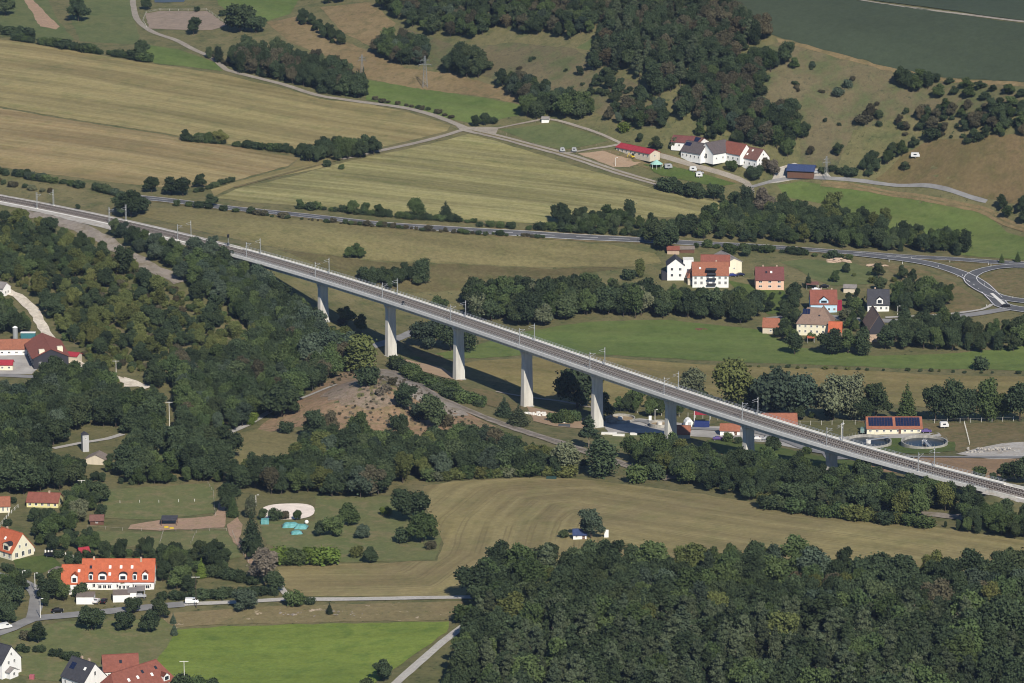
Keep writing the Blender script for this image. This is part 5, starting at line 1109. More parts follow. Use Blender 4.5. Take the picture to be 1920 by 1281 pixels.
# --- lower left gardens
GARD = [(3, 'round', 'oak'), (2, 'round', 'ash'), (1, 'shrub', 'oak'), (.5, 'spruce', 'spruce')]
wood([(20, 985), (60, 970), (150, 965), (190, 985), (150, 1000), (110, 1012), (70, 1025), (60, 1005)], GARD, (7, 10), 6.5, 'dark garden tree behind the row of terraced houses', 'garden trees behind the terraced houses')
wood([(0, 1000), (10, 985), (60, 990), (110, 1015), (160, 1020), (200, 1030), (110, 1040), (70, 1030)], GARD, (5, 8), 5, 'dark garden tree beside the orange roofed house', 'garden trees beside the orange roofed house')
wood([(120, 955), (190, 925), (200, 950), (190, 970), (150, 985), (110, 975)], GARD, (6, 9), 5.5, 'dark garden tree between bungalow and garden shed', 'garden trees between bungalow and shed')
wood([(200, 1030), (300, 1035), (420, 1045), (450, 1060), (300, 1050), (210, 1045)], [(2, 'shrub', 'oak'), (1, 'round', 'oak'), (1, 'shrub', 'ash')], (5, 8), 5, 'dark bush at the lower edge of the lower paddock', 'bushes at the lower edge of the paddock')
wood([(80, 1095), (118, 1090), (116, 1130), (85, 1140)], GARD, (5, 8), 5, 'dark garden tree left of the terraced houses', 'garden trees left of the terraces')
wood([(215, 905), (420, 898), (430, 915), (400, 905), (210, 915)], [(2, 'shrub', 'oak'), (1, 'round', 'ash')], (5, 8), 4.5, 'dark bush along the back of the upper paddock', 'bushes along the back of the upper paddock')
wood([(250, 800), (300, 800), (420, 850), (420, 880), (300, 890), (240, 880)], [(3, 'round', 'oak'), (1, 'wide', 'oak'), (1, 'round', 'ash')], (8, 12), 6.0, 'dense dark tree between lane and horse paddock', 'trees between lane and paddock')
wood([(170, 700), (300, 720), (400, 760), (380, 800), (300, 800), (240, 760)], [(3, 'round', 'oak'), (2, 'round', 'ash'), (1, 'shrub', 'lime')], (6, 10), 6.5, 'green tree below the end of the gravel path', 'trees below the end of the gravel path')
wood([(0, 935), (60, 935), (170, 925), (185, 950), (120, 962), (30, 968)], GARD, (5, 8), 7.5, 'dark garden tree around the small red roofed bungalow', 'garden trees around the bungalow')
wood([(100, 1045), (160, 1040), (290, 1042), (420, 1060), (440, 1075), (330, 1075), (300, 1068), (120, 1060)], [(3, 'shrub', 'oak'), (1, 'round', 'oak'), (1, 'shrub', 'ash')], (6, 9), 4.5, 'dark bush in the hedge belt behind the terraced houses', 'hedge belt behind the terraced houses')
wood([(300, 1060), (345, 1065), (360, 1120), (300, 1120)], GARD, (6, 9), 6, 'dark tree right of the terraced houses', 'trees right of the terraced houses')
hedge([(300, 1128), (340, 1124), (400, 1122), (470, 1118), (520, 1115)], (3, 4.5), 2.8, [('shrub', 'oak')], 'dark bush in the hedge above the concrete lane', 'hedge above the concrete lane')
hedge([(385, 1078), (420, 1085), (465, 1092), (480, 1098)], (3.5, 5), 3.0, [('shrub', 'oak')], 'dark bush in the thick hedge above the garden plot', 'thick hedge above the garden plot')
hedge([(520, 1056), (560, 1058), (600, 1058), (622, 1055)], (6, 7.5), 4.0, [('shrub', 'lime'), ('shrub', 'ash')], 'light green bush of the trimmed hedge block', 'light green hedge block')
for a, b, c, k, lf, lab in [(378, 1084, 40, 'spruce', 'lime', 'bright green pointed conifer beside the terraced houses'), (437, 970, 44, 'spruce', 'ash', 'green cypress beside the paddock path'), (427, 958, 52, 'round', 'oak', 'dark tree behind the green cypress'), (470, 972, 42, 'tall', 'grey', 'pale green tree beside the sand ring'), (473, 1036, 82, 'spruce', 'spruce', 'large dark spruce by the paddock path'), (478, 1050, 36, 'round', 'oak', 'dark tree at the foot of the large spruce'),
        (496, 1098, 70, 'round', 'bare', 'tall greyish willow above the concrete lane'), (515, 1115, 44, 'round', 'oak', 'dark tree next to the greyish willow'), (460, 1145, 46, 'wide', 'blue', 'bluish pine in front of the concrete lane'), (553, 1136, 32, 'shrub', 'ash', 'green bush at the bend of the concrete lane'), (583, 1134, 16, 'shrub', 'oak', 'small bush on the concrete lane'), (618, 1152, 24, 'spruce', 'spruce', 'small dark conifer on the rough bank', ),
        (516, 976, 24, 'shrub', 'oak', 'dark round bush in front of the sand ring'), (534, 973, 16, 'shrub', 'rust', 'small brown bush in front of the sand ring'), (557, 976, 20, 'round', 'ash', 'small green tree in front of the sand ring'), (492, 975, 22, 'round', 'oak', 'dark small tree at the left end of the sand ring'),
        (770, 978, 68, 'wide', 'oak', 'big dark tree on the edge of the curved hay field'), (792, 1016, 62, 'wide', 'ash', 'big lighter tree below the dark one on the hay field edge'), (756, 1018, 28, 'shrub', 'oak', 'bluish bush beside the two big trees'), (724, 966, 18, 'shrub', 'lime', 'tiny yellow green tree on the small meadow'), (808, 1030, 18, 'shrub', 'rust', 'reddish bush at the hay field corner'),
        (655, 985, 42, 'wide', 'ash', 'wide green tree on the small meadow'), (625, 1005, 42, 'wide', 'ash', 'green tree in the clump below the wide one'), (600, 1006, 30, 'round', 'oak', 'dark tree beside the turquoise covers'), (680, 1010, 30, 'wide', 'blue', 'bluish low tree on the small meadow'), (695, 1055, 30, 'wide', 'oak', 'round dark bush on the lower edge of the small meadow'), (668, 1045, 22, 'shrub', 'yellow', 'yellowish sapling on the small meadow'),
        (1108, 1010, 56, 'round', 'blue', 'weeping birch beside the garden hut on the hay field'), (1058, 1008, 16, 'shrub', 'oak', 'low bush left of the garden hut on the hay field'),
        (172, 1182, 48, 'wide', 'oak', 'dark round tree below the street in front of the terraces'), (235, 1182, 42, 'wide', 'oak', 'grey green tree below the street'), (282, 1186, 44, 'round', 'oak', 'dark tree below the street right of the grey green one'), (250, 1150, 36, 'wide', 'oak', 'dark tree in front of the garages'), (300, 1162, 40, 'round', 'oak', 'dark tree by the street end'), (325, 1170, 22, 'spruce', 'blue', 'small bluish conifer upper of two'), (327, 1192, 26, 'spruce', 'blue', 'small bluish conifer lower of two'),
        (72, 1206, 40, 'round', 'oak', 'dark tree on the grass above the white gable house'), (50, 1200, 20, 'shrub', 'rust', 'brown bush on the grass above the white gable house'), (92, 1125, 48, 'wide', 'oak', 'dark tree at the street corner left of the terraces'), (120, 1128, 34, 'round', 'ash', 'green bush before the left terrace unit'), (150, 1120, 26, 'shrub', 'oak', 'garden shrub before the white left terrace'), (20, 1140, 50, 'wide', 'oak', 'dark tree inside the street bend'), (8, 1165, 44, 'wide', 'oak', 'dark tree at the picture edge by the street'), (40, 1110, 34, 'round', 'oak', 'dark tree above the street bend'),
        (720, 1278, 42, 'round', 'oak', 'dark tree at the corner of the lime green field'), (690, 1296, 26, 'shrub', 'oak', 'dark bush beside the diagonal lane'), (232, 1102, 20, 'shrub', 'ash', 'garden bush before the middle terraces'), (205, 1102, 14, 'shrub', 'oak', 'small garden bush before the arched dormer'), (262, 1100, 14, 'shrub', 'oak', 'small garden bush before the right terrace'), (150, 980, 44, 'round', 'grey', 'pale green tree beside the garden shed'), (130, 985, 34, 'wide', 'ash', 'green tree beside the pale one by the garden shed'), (190, 975, 30, 'round', 'oak', 'dark tree behind the brown garden shed'), (340, 1290, 30, 'shrub', 'oak', 'dark bush in front of the red roof'), (370, 1290, 26, 'shrub', 'ash', 'green bush in front of the lime green field'), (400, 1292, 22, 'shrub', 'oak', 'low bush at the lime green field edge')]: tr(a, b, c, k, lf, lab)
hedge([(30, 1220), (70, 1224), (110, 1232), (140, 1240)], (2.2, 3.2), 2.0, [('shrub', 'oak')], 'dark bush in the hedge behind the white gable house', 'hedge behind the white gable house')
hedge([(0, 1062), (20, 1072), (50, 1082), (70, 1084)], (2, 3), 2.4, [('shrub', 'oak')], 'dark bush in the hedge above the street bend', 'hedge above the street bend')
wood([(0, 1100), (30, 1110), (50, 1140), (20, 1172), (-30, 1180), (-40, 1100)], GARD, (6, 9), 6, 'dark tree inside the bend of the street', 'trees inside the street bend')

# ---------------- turn the plan into objects
LIMIT = {'broadleaf_tree': 300, 'poplar_tree': 120, 'pine_tree': 110, 'spruce_tree': 70, 'shrub': 300}
PLANTS.sort(key=lambda p: -p['pri'])
cnt = {}; rest = {}
for p in PLANTS:
    nm = KNAME[p['kind']]
    var = trng.randrange(NVAR[p['kind']])
    cm, tm, _ = proto(p['kind'], p['leaf'], var)
    if cnt.get(nm, 0) < LIMIT[nm]:
        cnt[nm] = cnt.get(nm, 0) + 1
        s = p['h'] / KINDS[p['kind']][0]
        r_ = empty(nm, (p['x'], p['y'], p['z']), trng.uniform(0, 6.28), p['label'], 'bush' if nm == 'shrub' else 'tree', p['group'])
        r_.scale = (s * p['wide'], s * p['wide'], s)
        link_mesh('crown', cm, r_)
        if nm != 'shrub': link_mesh('trunk', tm, r_)
    else:
        rest.setdefault((nm, p['kind'], p['leaf'], var), []).append(p)
print('PLANTS', len(PLANTS), cnt, {k: len(v) for k, v in rest.items()})
def scatter(name, groups):
    """one stuff object: points with attributes, instanced with geometry nodes"""
    ng = bpy.data.node_groups.new(name, 'GeometryNodeTree')
    ng.interface.new_socket('Geometry', in_out='INPUT', socket_type='NodeSocketGeometry'); ng.interface.new_socket('Geometry', in_out='OUTPUT', socket_type='NodeSocketGeometry')
    gi = ng.nodes.new('NodeGroupInput'); go = ng.nodes.new('NodeGroupOutput'); jn = ng.nodes.new('GeometryNodeJoinGeometry')
    co, sc, rt, ix = [], [], [], []
    colp = bpy.data.collections.new(name + '_kinds')
    for gi_, ((nm, kind, leaf, var), ps) in enumerate(groups):
        cm, tm, _ = proto(kind, leaf, var)
        # joined prototype
        v, q, t3, tme, tmb = PROTO[(kind, var)]
        if kind != 'shrub':
            tv = np.array(tmb.v); tf = [f for f in tmb.f if len(f) == 4]
            off = len(v); vv_ = np.concatenate([v, tv]); qq = np.concatenate([q, np.array(tf) + off])
            me = raw_mesh('tree_kind', vv_, qq, t3, LM[leaf]); me.materials.append(MT['bark'])
            mi = np.zeros(len(me.polygons), np.int32); mi[len(q):len(qq)] = 1; me.polygons.foreach_set('material_index', mi)
        else: me = cm
        o = bpy.data.objects.new('tree_kind', me); colp.objects.link(o)
        for p in ps:
            s = p['h'] / KINDS[kind][0]
            co.append((p['x'], p['y'], p['z'])); sc.append((s * p['wide'], s * p['wide'], s)); rt.append((0, 0, trng.uniform(0, 6.28))); ix.append(gi_)
    # order of Collection Info children is alphabetical: rename to keep the index
    for i, o in enumerate(colp.objects): o.name = 'tree_kind_%03d' % i
    names = sorted([o.name for o in colp.objects])
    me = bpy.data.meshes.new(name); me.from_pydata(co, [], [])
    for an, ty, dat in (('tsc', 'FLOAT_VECTOR', sc), ('trt', 'FLOAT_VECTOR', rt)):
        a = me.attributes.new(an, ty, 'POINT'); a.data.foreach_set('vector', np.array(dat, np.float32).ravel())
    a = me.attributes.new('tix', 'INT', 'POINT'); a.data.foreach_set('value', np.array(ix, np.int32))
    ci = ng.nodes.new('GeometryNodeCollectionInfo'); ci.inputs['Collection'].default_value = colp; ci.inputs['Separate Children'].default_value = True; ci.inputs['Reset Children'].default_value = True
    io = ng.nodes.new('GeometryNodeInstanceOnPoints'); io.inputs['Pick Instance'].default_value = True
    def at(nm_, ty):
        n_ = ng.nodes.new('GeometryNodeInputNamedAttribute'); n_.data_type = ty; n_.inputs[0].default_value = nm_; return n_.outputs['Attribute']
    L = ng.links.new
    L(gi.outputs[0], io.inputs['Points']); L(ci.outputs[0], io.inputs['Instance']); L(at('tix', 'INT'), io.inputs['Instance Index'])
    L(at('tsc', 'FLOAT_VECTOR'), io.inputs['Scale'])
    er = ng.nodes.new('FunctionNodeEulerToRotation'); L(at('trt', 'FLOAT_VECTOR'), er.inputs[0]); L(er.outputs[0], io.inputs['Rotation'])
    L(io.outputs[0], go.inputs[0])
    o = bpy.data.objects.new(name, me); COL.objects.link(o)
    md = o.modifiers.new('scatter', 'NODES'); md.node_group = ng
    return o
byk = {}
for k, v in rest.items(): byk.setdefault(k[0], []).append((k, v))
NM = {'broadleaf_tree': ('broadleaf_woodland', 'mass of dark broadleaf trees in the woods of the valley and hills'), 'shrub': ('scrub_woodland', 'mass of scrub and hedge bushes on slopes and field edges'),
      'pine_tree': ('pine_woodland', 'mass of pines in the forest and on the hill crest'), 'poplar_tree': ('poplar_woodland', 'mass of narrow trees in the woods'), 'spruce_tree': ('spruce_woodland', 'mass of spruces in the woods')}
for k, v in byk.items():
    o = scatter(NM[k][0], v); tag(o, NM[k][1], 'woodland', kind='stuff')
# ================================================================ BUILDINGS
def roofmat(name, c, c2=None): 
    m, t, b = _m(name); p = opos(t)
    n1 = noise(t, p, .9, 4, .65); n2 = noise(t, p, 6, 2, .6)
    col = mix(t, ramp(t, n1, [(.3, 0.), (.7, 1.)]), tuple(x * .82 for x in c), c2 or tuple(min(1, x * 1.15) for x in c))
    col = mix(t, 1.0, col, ramp(t, n2, [(.3, .82), (.7, 1.05)]), 'MULTIPLY')
    wv = t.nodes.new('ShaderNodeTexWave'); wv.inputs['Scale'].default_value = 1.6; wv.bands_direction = 'X'; t.links.new(p, wv.inputs['Vector'])
    bump(t, b, wv.outputs['Fac'], .5, .06)
    t.links.new(col, b.inputs['Base Color']); b.inputs['Roughness'].default_value = .8; b.inputs['Specular IOR Level'].default_value = .2
    return m
RM = {'slate': roofmat('brown_grey_slate', (.105, .088, .090)), 'orange': roofmat('orange_tiles', (.44, .115, .055)), 'dullorange': roofmat('weathered_orange_tiles', (.29, .115, .07)), 'red': roofmat('red_tiles', (.225, .08, .058)), 'brown': roofmat('brown_tiles', (.17, .085, .07)),
      'maroon': roofmat('maroon_tiles', (.16, .06, .055)), 'dark': roofmat('dark_tiles', (.055, .055, .065)), 'oldbrown': roofmat('old_brown_tiles', (.22, .15, .115)), 'crimson': roofmat('crimson_sheet', (.33, .035, .05)),
      'bluesheet': roofmat('blue_sheet', (.04, .06, .14)), 'greysheet': roofmat('grey_sheet', (.24, .22, .21)), 'greybrown': roofmat('grey_brown_roof', (.20, .165, .14))}
def wl(name, c): return plain(name, c, .85, .08, .8, streak=True)
WM = {'white': wl('white_render', (.76, .75, .73)), 'cream': wl('cream_render', (.70, .65, .50)), 'pink': wl('salmon_render', (.68, .44, .32)), 'blue': wl('pale_blue_render', (.45, .62, .75)), 'yellow': wl('yellow_render', (.66, .60, .30)),
      'beige': wl('beige_render', (.55, .48, .38)), 'brownwood': wl('brown_timber', (.12, .06, .04)), 'darkwood': wl('dark_timber', (.035, .035, .045)), 'grey': wl('grey_render', (.40, .40, .40)), 'stone': wl('sandstone_wall', (.42, .31, .23))}
GLASS = plain('window_glass', (.02, .025, .035), .15, .1, 1, spec=.6)
SOLAR = plain('solar_cell', (.012, .018, .05), .15, .15, 3, spec=.6)
_win = {}
def window_mesh(w_, h_):
    k = (round(w_, 2), round(h_, 2))
    if k not in _win:
        f = MB(); t = .09
        f.box(-w_ / 2, w_ / 2, -.05, .03, 0, t); f.box(-w_ / 2, w_ / 2, -.05, .03, h_ - t, h_); f.box(-w_ / 2, -w_ / 2 + t, -.05, .03, t, h_ - t); f.box(w_ / 2 - t, w_ / 2, -.05, .03, t, h_ - t); f.box(-.04, .04, -.05, .03, t, h_ - t)
        p = MB().box(-w_ / 2 + t, w_ / 2 - t, -.03, .02, t, h_ - t)
        s_ = MB().box(-w_ / 2 - .1, w_ / 2 + .1, -.14, .0, -.06, 0)
        _win[k] = (f.mesh('window', MT['white']), p.mesh('pane', GLASS), s_.mesh('sill', MT['concrete_light']))
    return _win[k]
def add_window(root, x, y, z, rz, w_=1.1, h_=1.3):
    f, p, s_ = window_mesh(w_, h_)
    o = link_mesh('window', f, root, (x, y, z), rz); link_mesh('pane', p, o); link_mesh('sill', s_, o); return o
def house(name, label, cat, px, py, L, D, eave, ridge, rot, wall, roof, over=.45, front=(), gable=(), side=-1, chim=(), sky_=(), dormers=(), hip=0.0, group=None, door=None, base=1.5, skip_gl=False, roof2=None, panels=None):
    """ridge along local x; front wall at y = -D/2. front/gable: rows of (n, z, w, h)"""
    g = G(px, py); r_ = empty(name, (g.x, g.y, g.z), R(rot), label, cat, group)
    wm = WM[wall]; rm = RM[roof]; l, d = L / 2, D / 2
    mb = MB()
    if hip:
        mb.box(-l, l, -d, d, -base, eave)
    else:
        v = [(-l, -d, -base), (-l, d, -base), (-l, d, eave), (-l, 0, ridge - .12), (-l, -d, eave)]
        v += [(l, y, z) for _, y, z in v]
        mb.add(v, [(0, 1, 2, 3, 4)[::-1], (5, 6, 7, 8, 9), (0, 5, 9, 4), (1, 2, 7, 6), (2, 3, 8, 7), (3, 4, 9, 8), (0, 1, 6, 5)])
    mb.obj('wall', wm, r_)
    sl = (ridge - eave) / d; oe = over; ze = eave - sl * oe; th = .22; lo = l + over * (.6 if not hip else 1)
    mb = MB(); hx = hip * d
    if hip:
        v = [(-lo, -d - oe, ze), (lo, -d - oe, ze), (lo, d + oe, ze), (-lo, d + oe, ze), (-lo + hx, 0, ridge), (lo - hx, 0, ridge)]
        vb = [(a, b, c - th) for a, b, c in v[:4]]
        mb.add(v + vb, [(0, 1, 5, 4), (1, 2, 5), (2, 3, 4, 5), (3, 0, 4), (9, 8, 7, 6), (0, 6, 7, 1), (1, 7, 8, 2), (2, 8, 9, 3), (3, 9, 6, 0)])
    else:
        for sg in (-1, 1):
            v = [(-lo, sg * (d + oe), ze), (lo, sg * (d + oe), ze), (lo, 0, ridge), (-lo, 0, ridge)]
            v += [(a, b, c - th) for a, b, c in v]
            mb.add(v, [(0, 1, 2, 3), (7, 6, 5, 4), (0, 4, 5, 1), (1, 5, 6, 2), (3, 7, 4, 0)] if sg < 0 else [(3, 2, 1, 0), (4, 5, 6, 7), (1, 5, 4, 0), (2, 6, 5, 1), (0, 4, 7, 3)])
    ro = mb.obj('roof', rm, r_)
    rc = MB().box(-lo + hx, lo - hx, -.14, .14, ridge - .03, ridge + .1); rc.obj('ridge_cap', rm, ro)
    for (n, z, w_, h_) in front:
        for k in range(n): add_window(r_, -l + L * (k + .5) / n, -d, z, 0, w_, h_)
    for (n, z, w_, h_) in gable:
        for k in range(n):
            y = (k - (n - 1) / 2) * D * .3
            add_window(r_, l, y, z, math.pi / 2, w_, h_)
            if not skip_gl: add_window(r_, -l, y, z, -math.pi / 2, w_, h_)
    if door is not None:
        dm = MB().box(door - .5, door + .5, -d - .06, -d + .02, 0, 2.05).obj('door', WM['brownwood'], r_)
        MB().box(door + .3, door + .38, -d - .12, -d - .06, .95, 1.05).obj('handle', MT['steel'], dm)
    for (x, y) in chim:
        z = ridge - abs(y) * sl
        c = MB().box(x - .35, x + .35, y - .3, y + .3, z - .6, ridge + .75).obj('chimney', WM['stone'], ro)
    def on_roof(x, y, nm, w_, h_, m, lift=.06):
        z = ridge - abs(y) * sl; a = math.atan(sl)
        b = MB().box(-w_ / 2, w_ / 2, -h_ / 2, h_ / 2, 0, lift * 2); me = b.mesh(nm, m); o = link_mesh(nm, me, ro, (x, y, z + .02)); o.rotation_euler = (a if y < 0 else -a, 0, 0); return o
    for (x, y) in sky_: on_roof(x, y, 'roof_window', .9, 1.2, GLASS if (x * 7) % 2 < 1 else MT['white'], .08)
    for (x, w_, hd, kind) in dormers:
        # gabled (or round topped) dormer standing in the front slope
        y0 = -d + .1; z0 = eave - .1; zt = z0 + hd
        dep = min(d - .3, (zt + w_ * .4 - eave) / sl)
        wb = MB().box(x - w_ / 2, x + w_ / 2, y0 - .1, y0 + dep, z0, zt)
        if kind == 'round':
            prof = [(x + w_ / 2 * math.cos(a), zt + w_ * .34 * math.sin(a)) for a in [math.pi * i / 8 for i in range(9)]]
        else: prof = [(x + w_ / 2, zt), (x, zt + w_ * .42), (x - w_ / 2, zt)]
        n = len(prof); v = [(a, y0 - .1, b) for a, b in prof] + [(a, y0 + dep, b) for a, b in prof]
        wb.add(v, [tuple(range(n)), tuple(range(n, 2 * n))[::-1]] + [(i + 1, i, n + i, n + i + 1) for i in range(n - 1)])
        do = wb.obj('dormer', wm, ro)
        pr = [(x + (a - x) * 1.12, b + .12) for a, b in prof]; v = [(a, y0 - .3, b) for a, b in pr] + [(a, y0 + dep, b) for a, b in pr]
        MB().add(v, [(i + 1, i, n + i, n + i + 1) for i in range(n - 1)] + [(i, i + 1, n + i + 1, n + i) for i in range(n - 1)]).obj('dormer_roof', RM['dark'] if kind == 'round' else rm, ro)
        f = window_mesh(w_ * .62, min(1.5, hd * .75))
        wo = MB().box(x - w_ * .32, x + w_ * .32, y0 - .16, y0 - .1, z0 + .35, z0 + .35 + min(1.6, hd * .8)).obj('dormer_window', GLASS, ro)
    if panels:
        (nx_, ny_, x0, x1, v0, v1) = panels; a = math.atan(sl); sl_len = math.hypot(d, ridge - eave)
        pw = (x1 - x0) / nx_; ph = (v1 - v0) * sl_len / ny_
        pm = MB().box(-pw / 2 + .04, pw / 2 - .04, -ph / 2 + .04, ph / 2 - .04, .05, .12).mesh('solar_panel', SOLAR)
        for i in range(nx_):
            for j in range(ny_):
                fr = v0 + (v1 - v0) * (j + .5) / ny_
                y = -d * fr; z = ridge - (ridge - eave) * fr
                o = link_mesh('solar_panel', pm, ro, (x0 + pw * (i + .5), y, z + .03)); o.rotation_euler = (a, 0, 0)
    return r_
H = house
# terraced houses
T1 = H('terraced_house', 'long white terrace of four houses under a bright orange tiled roof with arched dormers', 'house', 224, 1096, 26.2, 11, 3.4, 9.9, 0, 'white', 'orange', front=[(9, .7, 1.1, 1.4)], gable=[(2, 1., 1., 1.3), (1, 5, 1, 1.2)], chim=[(-9, 0), (8.2, -.6)],
       sky_=[(-10, -2.2), (-3, -2.2), (1, -2.2), (5, -2.2), (-3, -4)], dormers=[(-9.8, 1.5, 2.0, 'round'), (-5.6, 2.9, 1.6, 'round'), (1.9, 2.9, 1.6, 'round'), (6.2, 1.5, 2.0, 'round'), (10.0, 2.1, 2.3, 'gable')])
H('terraced_house', 'lower left end house of the orange roofed terrace with a single gabled dormer', 'house', 139, 1100, 8.0, 11, 3.2, 8.5, 0, 'white', 'orange', front=[(2, .7, 1.1, 1.4)], dormers=[(.8, 2.2, 2.4, 'gable')], sky_=[(2.2, -2)])
for nm, x, y, w_, d_, lab in (('veranda', 197, 1104, 5.2, 2.4, 'white conservatory in front of the middle terrace house'), ('veranda', 233, 1105, 4.2, 2.4, 'white conservatory before the second arched dormer'), ('veranda', 267, 1104, 6.0, 2.4, 'white awning over the terrace of the right end house'), ('veranda', 137, 1112, 2.6, 3.4, 'white stair porch before the left end house')):
    g = G(x, y); r_ = empty(nm, g, 0, lab, 'veranda', 'verandas of the terrace')
    MB().box(-w_ / 2, w_ / 2, -d_ / 2, d_ / 2, -.8, 2.1).obj('wall', WM['white'], r_)
    MB().add([(-w_ / 2 - .2, -d_ / 2 - .3, 2.12), (w_ / 2 + .2, -d_ / 2 - .3, 2.12), (w_ / 2 + .2, d_ / 2, 2.75), (-w_ / 2 - .2, d_ / 2, 2.75), (-w_ / 2 - .2, d_ / 2, 2.1), (w_ / 2 + .2, d_ / 2, 2.1)], [(0, 1, 2, 3), (0, 3, 4), (1, 5, 2), (2, 5, 4, 3)]).obj('roof', MT['white'], r_)
    for k in range(3): add_window(r_, -w_ / 2 + w_ * (k + .5) / 3, -d_ / 2, .5, 0, w_ / 4, 1.3)
def garage(px, py, w_, d_, h_, lab, rot=0, doors=2, roof='greybrown', nm='garage'):
    g = G(px, py); r_ = empty(nm, g, R(rot), lab, 'garage', None)
    MB().box(-w_ / 2, w_ / 2, -d_ / 2, d_ / 2, -1, h_).obj('wall', WM['white'], r_)
    MB().box(-w_ / 2 - .15, w_ / 2 + .15, -d_ / 2 - .15, d_ / 2 + .15, h_ + .003, h_ + .2).obj('roof', RM[roof], r_)
    for k in range(doors):
        x = -w_ / 2 + w_ * (k + .5) / doors
        MB().box(x - w_ / doors * .42, x + w_ / doors * .42, -d_ / 2 - .05, -d_ / 2 + .02, .05, h_ - .35).obj('garage_door', MT['white'], r_)
    return r_
garage(161, 1128, 6.2, 6, 2.6, 'white double garage with flat roof left of the parked cars')
garage(228, 1124, 6.0, 6, 2.6, 'white double garage with flat roof right of the parked cars', 4)
garage(248, 1120, 3.0, 6, 2.6, 'narrow grey roofed garage attached beside the right double garage', 6, 1, 'greysheet')
garage(106, 1080, 3.4, 6, 2.4, 'small white garage behind the street trees left of the terrace', -25, 1)
def carport(px, py, w_, d_, h_, rot, lab, roof, nm='carport', post=MT['steel']):
    g = G(px, py); r_ = empty(nm, g, R(rot), lab, 'shelter', None)
    for sx in (-1, 1):
        for sy in (-1, 1): MB().box(sx * (w_ / 2 - .15) - .08, sx * (w_ / 2 - .15) + .08, sy * (d_ / 2 - .15) - .08, sy * (d_ / 2 - .15) + .08, -.5, h_).obj('post', post, r_)
    MB().add([(-w_ / 2, -d_ / 2, h_), (w_ / 2, -d_ / 2, h_), (w_ / 2, d_ / 2, h_ + .5), (-w_ / 2, d_ / 2, h_ + .5), (-w_ / 2, -d_ / 2, h_ + .15), (w_ / 2, -d_ / 2, h_ + .15), (w_ / 2, d_ / 2, h_ + .65), (-w_ / 2, d_ / 2, h_ + .65)],
             [(3, 2, 1, 0), (4, 5, 6, 7), (0, 1, 5, 4), (1, 2, 6, 5), (2, 3, 7, 6), (3, 0, 4, 7)]).obj('roof', RM[roof], r_)
    return r_
carport(264, 1116, 3.2, 5, 2.3, 4, 'open carport with pale slanted roof right of the garages', 'greysheet')
H('detached_house', 'white house with bright orange roof and white gable beside the garden pool', 'house', 24, 1040, 12, 10.5, 3.4, 9.6, -43, 'cream', 'orange', gable=[(3, .8, 1.4, 1.9), (2, 4.2, 1.0, 1.2)], front=[(4, .8, 1.3, 1.6)], sky_=[(-1, -2.4)], dormers=[(2.6, 3.4, 1.9, 'round')], chim=[(-3, .2)])
H('bungalow', 'low yellow bungalow with red tiled roof among garden trees', 'house', 84, 946, 12.5, 8.5, 2.4, 4.9, -6, 'yellow', 'red', front=[(5, .7, 1.1, 1.2)], gable=[(1, .8, 1, 1.1)], chim=[(2, 0)])
H('garden_house', 'pale house with light roof at the picture edge by the long fence', 'house', 2, 957, 7, 7, 3.0, 5.6, 6, 'cream', 'dullorange', front=[(4, .7, .7, 1.5)], gable=[(1, 1, 1, 1.2)])
H('gable_house', 'tall white gabled house with dark slate roof and lean-to at the picture corner', 'house', -1, 1260, 12, 9.2, 5.6, 10.6, -38, 'white', 'dark', gable=[(2, 1.2, 1.1, 1.3), (2, 4.4, 1, 1.2), (1, 7.2, .9, 1.1)], front=[(4, 1.2, 1.1, 1.3), (4, 4, 1.1, 1.2)])
H('lean_to', 'grey roofed white annex at the foot of the tall gabled house', 'annex', 17, 1268, 5, 4.0, 2.6, 3.6, -38, 'white', 'greysheet', gable=[(1, .8, 1, 1.2)])
H('gable_house', 'white house with dark roof carrying solar panels next to the large red roof', 'house', 158, 1284, 11.5, 10, 3.6, 9.0, -43, 'white', 'dark', gable=[(1, 1, 1, 1.2), (1, 4.6, .9, 1.6)], front=[(3, .9, 1.1, 1.3)], chim=[(-1.5, .6), (2.4, .4)], sky_=[(3, -2)], panels=(3, 2, -4.2, -1.8, .25, .6))
H('large_house', 'large red roofed house with hipped end at the bottom edge of the village', 'house', 252, 1300, 26, 12, 3.6, 9.6, 47, 'white', 'red', hip=.55, sky_=[(-5, -3), (-1, -3), (2, -2), (5, -3.4), (8, -2)], dormers=[(9.4, 2.6, 1.6, 'gable')], front=[(7, .9, 1.1, 1.3)])
H('large_house', 'side wing with red tiled roof behind the large hipped roof', 'house', 226, 1266, 12, 8, 3.4, 7.6, 10, 'white', 'red', front=[(3, .9, 1.1, 1.2)], sky_=[(0, -2)])
H('garden_shed', 'brown garden shed beside the paddock and pale green tree', 'shed', 182, 982, 5.2, 4.2, 2.2, 3.6, 4, 'brownwood', 'brown', front=[(1, .9, .9, .8)], door=1.2)
H('garden_shed', 'small red wooden shed behind the curved white garden wall', 'shed', 157, 1042, 3.8, 3.2, 2.0, 3.3, 25, 'brownwood', 'crimson', door=0.)
carport(318, 984, 6.2, 4.2, 2.5, 0, 'open horse shelter with dark roof on the bare strip between paddocks', 'dark', 'field_shelter', WM['brownwood'])
H('garden_hut', 'white garden hut with blue roof under the weeping birch', 'hut', 1087, 1009, 5.0, 4.2, 2.2, 3.6, 0, 'white', 'bluesheet', front=[(2, .8, .8, .9)], door=1.4)
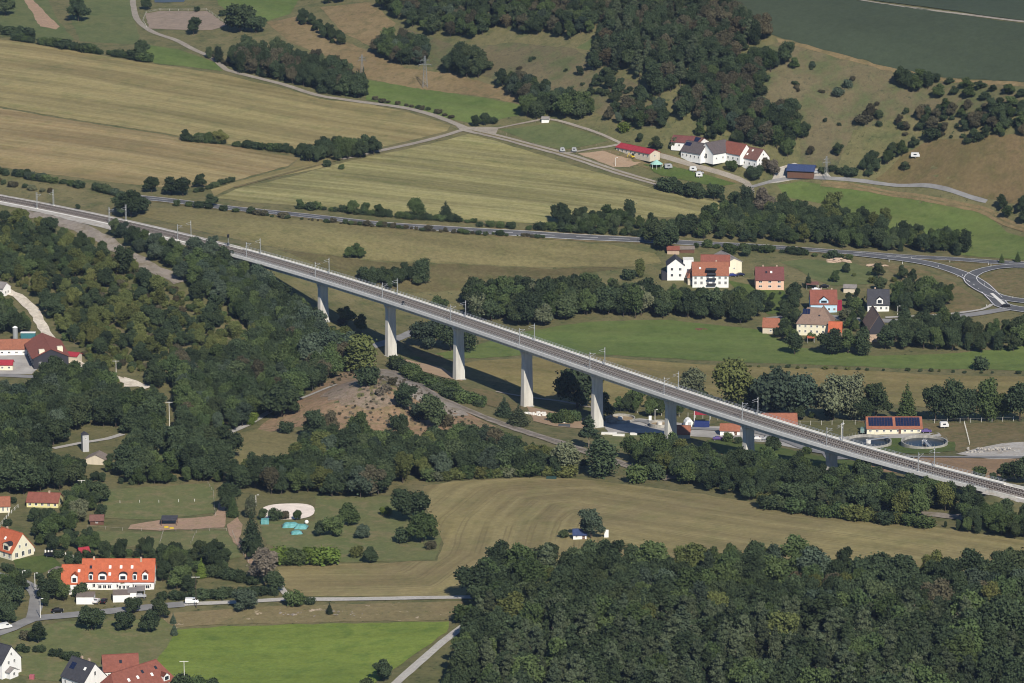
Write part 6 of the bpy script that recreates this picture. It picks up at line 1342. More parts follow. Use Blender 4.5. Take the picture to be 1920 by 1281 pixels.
def slabbox(name, lab, cat, px, py, w_, d_, h_, m, rot=0, group=None, top=None, lift=0):
    g = G(px, py); r_ = empty(name, (g.x, g.y, g.z + lift), R(rot), lab, cat, group)
    mb = MB(); b = .06
    mb.add([(-w_ / 2, -d_ / 2, -.3), (w_ / 2, -d_ / 2, -.3), (w_ / 2, d_ / 2, -.3), (-w_ / 2, d_ / 2, -.3), (-w_ / 2, -d_ / 2, h_ - b), (w_ / 2, -d_ / 2, h_ - b), (w_ / 2, d_ / 2, h_ - b), (-w_ / 2, d_ / 2, h_ - b),
            (-w_ / 2 + b, -d_ / 2 + b, h_), (w_ / 2 - b, -d_ / 2 + b, h_), (w_ / 2 - b, d_ / 2 - b, h_), (-w_ / 2 + b, d_ / 2 - b, h_)],
           [(3, 2, 1, 0), (0, 1, 5, 4), (1, 2, 6, 5), (2, 3, 7, 6), (3, 0, 4, 7), (4, 5, 9, 8), (5, 6, 10, 9), (6, 7, 11, 10), (7, 4, 8, 11), (8, 9, 10, 11)])
    mb.obj('body', m, r_)
    for k in range(int(w_ / .9)): 
        x = -w_ / 2 + (k + .5) * w_ / int(w_ / .9)
        MB().box(x - .05, x + .05, -d_ / 2 - .05, -d_ / 2 - .002, 0, h_ - .1).obj('rib', m, r_)
    if top: MB().box(-w_ / 2 - .1, w_ / 2 + .1, -d_ / 2 - .1, d_ / 2 + .1, h_ + .003, h_ + .12).obj('lid', top, r_)
    return r_
slabbox('screen_wall', 'upright white panel wall at the end of the hut garden on the hay field', 'panel', 1137, 1008, 1.6, .5, 3.0, MT['white'])
# farm on the left
H('farm_barn', 'long low barn with orange tiled roof running off the picture edge', 'barn', 12, 662, 26, 9, 3.2, 6.4, 3, 'white', 'dullorange', front=[(8, 1, 1.2, .8)], hip=0)
H('farm_barn', 'big barn with weathered red roof and dark side wall at the farm yard', 'barn', 88, 674, 30, 15.5, 5.0, 8.6, -76, 'darkwood', 'red', over=.8, front=[(7, 1.2, 1.6, 1.6)], gable=[(3, 1, 1.5, 1.8)])
H('farm_annex', 'small crimson lean-to roof at the corner of the big barn', 'annex', 137, 678, 6.5, 5, 3.4, 4.4, -20, 'beige', 'crimson')
H('farm_annex', 'small crimson roofed building by the yard entrance at the picture edge', 'annex', 6, 692, 9, 5, 2.8, 4.2, 0, 'cream', 'crimson', front=[(3, .8, 1, 1)])
for px, py, lab in ((79, 668, 'pale ventilation box on the near end of the big barn roof'), (113, 662, 'pale ventilation box on the far slope of the big barn roof')):
    slabbox('roof_vent', lab, 'roof vent', px, py + 22, 2.4, 2.4, 3.2, WM['cream'], -76, 'roof vents of the barn', lift=5.2)
g = G(29, 640); r_ = empty('silo', g, 0, 'grey cylindrical silo behind the orange barn roof', 'silo')
MB().cyl((0, 0), 1.15, 0, 6.5, 18).obj('silo_body', MT['steel'], r_); MB().cyl((0, 0), 1.22, 6.503, 7.1, 18, .3).obj('silo_cap', MT['white'], r_)
slabbox('shipping_container', 'turquoise container beside the grey silo', 'container', 53, 634, 6.6, 2.4, 2.6, plain('turquoise_paint', (.04, .16, .19), .6, .15, 2), 0, top=MT['white'])
H('white_building', 'white building with lean-to roofs at the start of the gravel path', 'house', 2, 552, 7, 6, 4, 6.2, -30, 'white', 'greysheet', gable=[(2, 1, 1, 1.2)])
# transformer tower and roof
g = G(160, 846); r_ = empty('transformer_tower', g, R(20), 'slim grey transformer tower beside the lane in the trees', 'tower')
MB().box(-1.3, 1.3, -1.3, 1.3, -1, 7.2).obj('wall', WM['grey'], r_); MB().add([(-1.5, -1.5, 7.2), (1.5, -1.5, 7.2), (1.5, 1.5, 7.2), (-1.5, 1.5, 7.2), (0, -1.5, 8.2), (0, 1.5, 8.2)], [(0, 1, 4), (1, 2, 5, 4), (2, 3, 5), (3, 0, 4, 5), (3, 2, 1, 0)]).obj('roof', RM['dark'], r_)
add_window(r_, 0, -1.3, 5.2, 0, .7, .8)
H('old_shed', 'weathered grey shed roof half hidden in the trees near the tower', 'shed', 183, 868, 6, 8, 2.6, 4.4, 80, 'beige', 'greybrown')
# village at the right
H('modern_house', 'white gabled house with dark blue roof facing the valley', 'house', 1266, 519, 10, 8.2, 7.0, 10.2, 90, 'white', 'dark', gable=[(0, 0, 1, 1)], skip_gl=True)
rr_ = bpy.data.objects.get('modern_house')
for y in (-2.2, 1.8):
    for z in (1.2, 4.2): add_window(rr_, -5.0, y, z, -math.pi / 2, 1.3, 1.4)
slabbox('house_annex', 'white flat roofed tower annex beside the white gabled house', 'annex', 1290, 518, 5.0, 6, 8.8, WM['white'], 0, top=MT['concrete_light'])
slabbox('house_shade_box', 'added dark box for the shade left of the white gabled house', 'shade box', 1245, 522, 2.6, 6, 3.4, WM['darkwood'], 0)  # dark box added in place of the shadow beside the white house
B2 = H('guest_house', 'wide white house with orange roof and dark stacked balconies', 'house', 1331, 531, 17.5, 12, 5.6, 10.6, 0, 'white', 'dullorange', front=[(6, .8, 1.2, 1.5), (6, 3.4, 1.2, 1.3)], chim=[(3, .5)], sky_=[(-5, -3)])
for z in (.6, 3.2, 5.7):
    b_ = MB().box(-1.8, 2.6, -7.4, -6.05, z, z + .14).box(-1.8, 2.6, -7.45, -7.38, z + .14, z + 1.0).obj('balcony', WM['darkwood'], B2)
MB().box(-2.2, 3.0, -7.6, -3.6, 8.2, 8.4).obj('balcony_roof', RM['dark'], B2)
H('guest_house', 'lower orange hipped wing on the left of the wide white house', 'house', 1304, 527, 8, 11, 3.4, 7.8, 0, 'beige', 'dullorange', hip=.7, front=[(2, .9, 1, 1.2)])
H('guest_house', 'dull red roof directly behind the wide white house', 'house', 1341, 512, 14, 9, 5, 9.2, -4, 'white', 'red')
H('farm_hall', 'cream hall with grey sheet roof beside the parked blue cars', 'hall', 1364, 503, 18, 8.0, 5.2, 7.0, 108, 'cream', 'greysheet', gable=[(1, 1.5, .8, .8)])
H('family_house', 'salmon pink house with maroon roof above the river wood', 'house', 1442, 538, 13.6, 10, 5.0, 10.0, 0, 'pink', 'maroon', front=[(3, .9, 1.6, 1.1), (3, 3.2, 1.6, 1.0)], chim=[(3.6, .3), (-3, .8)], sky_=[(-1.6, -2.2), (.8, -2.2)], gable=[(2, 1, 1, 1.2)])
H('family_house', 'pale blue house with reddish brown roof and wide dormer', 'house', 1543, 581, 12.6, 10, 4.4, 9.8, 0, 'blue', 'red', front=[(5, .9, 1.1, 1.2)], chim=[(-1, .3), (4, .4)], dormers=[(0, 4.2, 1.3, 'gable')], gable=[(2, 1, 1, 1.2)])
slabbox('side_balcony', 'crimson covered balcony on the right side of the pale blue house', 'balcony', 1572, 581, 3.0, 3.0, 4.4, plain('crimson_cloth', (.25, .02, .05), .8, .1, 2), 0, top=RM['crimson'])
H('old_inn', 'old cream inn with large brown hipped roof', 'house', 1529, 622, 16.5, 12.5, 5.6, 11.6, -10, 'cream', 'oldbrown', hip=.75, front=[(6, 1, 1, 1.2), (6, 3.5, 1, 1.1)], gable=[(2, 1, 1, 1.2), (2, 3.5, 1, 1.1)], sky_=[(2, -3)], panels=(3, 2, -6, -2.5, .1, .45))
H('old_inn', 'pointed brown roofed cross wing of the old inn', 'house', 1543, 622, 9, 9, 5.8, 12.4, 80, 'cream', 'oldbrown', hip=.8)
H('inn_annex', 'annex with bright red roof beside the old inn', 'annex', 1566, 632, 6, 7, 3.6, 7.4, -8, 'stone', 'orange', front=[(2, 1, 1, 1.1)])
H('steep_barn', 'steep gabled timber barn with brown roof and stone base', 'barn', 1641, 628, 19, 8.4, 5.2, 12.0, 94, 'darkwood', 'oldbrown')
slabbox('barn_base', 'sandstone front base of the steep timber barn', 'base wall', 1641, 641, 8.3, 1.0, 3.4, WM['stone'], 4)
H('family_house', 'white house with grey slate roof and white dormer behind the steep barn', 'house', 1646, 579, 10.2, 10, 3.6, 9.6, -3, 'white', 'dark', front=[(4, .9, 1, 1.3)], dormers=[(.6, 3.0, 2.0, 'gable')], chim=[(-1.5, .4)], gable=[(2, .9, 1, 1.2)])
H('small_barn', 'small barn with bright orange roof in the dark garden trees', 'barn', 1446, 622, 7.6, 7, 3.4, 6.6, -8, 'beige', 'dullorange', front=[(1, .9, 1, 1)])
carport(1520, 642, 3.4, 3.0, 2.3, 0, 'small shelter with bright orange awning before the inn', 'orange')
H('farm_shed', 'grey tin roofed shed between the lawn and the blue house', 'shed', 1594, 547, 6, 5, 2.6, 3.6, -10, 'beige', 'greysheet')
carport(1523, 541, 6, 4.5, 2.3, 0, 'dark carport beside the driveway turn', 'brown')
H('farm_shed', 'low red roofed shed behind the white gabled house', 'shed', 1262, 474, 6, 5, 2.2, 3.4, 0, 'stone', 'red')
H('farm_shed', 'grey roofed shed row behind the white gabled house', 'shed', 1288, 472, 7, 4, 2.0, 2.9, 3, 'brownwood', 'greybrown')
# works
H('works_building', 'low white works building with orange roof covered by two solar arrays', 'building', 1675, 809, 23, 9.5, 2.9, 6.4, 0, 'cream', 'dullorange', front=[(8, 1.1, 1.1, .9)], door=2.2, gable=[(1, 1, 1, 1)], panels=(9, 4, -10.8, -.6, .08, .86))
ro_ = [c for c in bpy.data.objects.get('works_building').children if c.name.startswith('roof')][0]
for o in [c for c in ro_.children if c.name.startswith('solar_panel')]:
    q = link_mesh('solar_panel', o.data, ro_, (o.location.x + 11.3, o.location.y, o.location.z)); q.rotation_euler = o.rotation_euler
H('works_shed', 'orange tiled shed roof seen over the viaduct parapet', 'shed', 1461, 803, 14.5, 8, 3.2, 6.6, 0, 'beige', 'dullorange', front=[(3, 1, 1, 1)])
H('works_shed', 'small shed with rust brown roof standing by the works road', 'shed', 1369, 814, 8.2, 6, 2.6, 4.6, -6, 'white', 'dullorange', front=[(2, 1, .8, .8)], door=2.5)
H('works_shed', 'rust brown shed roof half shaded beside a viaduct pier', 'shed', 1278, 820, 7.2, 6, 2.6, 5.2, -6, 'beige', 'dullorange')
slabbox('blue_container', 'dark blue container under the maroon canopy at the works', 'container', 1316, 801, 6.4, 2.5, 2.5, plain('blue_paint', (.02, .035, .14), .5, .1, 2), -6)
carport(1316, 794, 7.0, 4.0, 4.2, -4, 'maroon canopy above the dark blue container', 'crimson')
g = G(1291, 799); r_ = empty('storage_tent', g, R(10), 'white storage tent left of the blue container', 'tent')
prof = [(-1.8, -.3), (-1.8, 1.8), (-1.0, 3.0), (0, 3.5), (1.0, 3.0), (1.8, 1.8), (1.8, -.3)]
MB().add([(a, -2, b) for a, b in prof] + [(a, 2, b) for a, b in prof], [tuple(range(7)), tuple(range(7, 14))[::-1]] + [(i + 1, i, 7 + i, 8 + i) for i in range(6)]).obj('tent_skin', MT['white'], r_)
MB().box(-.7, .7, -2.05, -1.98, 0, 2.2).obj('tent_door', WM['grey'], r_)
BASINW = plain('basin_water', (.012, .02, .026), .3, .2, .3, spec=.6); SLUDGE = plain('settled_sludge', (.28, .21, .13), .6, .15, .4)
BASINC = plain('weathered_basin_concrete', (.30, .29, .26), .9, .35, .6, c2=(.42, .40, .36))
def basin(px, py, r0, hgt, lab, wat, level, bridge=None):
    g = G(px, py); r_ = empty('clarifier_basin', g, 0, lab, 'basin', 'round basins of the works')
    n = 48; mb = MB()
    rings = [(r0, -2.0), (r0, hgt), (r0 - .45, hgt), (r0 - .45, -2.0)]
    vs = [(r * math.cos(a), r * math.sin(a), z) for r, z in rings for a in [2 * math.pi * i / n for i in range(n)]]
    fs = [(k * n + i, k * n + (i + 1) % n, (k + 1) * n + (i + 1) % n, (k + 1) * n + i) for k in range(3) for i in range(n)]
    mb.add(vs, fs); mb.obj('basin_wall', BASINC, r_)
    MB().cyl((0, 0), r0 - .46, level - .1, level, n).obj('water', wat, r_)
    MB().cyl((0, 0), 1.1, level + .003, hgt + .2, 16).obj('centre_column', MT['concrete_light'], r_)
    if r0 > 8:
        k = MB()
        for i in range(36):
            a = 2 * math.pi * i / 36; x, y = (r0 - .2) * math.cos(a), (r0 - .2) * math.sin(a); k.box(x - .03, x + .03, y - .03, y + .03, hgt, hgt + 1)
        k.obj('railing_post', MT['steel'], r_)['kind'] = 'stuff'
    if bridge is not None:
        b = MB().box(-.2, r0 + .1, -.55, .55, hgt + .1, hgt + .28).obj('scraper_bridge', MT['steel'], r_, rz=R(bridge))
        for sy in (-.5, .5): MB().box(0, r0, sy - .03, sy + .03, hgt + 1.2, hgt + 1.27).box(0, .06, sy - .03, sy + .03, hgt + .28, hgt + 1.2).box(r0 - .1, r0, sy - .03, sy + .03, hgt + .28, hgt + 1.2).obj('bridge_rail', MT['steel'], b)
    return r_
# terrain has to be below the water inside: raise the basins on their plinth
basin(1733, 835, 9.6, 1.9, 'round clarifier basin with dark water in front of the brown slope of the works', BASINW, .7, -82)
basin(1628, 834, 9.6, 1.9, 'round clarifier basin partly hidden by the viaduct deck', BASINW, .7, 25)
basin(1163, 789, 6.4, 1.5, 'small round basin with beige sludge in the viaduct shadow', SLUDGE, .5)
basin(1237, 799, 4.6, 1.6, 'small round grassy basin touching a viaduct pier', SLUDGE, .6)
# farm at the top
H('horse_stable', 'long low stable with crimson sheet roof', 'stable', 1196, 290, 26, 7.5, 3.0, 4.6, -48, 'beige', 'crimson', front=[(8, .8, 1.4, 1.4)], gable=[(1, .8, 1, 1)])
H('farmhouse', 'left white farmhouse with grey brown roof and solar panels', 'house', 1306, 296, 14, 9.5, 4.0, 8.6, -44, 'white', 'slate', front=[(5, 1, 1.1, 1.3)], gable=[(2, 1, 1, 1.2), (1, 5, 1, 1)], panels=(4, 2, -6.5, -2.4, .15, .5))
H('farm_barn', 'barn with grey brown roof between the white farmhouses', 'barn', 1341, 297, 14, 12, 4.4, 9.4, 40, 'white', 'slate', gable=[(1, 1, 2.4, 2.6)], front=[(3, 1, 1, 1)])
H('farmhouse', 'middle white farmhouse with orange red roof', 'house', 1381, 299, 14, 9.5, 4.4, 9.2, -46, 'white', 'red', front=[(4, 1, 1.1, 1.3)])
H('farmhouse', 'right white farmhouse with dark brown roof and windowed gable', 'house', 1412, 309, 14.5, 9.8, 4.6, 9.4, -46, 'white', 'brown', gable=[(3, 1, 1, 1.3), (3, 3.4, 1, 1.1), (1, 6.0, 1, 1.1)], front=[(4, 1, 1.1, 1.3)], sky_=[(-4, -2.6), (-1, -3.4), (1, -1.4)])
H('farm_outbuilding', 'pinkish roofed outbuilding behind the left farmhouse', 'outbuilding', 1283, 275, 12, 9, 3.4, 6.0, -20, 'white', 'maroon', front=[(4, 1, 1, 1)])
H('farm_outbuilding', 'low outbuilding with solar panels behind the left farmhouse', 'outbuilding', 1308, 276, 9, 8, 3.4, 5.6, -44, 'white', 'brown', panels=(3, 2, -3, 3, .1, .9))
H('machine_shed', 'brown machine shed with dark blue sheet roof beside the lane', 'shed', 1503, 326, 14, 9.5, 3.0, 5.0, -12, 'brownwood', 'bluesheet', over=.9)
g = G(1231, 314); r_ = empty('round_pavilion', g, 0, 'round tent with pale turquoise roof on the farm lawn', 'tent')
MB().cyl((0, 0), 3.4, 2.0, 4.2, 12, .2).obj('tent_roof', plain('turquoise_cloth', (.28, .48, .42), .8, .1, 1), r_)
for k in range(8): a = k * math.pi / 4; MB().box(3.2 * math.cos(a) - .06, 3.2 * math.cos(a) + .06, 3.2 * math.sin(a) - .06, 3.2 * math.sin(a) + .06, -.5, 2.1).obj('post', MT['white'], r_)
H('paddock_hut', 'little white hut at the far corner of the fenced paddock', 'hut', 1023, 228, 4, 3, 2.0, 2.8, -10, 'white', 'greysheet')
H('allotment_hut', 'reddish hut half hidden in the trees by the country road', 'hut', 1458, 414, 6, 4, 2.3, 3.4, 12, 'beige', 'red')
H('allotment_hut', 'pale hut with blue tarpaulin among the trees by the country road', 'hut', 1450, 420, 5, 4, 2.2, 3.0, -8, 'white', 'greybrown')
H('allotment_hut', 'small white hut in the trees below the pasture', 'hut', 1612, 426, 4, 3.5, 2.1, 3.0, 0, 'white', 'greysheet')
H('upper_house', 'red brick house at the upper corner of the picture', 'house', -2, 12, 10, 9, 5, 9, -10, 'stone', 'red', front=[(3, 1, 1, 1.2)])
H('upper_house', 'white house beside the brick one at the upper corner', 'house', 12, 6, 6, 7, 4, 6.5, -10, 'white', 'maroon', front=[(2, 1, 1, 1.2)])

# ================================================================ VEHICLES
def paint(name, c): return plain(name + '_car_paint', c, .25, .03, 1, spec=.6, metal=.2)
CP = {'black': paint('black', (.012, .012, .015)), 'white': paint('white', (.75, .75, .75)), 'blue': paint('blue', (.02, .035, .18)), 'silver': paint('silver', (.4, .41, .43)), 'green': paint('pale_green', (.20, .30, .28)), 'navy': paint('navy', (.02, .025, .06)), 'red': paint('red', (.3, .02, .02)), 'purple': paint('purple', (.12, .08, .25))}
TYRE = plain('tyre', (.02, .02, .02), .9, .1, 2); RIM = plain('rim', (.45, .45, .46), .4, .05, 2, metal=.6); LAMP = plain('headlight_glass', (.7, .7, .66), .2, .05, 1)
REDL = plain('tail_light_glass', (.35, .02, .02), .3, .05, 1)
def car(px, py, rot, col, lab, kind='car', L=4.3, wid=1.75, group=None):
    g = G(px, py); r_ = empty('parked_car' if kind == 'car' else ('van' if kind == 'van' else 'caravan'), (g.x, g.y, g.z + .35), R(rot), lab, 'car' if kind == 'car' else ('van' if kind == 'van' else 'caravan'), group)
    h = L / 2; w_ = wid / 2
    if kind == 'car': prof = [(-h, .35), (-h, .8), (-h + .12, .95), (-h * .62, 1.02), (-h * .42, 1.42), (h * .25, 1.45), (h * .52, 1.0), (h - .15, .85), (h, .65), (h, .35)]
    elif kind == 'van': prof = [(-h, .35), (-h, 1.9), (-h + .15, 2.05), (h * .45, 2.05), (h * .72, 1.2), (h - .1, 1.05), (h, .8), (h, .35)]
    else: prof = [(-h, .45), (-h, 2.1), (-h + .3, 2.5), (h - .6, 2.5), (h, 1.4), (h, .45)]
    n = len(prof); v = []
    for sg in (-1, 1):
        for x, z in prof:
            ins = .16 if z > 1.05 and kind != 'caravan' else (.03 if z > .9 else 0); v.append((x, sg * (w_ - ins), z))
    MB().add(v, [tuple(range(n)), tuple(range(n, 2 * n))[::-1]] + [(i, n + i, n + (i + 1) % n, (i + 1) % n) for i in range(n)]).obj('body', CP[col], r_)
    gl = MB()
    if kind == 'car':
        gl.add([(h * .27, -w_ + .24, 1.41), (h * .27, w_ - .24, 1.41), (h * .50, w_ - .14, 1.05), (h * .50, -w_ + .14, 1.05)], [(0, 1, 2, 3)]); z0, z1, x0, x1 = 1.06, 1.36, -h * .40, h * .22
        gl.v = [(a + .03, b, c + .02) for a, b, c in gl.v]
        MB().add([(-h * .44, -w_ + .24, 1.40), (-h * .60, -w_ + .14, 1.06), (-h * .60, w_ - .14, 1.06), (-h * .44, w_ - .24, 1.40)], [(0, 1, 2, 3)]).obj('rear_window', GLASS, r_).location = (-.03, 0, .02)
    elif kind == 'van':
        gl.add([(h * .49, -w_ + .24, 1.95), (h * .49, w_ - .24, 1.95), (h * .73, w_ - .2, 1.28), (h * .73, -w_ + .2, 1.28)], [(0, 1, 2, 3)]); gl.v = [(a + .03, b, c + .02) for a, b, c in gl.v]; z0, z1, x0, x1 = 1.25, 1.8, h * .1, h * .5
    else:
        gl.box(h - .35, h - .2, -w_ + .4, w_ - .4, 1.5, 2.0); z0, z1, x0, x1 = 1.3, 1.9, -h * .4, h * .3
    gl.obj('windscreen', GLASS, r_)
    for sg in (-1, 1):
        yy = sg * (w_ - (.14 if kind != 'caravan' else 0))
        MB().box(x0, x1, min(yy, yy + sg * .03), max(yy, yy + sg * .03), z0, z1).obj('side_window', GLASS, r_)
        MB().box(h - .02, h + .04, sg * w_ * .72 - .18, sg * w_ * .72 + .18, .62, .76).obj('headlight', LAMP, r_)
        MB().box(-h - .04, -h + .02, sg * w_ * .75 - .14, sg * w_ * .75 + .14, .65, .85).obj('tail_light', REDL, r_)
        for x in ((-h * .62, h * .62) if kind != 'caravan' else (0,)):
            m1 = MB().cyl((0, 0), .33, -.11, .11, 14).mesh('wheel', TYRE); o = link_mesh('wheel', m1, r_, (x, sg * (w_ - .06), .02)); o.rotation_euler = (math.pi / 2, 0, 0)
            MB().cyl((0, 0), .2, -.125, .125, 10).obj('rim', RIM, o)
    return r_
for a in [(1886, 577, -5, 'black', 'black car turning at the road junction'), (108, 1149, 8, 'black', 'black car parked on the street before the terraces'), (181, 1131, 80, 'white', 'white car parked between the two double garages'), (195, 1131, 82, 'black', 'black car parked between the two double garages'),
          (263, 1122, 10, 'silver', 'silver car standing under the slanted carport'), (1373, 519, 10, 'blue', 'bright blue car beside the cream hall'), (1388, 518, 20, 'navy', 'dark blue car beside the cream hall'), (1737, 812, 0, 'purple', 'dark purple car at the right end of the solar roofed building'),
          (1484, 600, -6, 'blue', 'blue car in the village lane near the inn'), (1546, 540, -5, 'black', 'black car on the driveway near the dark carport'), (1530, 546, 0, 'white', 'white car in front of the dark carport'), (1346, 826, 0, 'purple', 'small purple vehicle by the works shed'), (1312, 327, -20, 'silver', 'silver car on the gravel in front of the farm'),
          (1530, 326, 15, 'silver', 'silver car beside the blue roofed machine shed'), (1420, 826, -4, 'white', 'white car behind the viaduct pier at the works'), (1438, 826, -4, 'silver', 'silver car behind the viaduct at the works')]: car(*a)
for a in [(9, 1180, 32, 'white', 'white van on the street at the picture edge', 'van', 5.0, 1.95), (360, 1133, 2, 'white', 'white van parked on the concrete lane', 'van', 4.8, 1.9), (1617, 812, 84, 'green', 'pale green van at the left end of the solar roofed building', 'van', 4.8, 1.9)]: car(*a)
for a in [(1716, 296, -5, 'white', 'white caravan alone on the brown slope', 'caravan', 4.6, 2.1), (1300, 322, -10, 'white', 'white caravan on the gravel in front of the farm', 'caravan', 3.8, 1.9), (1253, 317, 15, 'silver', 'silver trailer near the round turquoise tent', 'caravan', 4.0, 2.0), (1770, 803, 10, 'white', 'white trailer on the works meadow', 'caravan', 3.6, 1.9),
          (1055, 286, 0, 'silver', 'left silver trailer at the paddock gate', 'caravan', 2.6, 1.6), (1077, 286, -10, 'silver', 'right silver trailer at the paddock gate', 'caravan', 2.6, 1.6), (1311, 333, 0, 'white', 'white box trailer standing on the farm lawn', 'caravan', 3.4, 2.0), (54, 1038, 30, 'white', 'white covered trailer beside the garden trampoline', 'caravan', 4.2, 2.0)]: car(*a)

# ================================================================ POLES, PYLONS, FENCES, SMALL THINGS
PYS = plain('weathered_galvanised_steel', (.24, .25, .26), .6, .15, 1)
def pylon(px, py, hpx, lab, rot=20):
    g = G(px, py); h = hpx * mpp(g.x, g.y, g.z); r_ = empty('power_pylon', g, R(rot), lab, 'pylon', 'lattice power pylons')
    b, t = h * .075, h * .018; mb = MB()
    cs = [(-1, -1), (1, -1), (1, 1), (-1, 1)]
    def pt(c, f): q = b + (t - b) * min(1, f / .85); return (c[0] * q, c[1] * q, h * f)
    for c in cs: mb.bar(pt(c, 0), pt(c, 1), .07)
    mb.obj('pylon_leg', PYS, r_)
    lt = MB()
    for k in range(9):
        for i in range(4):
            lt.bar(pt(cs[i], k / 9), pt(cs[(i + 1) % 4], (k + 1) / 9), .028); lt.bar(pt(cs[(i + 1) % 4], k / 9), pt(cs[i], (k + 1) / 9), .028)
    lt.obj('lattice', PYS, r_)
    for f, w_ in ((.72, .20), (.86, .14)):
        a = MB(); a.bar((-h * w_, 0, h * f), (h * w_, 0, h * f), .09); a.bar((-h * w_, 0, h * f), (0, 0, h * (f + .06)), .05); a.bar((h * w_, 0, h * f), (0, 0, h * (f + .06)), .03); o = a.obj('cross_arm', PYS, r_)
        for sg in (-1, 1): MB().cyl((sg * h * w_, 0), .1, h * f - 1.3, h * f - .05, 6).obj('insulator', MT['steel_dark'], o)
pylon(797, 164, 60, 'grey lattice power pylon in the tan hillside beside the round copse', 10)
pylon(1549, 336, 44, 'grey lattice power pylon beside the blue roofed machine shed', 30)
pylon(679, 140, 38, 'dark lattice power pylon behind the long thick row of trees', 10)
def pole(px, py, hpx, lab, kind='T', m=None):
    g = G(px, py); h = hpx * mpp(g.x, g.y, g.z) / cp; r_ = empty('utility_pole' if kind == 'T' else 'street_lamp', g, 0, lab, 'pole' if kind == 'T' else 'street lamp', None)
    MB().cyl((0, 0), .16, -.5, h, 8, .1).obj('pole_shaft', m or MT['concrete_light'], r_)
    if kind == 'T':
        a = MB().box(-1.5, 1.5, -.08, .08, h - .35, h - .2).obj('cross_arm', MT['concrete_light'], r_)
        for x in (-1.3, 0, 1.3): MB().cyl((x, 0), .07, h - .2, h + .05, 6).obj('insulator', MT['steel_dark'], a)
    else:
        MB().bar((0, 0, h - .05), (.9, -.2, h + .1), .05).obj('lamp_arm', MT['steel'], r_); MB().box(.5, 1.2, -.35, -.05, h + .02, h + .16).obj('lamp_head', MT['white'], r_)
pole(318, 806, 53, 'tall white utility pole standing in the trees left of the lane')
pole(218, 706, 30, 'grey utility pole above the gravel path end'); pole(153, 918, 18, 'utility pole behind the horse paddock'); pole(346, 1290, 52, 'utility pole at the edge of the lime green field')
pole(480, 948, 20, 'street lamp at the path by the sand ring', 'L'); pole(66, 1110, 36, 'street lamp at the street corner', 'L'); pole(43, 1102, 32, 'street lamp above the street bend', 'L'); pole(76, 1160, 38, 'street lamp by the dark tree left of the black car', 'L')
pole(1577, 830, 36, 'tall lamp post in the works yard behind the viaduct', 'L'); pole(1228, 790, 22, 'lamp post beside the round basins', 'L'); pole(1302, 800, 34, 'lamp post by the white storage tent', 'L'); pole(1154, 312, 16, 'white pole at the brown riding arena', 'L'); pole(1683, 590, 16, 'white post beside the junction grove', 'L')
pole(368, 1140, 60, 'utility pole beside the white van on the concrete lane', 'T', MT['bark'])
def fence(px, lab, n_per=4.0, h=1.2, rails=2, m=None, name='post_fence', r=.06):
    pts_ = [G(*q) for q in px]; path = []
    for a, b in zip(pts_, pts_[1:]):
        k = max(1, int((b - a).length / n_per)); path += [a.lerp(b, i / k) for i in range(k)]
    path.append(pts_[-1]); path = [Vector((p.x, p.y, float(hz(p.x, p.y)))) for p in path]
    m = m or MT['bark_pale']; o0 = path[0]; r_ = empty(name, o0, 0, lab, 'fence', None)
    pm = MB().box(-r, r, -r, r, -.3, h).mesh('fence_post', m)
    for p in path: link_mesh('fence_post', pm, r_, p - o0)
    for k in range(rails):
        z = h * (k + 1) / (rails + .15); mb = MB()
        for a, b in zip(path, path[1:]): mb.bar(a - o0 + Vector((0, 0, z)), b - o0 + Vector((0, 0, z)), .022 if name != 'wire_fence' else .012)
        if rails: mb.obj('fence_rail', m, r_)
WP = MT['white']; GW = plain('grey_fence_wood', (.34, .31, .27), .9, .2, 2)
fence([(225, 944), (262, 943), (298, 943), (335, 942), (365, 941)], 'row of white posts across the upper horse paddock', 6.5, 1.2, 0, WP)
fence([(390, 908), (400, 925), (402, 950), (404, 968)], 'white fence along the right side of the upper paddock', 4, 1.2, 1, GW)
fence([(165, 990), (230, 995), (300, 996), (360, 997), (425, 996)], 'long fence along the upper edge of the lower paddock', 5, 1.2, 1, GW)
fence([(300, 1020), (306, 998)], 'short cross fence in the lower paddock', 3, 1.1, 1, GW); fence([(358, 1020), (368, 1000)], 'second short cross fence in the lower paddock', 3, 1.1, 1, GW)
fence([(436, 1000), (448, 1030), (466, 1055)], 'fence beside the red earth path', 3.5, 1.2, 1, GW)
fence([(925, 246), (975, 234), (1032, 226), (1100, 245), (1148, 266), (1060, 286), (1000, 272), (925, 246)], 'wooden fence all around the green paddock', 8, 1.3, 2)
fence([(1080, 290), (1130, 284), (1205, 303)], 'wooden fence behind the brown riding arena', 5, 1.3, 2); fence([(1080, 291), (1150, 316), (1180, 315)], 'wooden fence in front of the brown riding arena', 5, 1.3, 2)
fence([(1480, 798), (1560, 797), (1625, 796)], 'wire fence with concrete posts left of the solar roofed building', 4.2, 2.0, 1, MT['concrete_light'], 'wire_fence')
fence([(1728, 795), (1800, 793), (1900, 790)], 'wire fence with concrete posts right of the solar roofed building', 4.2, 2.0, 1, MT['concrete_light'], 'wire_fence')
fence([(1808, 796), (1818, 835)], 'fence crossing the works meadow', 3, 1.6, 2, MT['concrete_light'], 'wire_fence')
fence([(1130, 770), (1180, 772), (1240, 780), (1290, 782), (1360, 790)], 'wire fence behind the round basins', 3.6, 2.0, 1, MT['concrete_light'], 'wire_fence')
fence([(275, 52), (268, 40), (274, 25), (300, 20), (388, 20), (428, 48)], 'pale fence around the grey riding arena', 6, 1.3, 2, MT['concrete_light'])
fence([(0, 988), (16, 968), (34, 952)], 'white garden wall fence rising past the bungalow', 3, 1.4, 2, WP); 
